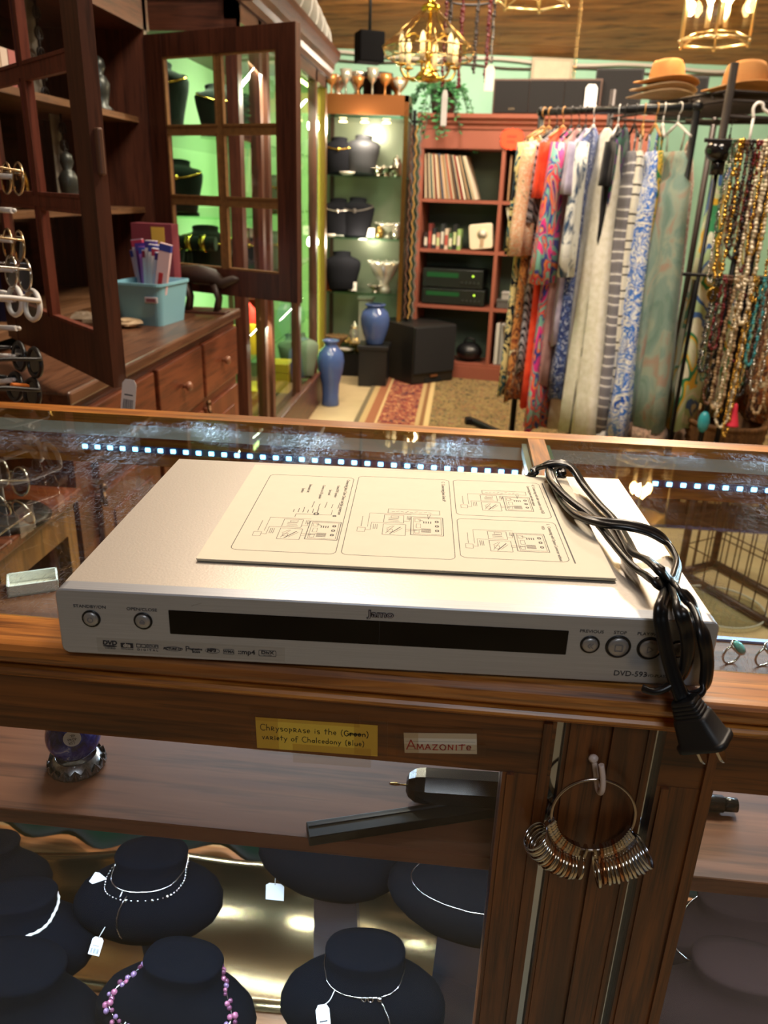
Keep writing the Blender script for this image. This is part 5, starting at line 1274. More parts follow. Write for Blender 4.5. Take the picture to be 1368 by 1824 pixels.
mini_bust((-.73, 5.95, 1.387), 1.45, -.1, 'bare dark grey round bust on the top etagere shelf', plain('dark_grey_bust', '#2c2e31', .6), beads=False)
mini_bust((-.90, 5.94, .982), 1.45, .1, 'black bust with thick silver collar on the etagere', BV, plain('silver_collar', '#cfcac2', .25, .9))
mini_bust((-.76, 5.94, .982), 1.5, -.1, 'black bust with white pendant beside the silver collar bust', BV, plain('thin_dark_chain', '#4a443c', .4))
mini_bust((-.87, 5.93, .612), 1.55, .2, 'plain black bust on the lower middle etagere shelf', BV, beads=False)
def bowl(p, R, h, name, lab, mat, n=20):
    t = thing(name, lab, 'bowl', p)
    MB().lathe([(R * .45, 0), (R * .40, h * .12), (R * .28, h * .3), (R * .7, h * .6), (R * .95, h * .9), (R, h), (R * .93, h), (R * .62, h * .62), (R * .05, h * .38)], p, n).build('bowl_body', mat, t)
    rim = MB()
    for i in range(12): rim.sph((p[0] + R * math.cos(PI * i / 6), p[1] + R * math.sin(PI * i / 6), p[2] + h), R * .09, 6, 5)
    rim.build('rim_knobs', mat, t); return t
PB_ = plain('pressed_glass', '#cfd0bd', .12, .5)
bowl((-.56, 5.93, .612), .115, .21, 'glass_compote', 'large pressed glass compote on the lower middle shelf', PB_)
bowl((-.55, 5.95, .982), .09, .10, 'glass_dish', 'cut glass dish on the middle etagere shelf', PB_)
bowl((-.72, 5.93, .182), .12, .07, 'silver_basket', 'silver and gold basket of jewellery on the bottom etagere shelf', plain('gilt', '#b59a5a', .25, .9))
bowl((-.90, 5.93, .182), .08, .10, 'wicker_bowl', 'small woven bowl at the corner of the bottom etagere shelf', plain('wicker', '#7d5f3a', .7))
bowl((-.58, 5.97, 1.387), .10, .06, 'brass_dish', 'shallow brass dish beside the round bust', SILV2)
for i, (x, y, hh) in enumerate(((-.95, 5.9, .12), (-.86, 5.95, .16), (-.77, 5.9, .11), (-.68, 5.95, .17), (-.59, 5.9, .13), (-.50, 5.95, .10))):
    p = (x, y, 1.88); t = thing('crystal_goblet', '%s crystal goblet from the glass cabinet side on top of the etagere' % ['first', 'second', 'third', 'fourth', 'fifth', 'sixth'][i], 'goblet', p, 0, 'goblets on the etagere')
    MB().lathe([(.03, 0), (.028, .004), (.006, .012), (.006, hh * .45), (.03, hh * .6), (.042, hh), (.038, hh), (.024, hh * .62), (.001, hh * .5)], p, 16).build('goblet_body', PB_ if i % 2 else plain('amber_glass', '#c2884a', .12, .4), t)
for (x, z, lab) in ((-.88, .99, 'white square tag card leaning under the silver collar'), (-.66, .99, 'white square tag card under the white pendant'), (-.78, .62, 'white jewellery box below the plain black bust')):
    t = thing('tag_card', lab, 'card', (x, 5.86, z)); MB().bb((-.03, -.004, 0), (.03, .002, .06)).build('card', PAPER, t, False); MB().bb((-.012, -.0048, .02), (.012, -.0038, .04)).build('print', plain('grey_print', '#8a8a86', .6), t, False)
t = thing('display_column', 'pale grey square column on the bottom etagere shelf', 'column', (-.70, 6.05, .182)); MB().bb((-.05, -.05, 0), (.05, .05, .36)).build('shaft', plain('pale_column', '#a39c8c', .6), t, False); MB().bb((-.06, -.06, .36), (.06, .06, .38), .004).build('cap', plain('pale_column', '#a39c8c', .6), t, False)
# beaded strands hanging beside the etagere
for j in range(3):
    b = MB(); x0 = -.395 + j * .03; y0 = 5.84
    for i in range(110): b.sph((x0 + .006 * math.sin(i * .9 + j), y0, 1.70 - i * .0115), .0075, 6, 4)
    t = thing('bead_strand', ['brown', 'amber', 'grey'][j] + ' long bead strand hanging beside the etagere', 'beads', (x0, y0, .42)); b.build('beads', plain('strand%d' % j, ('#5a3a28', '#a07a3c', '#6d6258')[j], .25, .3), t)
    MB().torus((x0, y0, 1.712), .012, .002, (0, 1, 0), 14, 6).build('loop', BLACKM, t)
t = thing('strand_pole', 'dark pole with hooks for the bead strands beside the etagere', 'pole', (-.385, 5.9, 0)); MB().cyl((-.385, 5.9, .01), (-.385, 5.9, 1.80), .012, n=12).build('pole', BLACKM, t); MB().lathe([(.07, 0), (.07, .01), (.02, .02)], (-.385, 5.9, 0), 20).build('foot', BLACKM, t)
MB().cyl((-.40, 5.84, 1.73), (-.33, 5.84, 1.73), .005, n=8).cyl((-.385, 5.9, 1.73), (-.385, 5.84, 1.73), .005, n=8).build('hook_bar', BLACKM, t)

# blue vases
BLUE = plain('blue_glaze', '#45598a', .18, var=.15, vscale=8)
v0 = atz(584, 728, 0)
t = thing('tall_vase', 'tall blue glazed vase standing on the floor by the glass cabinet', 'vase', (v0.x, v0.y + .1, 0))
VS = .64
VP = [(r * VS, z * VS) for r, z in ((.085, 0), (.09, .01), (.082, .10), (.090, .22), (.125, .36), (.135, .45), (.12, .53), (.075, .58), (.062, .60))]
MB().lathe(VP, (v0.x, v0.y + .1, 0), 32).build('vase_body', BLUE, t)
MB().lathe([(r * VS, z * VS) for r, z in ((.062, .60), (.062, .62), (.080, .64), (.084, .65), (.072, .65), (.054, .62))], (v0.x, v0.y + .1, 0), 32, cap=False).build('lip', BLUE, t)
u0 = at(667, 612, 5.62); US = .68; UZ = u0.z
t = thing('round_urn', 'round blue glazed urn on a black plinth beside the etagere', 'urn', (u0.x, 5.62, UZ))
UP = [(.085, 0), (.09, .012), (.115, .08), (.145, .18), (.150, .25), (.130, .31), (.090, .345), (.085, .36)]
MB().lathe([(r * US, z * 1.05 * US) for r, z in UP], (u0.x, 5.62, UZ), 32).build('urn_body', BLUE, t)
MB().lathe([(r * US, z * US) for r, z in ((.085, .378), (.105, .39), (.105, .402), (.078, .402))], (u0.x, 5.62, UZ), 32, cap=False).build('lip', BLUE, t)
t = thing('black_plinth', 'low black plinth under the round blue urn', 'plinth', (u0.x, 5.62, 0)); MB().bb((-.10, -.10, .0), (.10, .10, UZ - .03), .004).build('plinth_body', BLACKP, t, False); MB().bb((-.11, -.11, UZ - .03), (.11, .11, UZ), .004).build('plinth_top', BLACKP, t, False)

# ------------------------------------------------------------------ subwoofer
A, B_, C_ = atz(735, 689, 0), atz(684, 668, 0), atz(804, 680, 0)
ux = (C_ - A); wx = ux.length; ux.normalize(); uy = Vector((-ux.y, ux.x, 0)); 
sub = thing('subwoofer', 'black cube subwoofer standing on the rug edge', 'subwoofer', M=frame(A, ux, uy))
SW, SDp, SH = .38, .47, .42
MB().bb((0, .012, .012), (SW, SDp, SH), .006).build('cabinet', plain('black_ash', '#161412', .45, var=.2), sub, False)
MB().bb((.006, -.004, .085), (SW - .006, .013, SH - .006), .006).build('grille', plain('grille_cloth', '#08080a', .9), sub, False)
MB().bb((SW * .42, -.002, .055), (SW * .58, .012, .070)).build('badge', plain('copper_badge', '#8a5a3a', .4, .6), sub, False)
MB().bb((SW * .3, .008, .014), (SW * .7, .0125, .045)).build('port_slot', plain('slot_dark', '#020202', .9), sub, False)
for x in (.04, SW - .04):
    for y in (.05, SDp - .05): MB().cyl((x, y, 0), (x, y, .013), .02, n=14).build('foot', BLACKP, sub, False)

# ------------------------------------------------------------------ terracotta bookcase
BA = -math.radians(9); bo = at(742, 420, 6.0); bo = Vector((bo.x, 6.0, 0))
bc = thing('bookcase', 'terracotta painted wooden bookcase against the mint wall', 'bookcase', bo, BA)
TER = plain('terracotta_paint', '#8c4e3c', .5, var=.08, vscale=8)
BW, BD, BH = 1.5, .30, 1.79
q = lambda a, b, n, m=TER, ch=0.0: MB().bb(a, b, ch).build(n, m, bc, False)
divx = [0, .565, 1.03, 1.475]
for x in divx: q((x, 0, 0), (x + .025, BD, 1.60), 'upright')
BSH = [.12, .53, .92, 1.255]
for z in BSH: q((.025, .004, z - .022), (BW - .025, BD, z), 'shelf_board')
q((0, 0, 1.575), (BW, BD, 1.60), 'shelf_board'); q((0, -.004, 1.58), (BW, .02, 1.71), 'frieze')
q((0, -.006, 0), (BW, .015, .10), 'kick_board')
MB().prism([(-.02, y, z) for y, z in ((.02, 1.70), (-.012, 1.70), (-.014, 1.72), (-.03, 1.735), (-.032, 1.75), (-.05, 1.765), (-.052, BH), (BD, BH), (BD, 1.77), (.02, 1.77))], (0, 0, 0), (BW + .04, 0, 0)).build('cornice', TER, bc, False)
q((.02, BD - .012, .1), (BW - .02, BD - .004, 1.60), 'back_board', plain('back_dark_green', '#46584c', .7))
def bc_thing(name, lab, cat, x, z, group=None, y=.03, rz=0):
    return thing(name, lab, cat, M=WM[bc] @ Matrix.Translation((x, y, z)) @ Matrix.Rotation(rz, 4, 'Z'), group=group)
rc_ = ['#b7a489', '#5d4a3a', '#cdbb9c', '#4a5a50', '#c9b490', '#8a4a3a', '#d8c9ae', '#a8845a', '#54637c', '#c7a98c', '#bd9a6a', '#d5c7ad', '#a85e45', '#cfbfa0', '#7a5b40', '#3e3a38', '#c2ad8c', '#8f2f2c', '#e0d4bc', '#6e5a44', '#b39470', '#2f3b36', '#cbb795', '#d9cbb2']
rn_ = 'first second third fourth fifth sixth seventh eighth ninth tenth eleventh twelfth thirteenth fourteenth fifteenth sixteenth seventeenth eighteenth nineteenth twentieth twenty-first twenty-second twenty-third twenty-fourth'.split()
for i in range(24):
    lean = -.06 - .012 * i
    t = bc_thing('vinyl_record', 'vinyl record sleeve, %s from the left on the top shelf' % rn_[i], 'record', .045 + i * .0155, 1.256, 'vinyl records on the top shelf', .012 + .012 * rnd.random())
    M_ = WM[t] @ Matrix.Rotation(-lean if False else lean, 4, 'Y'); t.matrix_world = M_; WM[t] = M_.copy()
    MB().bb((0, 0, .0008), (.0075 + .003 * (i % 3 == 0), .245, .285 + .01 * rnd.random())).build('sleeve', plain('sleeve%d' % i, rc_[i], .6), t, False)
for i, (x, ln, col, lab) in enumerate(((.62, 0, '#8a6a4a', 'brown record sleeve in the second column of the bookcase'), (.655, .0, '#2c2420', 'dark record sleeve beside the brown one'), (.70, .0, '#3a2a22', 'very dark record sleeve in the second column'), (.74, .3, '#cdbb98', 'cream record sleeve leaning in the second column'))):
    t = bc_thing('vinyl_record', lab, 'record', x, 1.256, 'vinyl records in the second column'); M_ = WM[t] @ Matrix.Rotation(ln, 4, 'Y'); t.matrix_world = M_; WM[t] = M_.copy()
    MB().bb((0, 0, .003), (.012, .25, .29)).build('sleeve', plain('slv%d' % i, col, .6), t, False)
t = bc_thing('vinyl_record', 'pale record sleeve leaning behind the patterned kimono', 'record', .70, .925, None, .03); M_ = WM[t] @ Matrix.Rotation(-.28, 4, 'Y'); t.matrix_world = M_; WM[t] = M_.copy(); MB().bb((0, 0, .003), (.02, .25, .30)).build('sleeve', plain('slvp', '#b8b39f', .6), t, False)
# cassettes and a square cream phone on the second shelf
for i in range(9):
    x = .05 + i * .030; hh = .11 + .03 * ((i * 5) % 3); c_ = ['#3b2f2e', '#6d3330', '#2d2f33', '#b07a6a', '#34383a', '#c9b7a0', '#4d6b46', '#2a2a2c', '#8fae6a'][i]
    t = bc_thing('cassette_case', 'cassette case, %s from the left below the records' % rn_[i], 'cassette', x, .92, 'cassettes on the second shelf', .03)
    MB().bb((0, 0, 0), (.024, .10, hh)).build('case', plain('cas%d' % i, c_, .3), t, False); MB().bb((.002, -.0012, hh * .2), (.022, .0, hh * .7)).build('spine_label', plain('caslab%d' % (i % 4), ('#c9c2b4', '#a8463c', '#d6cdb4', '#b9c48e')[i % 4], .6), t, False)
t = bc_thing('cream_phone', 'square cream object with a round rainbow dial on the second shelf', 'phone', .47, .922, None, .02)
Mq = Matrix.Rotation(-.12, 3, 'Y'); rs = []
for y, s in ((0, .94), (.012, 1.0), (.06, 1.0), (.075, .9)): rs.append([Mq @ Vector((a * s, y, c_ * s + .096)) for a, c_ in rrect(-.085, -.085, .085, .085, .02, 4)])
MB().rings(rs, smooth=False).build('shell', plain('cream_shell', '#d9cdb2', .4), t, False)
for rr, cl in ((.036, '#c9b27a'), (.030, '#9fb2a4'), (.024, '#b08a8a'), (.018, '#d6d0bd')): MB().lathe([(rr, 0), (rr, .003 + .03 * (.036 - rr)), (.001, .0032 + .03 * (.036 - rr))], (0, -.001, .115), 24, M=Matrix.Rotation(PI / 2, 3, 'X')).build('dial_ring', plain('dial' + cl, cl, .5), t, False)
MB().bb((-.012, -.005, .03), (.012, .002, .085)).build('strap', plain('dial_strap', '#a58a6c', .6), t, False)
# stereo receivers
for z, hh, w_, lab in ((.532, .115, .46, 'black cassette deck at the bottom of the stereo pair'), (.650, .135, .44, 'black receiver stacked on the cassette deck')):
    t = bc_thing('stereo_unit', lab, 'stereo', .055, z, None, .03)
    MB().bb((0, 0, .008), (w_, .24, hh), .003).build('chassis', plain('stereo_black', '#131614', .4), t, False)
    MB().bb((0, -.008, .008), (w_, .001, hh), .002).build('front_panel', plain('stereo_face', '#1b201d', .25), t, False)
    MB().bb((.03, -.0095, hh * .58), (w_ * .6, -.0075, hh * .82)).build('display', plain('stereo_disp', '#0b1a10', .15, emit='#2f7a3a', es=.25), t, False)
    for i in range(5): MB().cyl((w_ * .66 + i * .03, -.008, hh * .35), (w_ * .66 + i * .03, -.016, hh * .35), .008, n=12).build('knob', plain('knob_dark', '#2c312e', .3), t, False)
    MB().cyl((w_ * .84, -.008, hh * .7), (w_ * .84, -.011, hh * .7), .007, n=12).build('pilot_lamp', plain('pilot', '#b6e04a', .3, emit='#b6f04a', es=3 if z > .6 else 1), t, False)
    for x in (.04, w_ - .04): MB().bb((x - .012, .03, 0), (x + .012, .2, .008)).build('foot', BLACKP, t, False)
# right column small things
for i, (x, z, w_, d_, hh, col, lab) in enumerate(((.66, .535, .10, .14, .06, '#4c4a48', 'grey box in the third row of the second column'), (.70, .597, .12, .1, .05, '#8f8b86', 'light grey box stacked on the grey box'), (.74, .535, .09, .1, .12, '#d8d4cc', 'white box in the second column beside the clothes'))):
    t = bc_thing('storage_box', lab, 'box', x, z, None, .03); MB().bb((-w_ / 2, 0, 0), (w_ / 2, d_, hh * .75)).build('box_base', plain('sb%d' % i, col, .5), t, False); MB().bb((-w_ / 2 - .003, -.003, hh * .75), (w_ / 2 + .003, d_ + .003, hh), .002).build('lid', plain('sb%d' % i, col, .5), t, False)
for i, (x, ln, col, hh, lab) in enumerate(((.62, 0, '#b9b7b0', .30, 'white tall book in the bottom of the second column'), (.655, 0, '#8a8a86', .30, 'grey tall book beside the white one'), (.71, -.16, '#7a6236', .29, 'tan tall book leaning in the bottom row'), (.75, -.16, '#5a4a2e', .27, 'brown tall book leaning beside the tan one'))):
    t = bc_thing('tall_book', lab, 'book', x, .122, 'tall books in the bottom row', .03); M_ = WM[t] @ Matrix.Rotation(ln, 4, 'Y'); t.matrix_world = M_; WM[t] = M_.copy()
    MB().bb((0, 0, .004), (.026, .22, hh)).build('cover', plain('tb%d' % i, col, .6), t, False); MB().bb((.003, .003, .007), (.023, .222, hh + .001)).build('pages', PAPER, t, False)
t = bc_thing('black_bag', 'black bundle at the bottom of the bookcase beside the subwoofer', 'bag', .42, .122, None, .12)
MB().sph((0, 0, .07), .10, 14, 10, .7).build('bundle', BLACKP, t, False); MB().torus((0, 0, .13), .04, .008, (0, 1, .2), 16, 6).build('strap', BLACKP, t, False)
# starburst sign
sp0 = WM[bc] @ Vector((.64, -.012, 1.60)); sp0 = at(912, 248, (WM[bc] @ Vector((.63, -.01, 1.6))).y)
t = thing('starburst_sign', 'orange red starburst paper sign on the bookcase frieze', 'sign', M=frame(sp0, WM[bc].to_3x3() @ Vector((1, 0, 0)), (0, 0, 1)))
out = []
for i in range(44): 
    a = 2 * PI * i / 44; r_ = 1.0 if i % 2 else .84; out.append((.082 * r_ * math.copysign(abs(math.cos(a)) ** .7, math.cos(a)), .068 * r_ * math.copysign(abs(math.sin(a)) ** .7, math.sin(a)), 0))
MB().prism(out, (0, 0, 0), (0, 0, .002)).build('card', plain('neon_orange', '#ff4a20', .6), t, False)
for s_, z in (('VINYL', .014), ('LP 45s', -.018)) if False else (): pass
SRD = plain('sign_ink', '#b81c08', .6)
ink = MB()
for zz, xs in ((.016, (-.030, -.018, -.008, .004, .014, .026)), (-.016, (-.028, -.012, 0, .014))):
    for x in xs: ink.bb((x - .003, zz - .009, .0021), (x + .003, zz + .009, .0025))
ink.build('faded_lettering', SRD, t, False)

# ------------------------------------------------------------------ on top of the bookcase and on the wall
def onbc(x, y=.05): return WM[bc] @ Vector((x, y, BH))
spk = thing('wall_speaker', 'long black loudspeaker with thin wooden edge on top of the bookcase', 'loudspeaker', M=WM[bc] @ Matrix.Translation((.47, .02, BH)))
MB().bb((0, .01, 0), (.70, .25, .215), .004).build('cabinet', plain('walnut_edge', '#4a3328', .5), spk, False)
for a, c in ((.012, .235), (.239, .463), (.467, .688)): MB().bb((a, .0, .012), (c, .012, .203), .003).build('grille', plain('speaker_cloth', '#0e0c0d', .9), spk, False)
MB().bb((.11, -.002, .03), (.15, .001, .042)).build('badge', SILVER, spk, False)
for (x, y, w_, hh, lab) in ((1.12, .06, .30, .28, 'black loudspeaker box behind the stacked hats'), (1.48, .10, .34, .24, 'wide black loudspeaker box between the hats')):
    t = thing('loudspeaker', lab, 'loudspeaker', M=WM[bc] @ Matrix.Translation((x, y, BH))); MB().bb((0, .01, 0), (w_, .22, hh), .004).build('cabinet', plain('spk_black', '#101012', .6), t, False); MB().bb((.012, 0, .012), (w_ - .012, .012, hh - .012), .003).build('grille', plain('speaker_cloth', '#0e0c0d', .9), t, False)
pf = at(980, 130, 6.66)
t = thing('framed_picture', 'small cream framed picture on the mint wall behind the loudspeaker', 'picture', M=frame((pf.x, pf.y - .0, pf.z), wd, (0, 0, 1)) @ Matrix.Translation((0, 0, .035)))
MB().bb((-.15, -.10, 0), (.15, .09, .015)).build('frame', plain('pale_frame', '#b5a78c', .5), t, False); MB().bb((-.13, -.08, .014), (.13, .07, .017)).build('print', plain('cream_print', '#cdc3a8', .7, var=.1, vscale=20), t, False)
# hanging plant in a pot
pc = at(768, 190, 6.02); pc.z = BH
t = thing('potted_plant', 'trailing green plant in a dark pot on the bookcase', 'plant', (WM[bc] @ Vector((.12, .13, BH))))
pp = WM[bc] @ Vector((.12, .13, BH))
MB().lathe([(.07, 0), (.075, .01), (.10, .15), (.105, .16), (.095, .16), (.085, .13), (.001, .12)], pp, 24).build('pot', plain('dark_pot', '#3a1f18', .5), t)
LEAF = [plain('leaf_a', '#2c5a34', .45), plain('leaf_b', '#3f7a48', .45), plain('leaf_c', '#22452c', .45)]
for s in range(14):
    a = rnd.uniform(0, 2 * PI) if s > 5 else rnd.uniform(-2.6, -.5); ln = rnd.uniform(.18, .40); st_ = [pp + Vector((0, 0, .15))]
    for i in range(1, 6): st_.append(pp + Vector((math.cos(a) * (.05 + .05 * i * .9), math.sin(a) * (.04 + .045 * i * .8), .17 + .05 * math.sin(i * .6) - ln * (i / 5) ** 2)))
    sp_ = spline(st_, 4); MB().tube(sp_, .003, 5).build('stem', LEAF[2], t); lb = MB()
    for i, p in enumerate(sp_[2:]):
        for k_ in range(2):
            d = Vector((rnd.uniform(-1, 1), rnd.uniform(-1, .3), rnd.uniform(-.6, .3))).normalized(); n_ = d.orthogonal().normalized(); L_f = rnd.uniform(.030, .05)
            lb.add([p, p + d * L_f * .5 + n_ * L_f * .28, p + d * L_f, p + d * L_f * .5 - n_ * L_f * .28], [(0, 1, 2), (0, 2, 3)])
    o = lb.build('leaves', LEAF[s % 2], t)
p = at(793, 160, 4.0); price_tag(p, .026, .145, 'narrow white tag dangling from the chandelier', at(793, 118, 4.0), 0, False, lean=0)
p = at(1055, 150, (WM[spk] @ Vector((.6, -.006, .1))).y - .012); price_tag(p, .075, .155, 'white tag on the long loudspeaker above the rack', None, 0, False, lean=0)
# ------------------------------------------------------------------ clothing rack
RZ = 1.665
RA, RB = Vector((.332, 4.31, RZ)), Vector((.955, 3.90, RZ))
bd = (RB - RA).normalized(); pd = Vector((-bd.y, bd.x, 0))          # pd points away from the camera side
crk = thing('clothing_rack', 'black pipe clothing rack full of dresses', 'clothing rack', ((RA.x + RB.x) / 2, (RA.y + RB.y) / 2, 0))
PIPE = plain('pipe_grey_black', '#2a2c2e', .35, .7)
MB().cyl(RA, RB, .016, n=14).build('hanging_bar', PIPE, crk)
for p in (RA, RB):
    MB().cyl((p.x, p.y, .03), p, .016, n=14).build('post', PIPE, crk); MB().sph(p, .024, 12, 8).build('elbow', PIPE, crk)
    f = Vector((p.x, p.y, .024)); f0 = f + Vector((-.22, .36, 0)) if p is RA else f - pd * .35; f1 = f + Vector((.18, -.42, 0)) if p is RA else f + pd * .35
    MB().tube(spline([f0 + Vector((-.01, -.05, 0)), f0, f, f1], 6), .022, 10).build('foot', BLACKM, crk)
MB().cyl((RA.x, RA.y, .05), (RB.x, RB.y, .05), .014, n=12).build('lower_bar', BLACKM, crk)
HANG = [plain('hanger_black', '#17171a', .4), plain('hanger_wood', '#b98a4e', .5), plain('hanger_white', '#d8d6d2', .4)]
def garment(name, lab, t, mat, L, sh=.19, waist=.15, hem=.22, th=.035, rot=0.0, sleeve=None, smat=None, hg=0, drop=.075, strap=False, P=None, shift=0.0, cat='dress', group='dresses on the clothing rack', axb=None, hm=None):
    p = (RA + (RB - RA) * t) if P is None else Vector(P); b0 = bd if axb is None else axb
    R = Matrix.Rotation(rot, 3, 'Z'); b_ = R @ b0; u = Vector((b_.y, -b_.x, 0))       # u points towards the camera side
    if u.y > 0: u = -u
    top = p + Vector((0, 0, -drop)) + u * shift
    T = thing(name, lab, cat, (p.x, p.y, p.z - drop - L), 0, group)
    hb = MB(); hk_ = [p + Vector((0, 0, -.03)) + b_ * 0 + u * (.022 * math.cos(a * .5)) + Vector((0, 0, .028 + .022 * math.sin(a * .5))) for a in range(-3, 7)]
    hb.tube(hk_, .0028, 6); hb.tube([p + Vector((0, 0, -.03)), top + Vector((0, 0, .012))], .0028, 6)
    hb.tube([top + Vector((0, 0, .012)), top + u * sh * .85 + Vector((0, 0, -.045))], .006, 6); hb.tube([top + Vector((0, 0, .012)), top - u * sh * .85 + Vector((0, 0, -.045))], .006, 6)
    hb.build('hanger', HANG[hg], T)
    n = 40; rs = []; ph = rnd.uniform(0, 6); kf = rnd.choice((5, 6, 7))
    levels = [(0, .035, .012), (.015, .07, .016), (.045, sh * .92, .022), (.075, sh, .026)] if not strap else [(.10, .09, .016), (.14, .13, .024), (.20, sh * .8, .028)]
    vs = [0.18, .28, .40, .55, .7, .85, 1.0]
    for f in vs:
        v = f * L; 
        if v <= levels[-1][0] + .02: continue
        w = sh + (waist - sh) * min(1, (v - .1) / (.38)) if v < .42 else waist + (hem - waist) * (v - .42) / max(.05, L - .42)
        levels.append((v, w, th * (.8 + .5 * f)))
    for v, w, t_ in levels:
        ring = []; f = v / L
        for j in range(n):
            a = 2 * PI * j / n; rip = 1 + .38 * f * math.sin(kf * 2 * a + ph + v * 2)
            ring.append(top + u * (w * math.cos(a) * (1 + .05 * f * math.sin(3 * a + ph))) + b_ * (t_ * math.sin(a) * rip) + Vector((0, 0, -v - (.018 * abs(math.cos(a)) if .03 < v < .1 else 0) - (.012 * math.sin(4 * a + ph) if f > .99 else 0))))
        rs.append(ring)
    MB().rings(rs, cap=True).build('skirt' if L > .9 else 'body', mat, T)
    if hm is not None:
        w, t_ = levels[-1][1], levels[-1][2]; hr = []
        for dv, kx in ((-.001, 1.0), (.035, 1.04), (.07, 1.06)):
            hr.append([top + u * (w * kx * math.cos(2 * PI * j / n)) + b_ * (t_ * kx * math.sin(2 * PI * j / n) * (1 + .38 * math.sin(kf * 4 * PI * j / n + ph + L * 2))) + Vector((0, 0, -L - dv)) for j in range(n)])
        MB().rings(hr).build('hem_band', hm, T)
    if strap:
        for s_ in (-1, 1): MB().tube([top + u * (s_ * sh * .5) + Vector((0, 0, -.02)), top + u * (s_ * .06) + Vector((0, 0, -.11))], .005, 6).build('strap', smat or mat, T)
    if sleeve:
        ln, r0, r1 = sleeve
        for s_ in (1, -1):
            a0_ = top + u * (s_ * sh * .92) + Vector((0, 0, -.07)); a1_ = a0_ + u * (s_ * .03) + Vector((0, 0, -ln)); rs = []
            for k_ in range(5):
                f = k_ / 4; c_ = a0_ + (a1_ - a0_) * f; r_ = r0 + (r1 - r0) * f
                rs.append([c_ + u * (r_ * math.cos(2 * PI * j / 24)) + b_ * (r_ * (.5 - .15 * f) * math.sin(2 * PI * j / 24) * (1 + .45 * f * math.sin(1.57 * j + ph))) for j in range(24)])
            rs.append([c_ + (p_ - c_) * .999 for p_ in rs[-1]]); rs.append([c_ + (p_ - c_) * .8 + Vector((0, 0, .004)) for p_ in rs[-1]])
            MB().rings(rs).build('sleeve', smat or mat, T)
    return T
G = garment
TEALP = cloth('teal_print', 'blobs', ['#1d2a33', '#2f5f6b', '#d8c88a', '#1b2026', '#3a6b78'], 2.2)
KIM = cloth('kimono_print', 'floral', ['#3a2a26', '#d98a62', '#e6d3b3', '#e0a27a', '#d9c39c', '#8a4a38', '#e9dcc0'], 2.0)
MULTI = cloth('brown_multi', 'blobs', ['#3b2a20', '#8a4a2a', '#c98a4a', '#5d3a2a', '#d8c9a4', '#2f2a2c'], 4.0)
ZIGB = cloth('black_white_zigzag', 'zig', ['#20242c', '#c9ccd2', '#2c313c', '#b9bcc4'], 1.6)
ORED = cloth('orange_red', 'plain', ['#d83a1e', '#f05a36'])
SWIRL = cloth('psychedelic_swirl', 'swirl', ['#e8415a', '#f08a4a', '#4a4f9c', '#7fb8a8', '#e84a8a', '#d8388a', '#3d3f8c', '#ef7a4a', '#8fc0b0'], 1.3)
BLUSH = cloth('blush', 'plain', ['#b58a86', '#cda6a0'])
LAV = cloth('lavender', 'plain', ['#a9a0bd', '#c3bcd2'])
TIE = cloth('navy_tie_dye', 'tie', ['#1f3350', '#2f4a6b', '#e2e4dd', '#dfe0d6', '#35516e'], 1.6)
NAVF = cloth('navy_floral', 'floral', ['#1c2a55', '#5a6fa8', '#26356a', '#a9b4d0', '#1c2a55'], 2.2)
WHT_ = cloth('ivory_lace', 'plain', ['#d8d4bf', '#efece0'], 1.5)
BLK = cloth('black_cloth', 'plain', ['#131316', '#1e1e22'])
PURP = cloth('purple_green', 'blobs', ['#3c2352', '#1f5a4a', '#5a2f6a', '#274a6a'], 2)
GRYS = cloth('grey_white_stripe', 'stripe', ['#77757a', '#86848a', '#dedcd8', '#7d7b80'], .55)
GRYP = cloth('pale_grey', 'plain', ['#a9a69f', '#c2beb4'])
CRML = cloth('cream_black_lines', 'stripe', ['#e0dccb', '#dcd7c4', '#e4e0d2', '#d9d4c2', '#2e2c2a', '#e0dccb'], .45)
BLUF = cloth('blue_white_floral', 'floral', ['#e6e6df', '#2a5ec0', '#dfe3e6', '#3f74cc', '#e9e8e2', '#2450a8', '#c9d4e4'], 1.0)
GRNG = cloth('green_gold', 'blobs', ['#1f6a3c', '#2f7a48', '#c2a03a', '#1b5a34', '#7a9a4a'], 2.2)
SHEER = cloth('sheer_teal_rose', 'tie', ['#5d7a72', '#6c877c', '#7d948a', '#93a090', '#a08c7c'], 1.2, sheer=.12)
ROSEH = cloth('rose_hem', 'floral', ['#9a7a68', '#b5917c', '#7d6a5c', '#c2a28a', '#8f5f58'], 3)
REDF = cloth('red_floral', 'floral', ['#c9b9a8', '#a5443c', '#8a6f5c', '#d6cabb', '#b0625a'], 2.4)
SILK = cloth('green_yellow_silk', 'swirl', ['#dfe2c8', '#cfdcae', '#e2b63a', '#3a8a5c', '#e6e6d2', '#dfe2c8', '#4a6fb0', '#b9d4a4'], .75)
G('long_dress', 'dark teal printed dress at the far end of the rack', .02, TEALP, 1.28, .17, .15, .19, .03, .0, (.5, .06, .07), hg=1)
G('kimono', 'orange and cream patterned kimono with wide sleeves', .06, MULTI, 1.30, .20, .16, .20, .035, .10, (.50, .07, .11), KIM, hg=1, cat='kimono')
G('zigzag_dress', 'black and white zigzag dress beside the orange kimono', .115, ZIGB, 1.15, .16, .13, .16, .03, .05, (.35, .05, .06), hg=0)
G('red_dress', 'orange red dress between zigzag and swirl dresses', .16, ORED, 1.32, .18, .13, .17, .03, .10, (.24, .06, .075), hg=1)
G('swirl_dress', 'psychedelic pink, teal and orange swirl maxi dress', .215, SWIRL, 1.44, .18, .15, .20, .034, .18, (.62, .06, .12), hg=0)
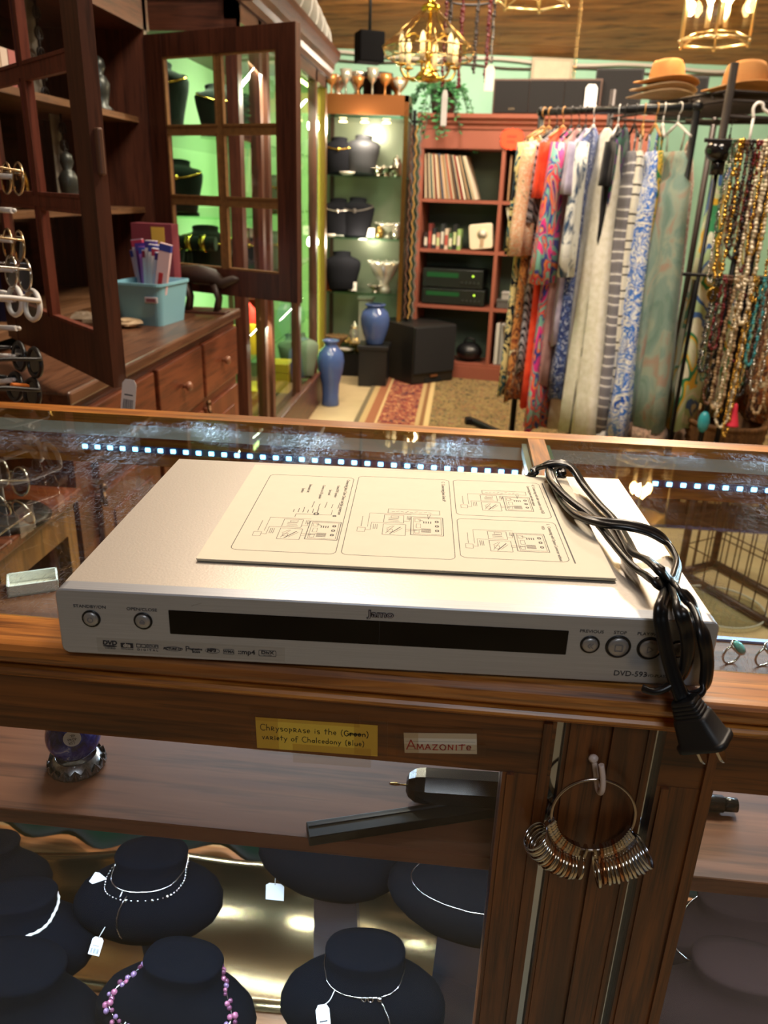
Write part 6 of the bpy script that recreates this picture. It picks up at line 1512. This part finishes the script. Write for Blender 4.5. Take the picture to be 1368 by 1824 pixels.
G('blush_dress', 'dusty pink dress next to the lavender dress', .27, BLUSH, 1.20, .15, .12, .15, .03, .05, hg=0)
G('lavender_dress', 'lavender short sleeved dress in the middle of the rack', .315, LAV, .98, .18, .13, .16, .034, .25, (.22, .065, .085), hg=0)
G('tie_dye_dress', 'navy and white tie dye dress with long sleeves', .37, NAVF, 1.25, .18, .14, .17, .034, .20, (.58, .06, .085), TIE, hg=2)
G('white_dress', 'long ivory lace dress in front of the black top', .470, WHT_, 1.42, .17, .17, .30, .075, .78, None, hg=0)
G('black_dress', 'black short sleeved dress behind the ivory dress', .53, BLK, 1.45, .18, .14, .2, .035, .30, (.18, .05, .06), hg=2)
G('purple_dress', 'purple and green dress behind the grey striped dress', .575, PURP, 1.40, .15, .12, .16, .03, .2, hg=0)
G('striped_dress', 'grey and white banded maxi dress with pale ruffle hem', .635, GRYS, 1.36, .15, .13, .22, .05, .6, None, strap=True, hg=0, hm=GRYP)
G('cream_dress', 'cream dress with thin black lines beside the grey striped dress', .69, CRML, 1.25, .14, .12, .17, .04, .45, None, strap=True, hg=1)
G('blue_floral_dress', 'blue and white floral maxi dress', .765, BLUF, 1.42, .16, .14, .24, .055, .6, None, strap=True, hg=1)
G('halter_dress', 'green and gold halter dress with narrow straps', .81, GRNG, .95, .13, .11, .14, .035, .5, None, strap=True, hg=2)
G('sheer_dress', 'sheer teal dress with rose border hem at the near end of the rack', .90, SHEER, 1.30, .15, .17, .27, .075, .85, None, strap=True, hg=2, hm=ROSEH)
# pale ruffle under the striped dress
# ------------------------------------------------------------------ black wire shelf unit with hats
S0, S1 = Vector((.72, 4.72, 0)), Vector((1.045, 3.78, 0)); sdv = (S1 - S0).normalized(); spd = Vector((-sdv.y, sdv.x, 0))
su = thing('wire_shelf_unit', 'black wire shelf unit carrying the tan hats', 'shelf unit', ((S0.x + S1.x) / 2 + .2, (S0.y + S1.y) / 2 + .1, 0))
SM = plain('dark_iron', '#2a221e', .5, .5); SZ = 1.715
SQ = [S0, S1, S1 + spd * .62, S0 + spd * .62]
for p in SQ: MB().cyl((p.x, p.y, .0), (p.x, p.y, SZ + .10), .017, n=12).build('post', SM, su)
for a, c in ((0, 1), (1, 2), (2, 3), (3, 0)):
    for z in (SZ, SZ - .035, .12): MB().cyl((SQ[a].x, SQ[a].y, z), (SQ[c].x, SQ[c].y, z), .006, n=8).build('frame_wire', SM, su)
for i in range(1, 24):
    a = S0 + (S1 - S0) * (i / 24); MB().cyl((a.x, a.y, SZ + .002), (a.x + spd.x * .62, a.y + spd.y * .62, SZ + .002), .003, n=6).build('shelf_wire', SM, su)
    if i % 2: MB().tube([(a.x, a.y, SZ), (a.x + sdv.x * .02, a.y + sdv.y * .02, SZ - .035)], .003, 6).build('truss_wire', SM, su)
MB().cyl((SQ[1].x + spd.x * .0, SQ[1].y, 1.62), (SQ[2].x, SQ[2].y, 1.62), .010, n=10).build('hanging_rod', SM, su)
TAN = plain('tan_felt', '#b98552', .9, 0, .1, .08, 40); TAN2 = plain('pale_tan_felt', '#b39a7a', .9, 0, .1, .08, 40)
def hat(p, lab, mat, crown=True, s=1.0, rot=.3, band=True):
    t = thing('felt_hat', lab, 'hat', p, rot, 'hats on the wire shelf')
    b = MB(); n = 36; rs = []
    for r, z, cu in ((.085, .010, 0), (.12, .008, .3), (.155, .010, 1), (.160, .014, 1), (.155, .016, 1), (.12, .013, .3), (.088, .016, 0)):
        rs.append([(s * 1.12 * r * math.cos(2 * PI * j / n), s * .95 * r * math.sin(2 * PI * j / n), s * (z + cu * .030 * (math.sin(2 * PI * j / n) ** 2) - cu * .006)) for j in range(n)])
    b.rings(rs, cap=False); b.build('brim', mat, t, False)
    c = MB(); rs = []
    for r, z, dip in ((.086, .012, 0), (.088, .03, 0), (.085, .07, 0), (.078, .105, .1), (.066, .125, .4), (.045, .128, .8), (.02, .122, 1), (.002, .118, 1)):
        if not crown: z = min(z, .035) if r > .05 else .03
        ring = []
        for j in range(n):
            a = 2 * PI * j / n; pin = 1 - .16 * max(0, math.cos(a)) * (z / .125 if crown else 0) * abs(math.sin(a)) 
            ring.append((s * 1.1 * r * math.cos(a), s * .92 * r * math.sin(a) * pin, s * (z - .03 * dip * (1 - abs(math.sin(a))) * (1 if crown else 0))))
        rs.append(ring)
    c.rings(rs, cap=True); c.build('crown', mat, t, False)
    if band:
        bb = MB()
        for j in range(34): bb.sph((s * 1.11 * .089 * math.cos(2 * PI * j / 34), s * .93 * .089 * math.sin(2 * PI * j / 34), s * .026), s * .0075, 6, 5)
        bb.build('hat_band', plain('hat_chain', '#c9bda6', .3, .7), t, False)
    return t
hp_ = at(1165, 182, 4.25); hz = SZ + .006; hx, hy = hp_.x + .03, 4.25
hat((hx, hy, hz), 'pale tan hat at the bottom of the hat stack', TAN2, False, .92, .2, False)
hat((hx + .004, hy, hz + .030), 'pale tan hat in the middle of the hat stack', TAN2, False, .88, .3, False)
hat((hx + .01, hy - .01, hz + .060), 'tan felt hat with bead band on top of the hat stack', TAN, True, .86, .35)
h2 = at(1325, 158, 3.95); hat((h2.x, 3.95, hz), 'tan felt hat alone beside the white mannequin stand', TAN, True, 1.0, .2)
# clothes hanging on the shelf unit
ax2 = Vector((.75, -.66, 0)).normalized()
for i, (x, y, m, nm_, lab, L, kw) in enumerate(((1.0, 4.12, REDF, 'red_floral_dress', 'red floral dress behind the shelf post', 1.0, {}), (1.11, 3.90, SILK, 'silk_kaftan', 'green and yellow silk kaftan beside the necklaces', 1.25, dict(sleeve=(.5, .07, .12))),
        (1.30, 3.98, SILK, 'silk_dress', 'green and yellow silk dress behind the gold necklaces', 1.2, {}), (1.47, 3.95, MULTI, 'brown_dress', 'brown patterned dress behind the necklaces at the edge', 1.2, {}), (1.62, 3.9, REDF, 'rose_dress', 'rose patterned dress at the far edge behind the necklaces', 1.2, {}))):
    G(nm_, lab, 0, m, L, .19, .17, .22, .05, .45, kw.get('sleeve'), P=(x, y, 1.62), axb=ax2, group='clothes on the wire shelf unit', hg=0)
MB().cyl((.95, 4.06, 1.62), (1.72, 3.87, 1.62), .010, n=10).build('hanging_rod', SM, su)
# ------------------------------------------------------------------ necklace stand
NY = 3.35
ns = thing('necklace_stand', 'black metal stand hung with bead necklaces at the right edge', 'necklace stand', (1.2, NY, 0))
for px, ztop in ((1272, 1.46), (1352, 1.58)):
    a = at(px - 20, 760, NY) if px < 1300 else at(px, 400, NY); 
    MB().cyl((a.x, NY, 0), (a.x, NY, ztop), .011, n=10).build('post', BLACKM, ns)
xl, xr = at(1250, 450, NY).x, at(1420, 450, NY).x
NB = [1.50, 1.02]
for z in NB: MB().cyl((xl - .06, NY, z), (xr + .1, NY, z), .007, n=10).build('hook_bar', BLACKM, ns)
MB().bb((xl - .1, NY - .15, 0), (xr + .15, NY + .15, .012)).build('base_plate', BLACKM, ns)
MB().cyl((xr + .08, NY, 0), (xr + .08, NY, 1.52), .011, n=10).build('post', BLACKM, ns)
def beads(x, z0, z1, w, r, mat, name, lab, y=None, pend=None, pm=None, rope=False):
    y = NY - .016 if y is None else y; t = thing('bead_necklace' if name is None else name, lab, 'necklace', (x, y, z1), 0, 'necklaces on the stand'); b = MB()
    n = int((2 * (z0 - z1) + w) / (r * (1.9 if not rope else 1.2))); loop = []
    for i in range(n):
        f = i / (n - 1); s = f * 2 - 1; z = z1 + (z0 - z1) * abs(s) ** 1.0 if abs(s) > .12 else z1 + (z0 - z1) * (.12 * .5 + s * s / .24)
        xx = x + w * .5 * math.copysign(min(1, abs(s) / .12) if abs(s) < .12 else 1 - .75 * max(0, (abs(s) - .6) / .4), s)
        b.sph((xx, y - .006 * math.sin(i * 1.3), z), r * (1 + .25 * math.sin(i * 2.1)), 6, 4)
    b.build('beads', mat, t)
    if pend == 'tassel':
        c = Vector((x, y, z1)); MB().lathe([(.004, 0), (.009, -.01), (.011, -.03), (.026, -.09), (.028, -.095)], c, 12).build('tassel', pm, t)
    if pend == 'stone': MB().sph((x, y - .004, z1 - .045), .024, 14, 10, 1.9).build('pendant', pm, t)
    if pend == 'disc': MB().lathe([(.028, -.004), (.030, 0), (.028, .004)], (x, y - .006, z1 - .03), 20, M=Matrix.Rotation(PI / 2, 3, 'X')).build('pendant', pm, t)
    return t
PRL = plain('pearl_bead', '#d8cbb0', .22, .3); GLD = plain('gold_bead', '#c9a24c', .2, 1); JET = plain('jet_bead', '#1d1a1c', .2); BRN = plain('brown_bead', '#5c3a26', .3); TRQ = plain('turquoise_bead', '#2f8f9a', .3); RUB_ = plain('garnet_bead', '#6d1f26', .2, .2); SLV = plain('silver_bead', '#bdb9b0', .2, 1); BEI = plain('beige_bead', '#a98f6c', .4); GRB = plain('green_bead', '#3a5a44', .3)
X_ = lambda px, py: at(px, py, NY - .016).x
spec = [(1303, 1.50, .98, .030, .012, GLD, 'chunky gold chain necklace hanging high on the stand', 'disc', GLD), (1322, 1.50, 1.06, .03, .009, JET, 'black bead necklace beside the gold chain', None, None), (1345, 1.50, .95, .035, .010, PRL, 'double pearl necklace high on the stand', None, None),
        (1362, 1.50, .80, .03, .011, PRL, 'long pearl rope near the edge of the stand', None, None), (1334, 1.50, 1.18, .025, .008, RUB_, 'short garnet bead necklace on the upper bar', None, None), (1380, 1.50, .90, .04, .010, GLD, 'gold bead necklace at the outer edge of the stand', None, None),
        (1258, 1.02, .62, .03, .009, JET, 'black bead necklace on the near end of the lower bar', None, None), (1270, 1.02, .72, .03, .008, RUB_, 'dark red bead necklace on the lower bar', None, None), (1281, 1.02, .48, .04, .009, BRN, 'long brown bead necklace with turquoise pendant', 'stone', TRQ),
        (1297, 1.02, .46, .05, .010, BEI, 'long woven beige rope necklace on the lower bar', None, None), (1312, 1.02, .38, .05, .009, PRL, 'pearl rope necklace hanging lowest on the bar', None, None), (1322, 1.02, .34, .02, .008, GLD, 'long gold disc chain on the lower bar', 'disc', GLD),
        (1335, 1.02, .52, .04, .009, JET, 'jet necklace with red tassel', 'tassel', plain('red_tassel', '#d82a44', .7)), (1348, 1.02, .60, .03, .008, BRN, 'brown bead necklace beside the red tassel one', None, None), (1360, 1.02, .55, .04, .010, SLV, 'silver bead necklace near the edge', None, None),
        (1372, 1.02, .45, .04, .009, BEI, 'beige bead necklace at the outer edge', None, None), (1290, 1.50, 1.16, .03, .007, GRB, 'green bead necklace behind the gold chain', None, None), (1312, 1.50, 1.10, .03, .007, BRN, 'brown bead necklace between gold and black ones', None, None), (1355, 1.50, 1.08, .04, .009, GLD, 'short gold bead necklace beside the pearls', None, None),
        (1340, 1.02, .66, .03, .008, TRQ, 'small turquoise necklace on the lower bar', None, None), (1264, 1.02, .58, .02, .006, GRB, 'thin green necklace on the lower bar', None, None), (1328, 1.02, .56, .03, .006, GLD, 'thin gold chain on the lower bar', None, None)]
for i, (px, z0, z1, w, r, m, lab, pe, pm) in enumerate(spec):
    beads(X_(px, 350 if z0 > 1.2 else 600), z0, z1, w, r * .72, m, None, lab, NY - .018 - .004 * (i % 4), pe, pm)
sets = [('smoky grey', SLV), ('dark amber', BEI), ('black seed', JET), ('ivory', PRL), ('bronze', GLD), ('coral red', RUB_), ('mahogany', BRN), ('bottle green', GRB)]
for i in range(16):
    cn, m = sets[i % 8]; hi = i < 8; px = 1292 + (i % 8) * 10.5 + (0 if hi else -28)
    beads(X_(px, 350 if hi else 600), 1.50 if hi else 1.02, (1.06 if hi else .52) + .05 * ((i * 5) % 6) - .1, .022 + .004 * (i % 3), .0055 + .0006 * (i % 3), m, None, '%s bead strand in the back row of the %s bar' % (cn, 'upper' if hi else 'lower'), NY - .010 + .003 * (i % 2))
# black hat form on the stand and a white mannequin hook
t = thing('black_head_form', 'shiny black head form behind the necklaces', 'head form', at(1283, 272, 3.55)); c = at(1283, 268, 3.55)
MB().sph(c, .058, 18, 12, .8).build('head', plain('gloss_black', '#101012', .12), t); MB().cyl(c + Vector((.0, 0, -.09)), c + Vector((0, 0, -.03)), .028, n=14).build('neck', plain('gloss_black', '#101012', .12), t)
MB().cyl((c.x, c.y, .0), c + Vector((0, 0, -.08)), .009, n=10).lathe([(.09, 0), (.09, .01), (.01, .02)], (c.x, c.y, 0), 20).build('stand', BLACKM, t)
t = thing('white_hanger', 'white plastic hanger hook at the top of the necklace stand', 'hanger', at(1350, 182, NY)); c = at(1350, 200, NY)
MB().tube(spline([c + Vector(q_) * .6 for q_ in ((-.02, 0, -.03), (-.03, 0, .02), (-.01, 0, .05), (.02, 0, .045), (.03, 0, .02), (.06, 0, .0), (.12, 0, -.03))], 6), .006, 10).build('hook', WHITEP, t)
MB().cyl(c + Vector((-.012, 0, -.12)), c + Vector((-.012, 0, -.015)), .005, n=8).build('shaft', WHITEP, t)
# baskets on the floor under the racks
for (px, py, Y, R_, hh, lab) in ((1195, 770, 3.9, .24, .20, 'woven round basket on the floor under the sheer dress'), (1290, 775, 3.75, .18, .34, 'brown woven basket on the floor behind the necklaces')):
    p = at(px, py, Y); t = thing('woven_basket', lab, 'basket', (p.x, Y, 0)); b = MB(); z = 0; prf = []
    WK = wood('wicker_weave', '#8a6238', '#6f4c2a', '#4f341c', 2, 1.0, .7, 0, .4)
    for k_ in range(10): prf += [(R_ * (.8 + .02 * k_) + .006, hh * k_ / 10 + .005), (R_ * (.8 + .02 * k_), hh * (k_ + .5) / 10 + .005)]
    b.lathe([(R_ * .78, .0)] + prf + [(R_, hh), (R_ * .9, hh), (R_ * .75, .02)], (p.x, Y, 0), 28); b.build('weave', WK, t)
    MB().torus((p.x, Y, hh), R_ * .98, .012, (0, 0, 1), 32, 8).build('rim', WK, t)
# ------------------------------------------------------------------ hanging lamps
def ceil_z(x, y):
    p = Vector((x, y, 0)); d = -(p - w0).dot(wn); return ZT + d * math.tan(SL) - .02
BULB = plain('bulb_glow', '#fff3d8', .4, emit='#ffd896', es=55)
LGL = glass('lantern_glass', '#fdf8ec', 1.3)
LBR = plain('pale_brass', '#dcc896', .3, .9)
def lantern(c, zb, lab, lit=True, group='hexagonal lanterns'):
    BRASS = LBR
    t = thing('hexagonal_lantern', lab, 'lantern', (c[0], c[1], zb), 0, group); R, H = .168, .34
    hexp = lambda r, z, k: Vector((c[0] + r * math.cos(PI / 3 * k + .26), c[1] + r * math.sin(PI / 3 * k + .26), z))
    for k in range(6):
        MB().cyl(hexp(R * .97, zb, k), hexp(R * 1.0, zb + H, k), .005, n=8).build('post', BRASS, t)
        a, b_, d_, e_ = hexp(R * .97, zb + .012, k), hexp(R * .97, zb + .012, k + 1), hexp(R, zb + H, k + 1), hexp(R, zb + H, k)
        o = MB().prism([a, b_, d_, e_], (0, 0, 0), tuple(((a + b_) / 2 - Vector((c[0], c[1], zb))).normalized() * .003)).build('pane', LGL, t)
        MB().cyl(hexp(R * .97, zb, k), hexp(R * .97, zb, k + 1), .006, n=8).build('bottom_rail', BRASS, t)
        MB().cyl(hexp(R * .55, zb + .03, k), hexp(R * .55, zb + .03, k + 1), .004, n=8).build('inner_rail', BRASS, t)
        MB().cyl(hexp(R * .97, zb, k), hexp(R * .55, zb + .03, k), .0035, n=6).build('spoke', BRASS, t); MB().sph(hexp(R * .98, zb - .006, k), .009, 8, 6).build('ball_foot', BRASS, t)
        MB().cyl(hexp(R, zb + H, k), hexp(R, zb + H, k + 1), .007, n=8).build('top_rail', BRASS, t); MB().prism([hexp(R, zb + H, k), hexp(R, zb + H, k + 1), hexp(.03, zb + H + .12, k + 1), hexp(.03, zb + H + .12, k)], (0, 0, 0), (0, 0, .003)).build('roof_pane', BRASS, t)
    MB().cyl((c[0], c[1], zb + .05), (c[0], c[1], zb + H + .10), .006, n=8).build('stem', BRASS, t)
    for k in range(3):
        a = 2 * PI * k / 3 + .5; p = Vector((c[0] + .045 * math.cos(a), c[1] + .045 * math.sin(a), zb + .06))
        MB().cyl(p, p + Vector((0, 0, .085)), .011, n=12).build('candle_sleeve', plain('candle_cream', '#f0dfb8', .5), t); MB().lathe([(.008, 0), (.018, .02), (.020, .035), (.010, .06), (.001, .07)], p + Vector((0, 0, .088)), 14).build('bulb', BULB, t)
    zt = ceil_z(c[0], c[1]); MB().cyl((c[0], c[1], zb + H + .1), (c[0], c[1], zt), .004, n=8).build('hanging_chain', BRASS, t)
    return t
lantern((1.045, 4.15), 1.945, 'lit hexagonal brass and glass lantern above the hats')
point('lantern_bulb_light', (1.045, 4.15, 2.13), 30, (1.0, .78, .5), .035)
lantern((.232, 4.15), 2.085, 'hexagonal brass lantern showing only its bottom at the top edge')
point('lantern_bulb_light', (.232, 4.15, 2.27), 22, (1.0, .78, .5), .035)
# brass and glass chandelier
cc = (-.21, 4.0); ch = thing('chandelier', 'brass chandelier with faceted glass dome and candle arms', 'chandelier', (cc[0], cc[1], 1.75))
CG = glass('dome_glass', '#fbf9f4', 1.2)
o8 = lambda r, z, k: Vector((cc[0] + r * math.cos(PI / 4 * k + .2), cc[1] + r * math.sin(PI / 4 * k + .2), z))
for k in range(8):
    for (r0, z0_, r1, z1_) in ((.035, 2.02, .205, 1.875), (.205, 1.875, .19, 1.835)):
        a, b_, d_, e_ = o8(r0, z0_, k), o8(r0, z0_, k + 1), o8(r1, z1_, k + 1), o8(r1, z1_, k)
        MB().prism([a, b_, d_, e_], (0, 0, 0), (0, 0, .002)).build('pane', CG, ch); MB().cyl(a, e_, .0028, n=6).build('rib', BRASS, ch); MB().cyl(e_, d_, .0032, n=6).build('rim_bar', BRASS, ch)
for k in range(6):
    a = PI / 3 * k + .35; d = Vector((math.cos(a), math.sin(a), 0)); C0 = Vector((cc[0], cc[1], 0))
    MB().tube(spline([C0 + d * .02 + Vector((0, 0, 1.80)), C0 + d * .05 + Vector((0, 0, 1.762)), C0 + d * .10 + Vector((0, 0, 1.758)), C0 + d * .125 + Vector((0, 0, 1.785)), C0 + d * .125 + Vector((0, 0, 1.80))], 6), .005, 8).build('arm', GOLDM, ch)
    p = C0 + d * .125 + Vector((0, 0, 1.80)); MB().lathe([(.006, 0), (.024, .006), (.026, .010), (.012, .012)], p, 14).build('drip_cup', GOLDM, ch); MB().cyl(p + Vector((0, 0, .01)), p + Vector((0, 0, .075)), .0115, n=12).build('candle_sleeve', plain('candle_cream', '#f0dfb8', .5), ch)
    MB().lathe([(.008, 0), (.014, .015), (.008, .04), (.001, .05)], p + Vector((0, 0, .076)), 12).build('bulb', plain('bulb_unlit', '#e8dfc8', .2, emit='#ffdf9a', es=1.5), ch)
    MB().tube(spline([C0 + d * .03 + Vector((0, 0, 1.90)), C0 + d * .07 + Vector((0, 0, 1.93)), C0 + d * .11 + Vector((0, 0, 1.91))], 5), .004, 6).build('scroll', GOLDM, ch)
MB().lathe([(.001, 1.742), (.05, 1.748), (.062, 1.76), (.04, 1.785), (.018, 1.80), (.012, 1.83), (.02, 1.86), (.012, 1.88), (.006, 1.92), (.006, 2.02)], (cc[0], cc[1], 0), 20).build('centre_stem', GOLDM, ch)
MB().lathe([(.036, 2.018), (.045, 2.03), (.030, 2.045), (.014, 2.05), (.018, 2.065), (.010, 2.08), (.005, 2.09)], (cc[0], cc[1], 0), 20).build('cap', plain('yellow_brass', '#d6bc3e', .2, 1.0), ch)
MB().cyl((cc[0], cc[1], 2.085), (cc[0], cc[1], ceil_z(*cc)), .004, n=8).build('hanging_chain', BRASS, ch)
point('chandelier_light', (cc[0], cc[1], 1.86), 1.2, (1.0, .72, .38), .03)
# bead chime under the ceiling
bx_, by_ = at(838, 10, 5.0).x, 5.0; t = thing('bead_chime', 'dark red bead chime hanging from the ceiling beside the chandelier', 'chime', (bx_, by_, 1.85))
zt = ceil_z(bx_, by_); MB().torus((bx_, by_, 2.26), .13, .006, (0, 0, 1), 28, 6).build('ring', BLACKM, t); MB().cyl((bx_, by_, 2.26), (bx_, by_, zt), .003, n=6).cyl((bx_ - .13, by_, 2.26), (bx_ + .13, by_, 2.26), .003, n=6).build('cord', BLACKM, t)
for k in range(10):
    a = 2 * PI * k / 10; p = Vector((bx_ + .13 * math.cos(a), by_ + .13 * math.sin(a), 2.26)); b = MB(); n = 16 + (k * 5) % 9
    for i in range(n): b.sph(p + Vector((.004 * math.sin(i), 0, -.018 * (i + 1))), .0085 if i % 3 else .012, 6, 5)
    b.build('strand', plain('chime_red' if k % 2 else 'chime_dark', '#5a1c22' if k % 2 else '#2c2322', .25), t)
price_tag(Vector((bx_ + .13, by_ - .012, 1.95)), .05, .125, 'white tag hanging from the bead chime', Vector((bx_ + .13, by_, 2.262)), 0, False, lean=0)
# thin chain hanging in front of the wall
p = at(1034, 20, 5.9); zt = ceil_z(p.x, 5.9); b = MB(); z = zt; i = 0
while z > 1.98: b.torus((p.x, 5.9, z - .012), .009, .002, (1, 0, 0) if i % 2 else (0, 1, 0), 10, 5); z -= .016; i += 1
t = thing('hanging_chain', 'thin brass chain hanging from the plank ceiling', 'chain', (p.x, 5.9, 1.98)); b.build('links', BRASS, t)
# black hat-like box hung on a stem, no lamp, and a hat box below
p = at(658, 85, 5.55); t = thing('black_box', 'black hat-like box under the ceiling above the etagere', 'lamp', (p.x, 5.55, p.z)); zt = ceil_z(p.x, 5.55)
MB().box((p.x, 5.55, p.z), (.16, .14, .17), Matrix.Rotation(.4, 3, 'Z'), .01).build('housing', plain('matt_black', '#050506', .9, 0, .1), t); MB().cyl((p.x, 5.55, p.z + .08), (p.x, 5.55, zt), .01, n=8).build('stem', BLACKP, t)
p = at(650, 128, 6.0); t = thing('black_hat_box', 'round black hat box on top of the etagere', 'hat box', (-.66, 6.08, 1.88)); MB().lathe([(.10, 0), (.10, .12), (.105, .12), (.105, .155), (.001, .16)], (-.66, 6.09, 1.88), 28).build('box', BLACKP, t); MB().torus((-.66, 6.09, 2.0), .104, .006, (0, 0, 1), 28, 6).build('ribbon', plain('rust_ribbon', '#7a3a2a', .5), t)

# ------------------------------------------------------------------ low black wire rack on the floor behind the case
A_ = atz(1212, 1018, .02); B__ = atz(1385, 1118, .02); C__ = atz(1270, 1003, .02)
wr = thing('wire_rack', 'low black wire rack on the floor seen through the counter glass', 'rack', (A_ + B__) / 2)
IR = plain('dark_bronze', '#2b201c', .45, .4)
D__ = C__ + (B__ - A_); pts_ = [A_, B__, D__, C__]; hh_ = .34
for i in range(4):
    p, q_ = pts_[i], pts_[(i + 1) % 4]
    MB().cyl(p, q_, .012, n=10).build('base_bar', IR, wr); MB().cyl(p, p + Vector((0, 0, hh_)), .014, n=10).build('post', IR, wr)
    MB().cyl(p + Vector((0, 0, hh_)), q_ + Vector((0, 0, hh_)), .010, n=10).build('top_bar', IR, wr)
    n = max(2, int((q_ - p).length / .05))
    for k in range(1, n):
        a = p + (q_ - p) * (k / n); MB().cyl(a, a + Vector((0, 0, hh_)), .0025, n=6).build('upright_wire', IR, wr)
    for z in (.11, .22): MB().cyl(p + Vector((0, 0, z)), q_ + Vector((0, 0, z)), .0025, n=6).build('cross_wire', IR, wr)
g = atz(1300, 1075, .0)
t = thing('glass_plate', 'round clear glass plate lying on the floor behind the case', 'plate', (g.x - .06, g.y - .06, 0))
MB().lathe([(.09, .002), (.10, .004), (.15, .016), (.152, .019), (.145, .018), (.095, .008), (.001, .006)], (g.x - .06, g.y - .06, 0), 36).build('plate_body', glass('plate_glass', '#eef2f0', 2.0), t)
MB().torus((g.x - .06, g.y - .06, .0185), .150, .003, (0, 0, 1), 36, 6).build('rim', plain('glass_rim', '#b9bdb4', .2), t)

# ------------------------------------------------------------------ more glass and silver on the etagere
SPK = plain('sparkling_crystal', '#dcd6c6', .06, .75)
def jar(p, R, h, name, lab, mat, cat='jar'):
    t = thing(name, lab, cat, p)
    MB().lathe([(R * .8, 0), (R, h * .08), (R, h * .6), (R * .7, h * .74), (R * .72, h * .76)], p, 18).build('jar_body', mat, t)
    MB().lathe([(R * .78, h * .76), (R * .7, h * .84), (R * .2, h * .9), (R * .22, h * .96), (R * .05, h)], p, 18).build('lid', mat, t)
bowl((-.93, 6.06, 1.88), .085, .13, 'crystal_bowl', 'cut crystal bowl at the cabinet end of the etagere top', SPK)
bowl((-.80, 6.10, 1.88), .075, .16, 'crystal_compote', 'tall crystal compote behind the goblets', SPK)
bowl((-.52, 6.06, 1.88), .08, .12, 'amber_bowl', 'amber crystal bowl at the bookcase end of the etagere top', plain('amber_crystal', '#c98a4c', .08, .6))
bowl((-.62, 5.88, .612), .05, .05, 'ring_dish', 'small silver ring dish in front of the glass compote', SILV2)
bowl((-.62, 5.87, 1.387), .045, .05, 'candy_dish', 'small silver candy dish on the top etagere shelf', SILV2)
jar((-.50, 5.98, 1.387), .035, .14, 'silver_jar', 'lidded silver jar at the post end of the top shelf', SILV2)
jar((-.48, 5.90, .982), .03, .11, 'crystal_jar', 'lidded crystal jar by the brass post', SPK)
jar((-.60, 5.89, .982), .028, .09, 'gilt_jar', 'small gilt jar between dish and tag card', plain('gilt', '#b59a5a', .25, .9))
jar((-.95, 5.88, .612), .035, .15, 'copper_jar', 'lidded copper jar beside the plain black bust', plain('copper', '#b0633c', .2, 1.0))
jar((-.78, 6.02, .182), .045, .20, 'glass_canister', 'tall glass canister behind the silver basket', SPK, 'canister')
for i, (x, z) in enumerate(((-.82, .182), (-.95, .982), (-.83, 1.387))):
    p = (x, 5.86, z); t = thing('shell_dish', ['pearly shell dish on the bottom etagere shelf', 'pearly shell dish under the silver collar', 'pearly shell dish under the gold pendant'][i], 'dish', p)
    MB().lathe([(.03, 0), (.05, .012), (.058, .022), (.05, .018), (.002, .006)], p, 20, 1, .7).build('shell', plain('pearl_shell', '#d8d0c0', .2, .2), t)
    b = MB()
    for k in range(9): b.sph((x + .022 * math.cos(k * .7) * (k % 3) * .5, 5.86 + .014 * math.sin(k * .7) * (k % 3) * .5, z + .018), .007, 6, 5)
    b.build('pearls', plain('pearl_white', '#d8d0c6', .3), t)
# ------------------------------------------------------------------ lettering curves become plain meshes
bpy.context.view_layer.update()
dg = bpy.context.evaluated_depsgraph_get()
for o in [q for q in D.objects if q.type == 'FONT']:
    me = D.meshes.new_from_object(o.evaluated_get(dg))
    n = D.objects.new(o.name, me); COL.objects.link(n); n.parent = o.parent
    n.matrix_local = o.matrix_local.copy(); nm = o.name
    D.objects.remove(o); n.name = nm
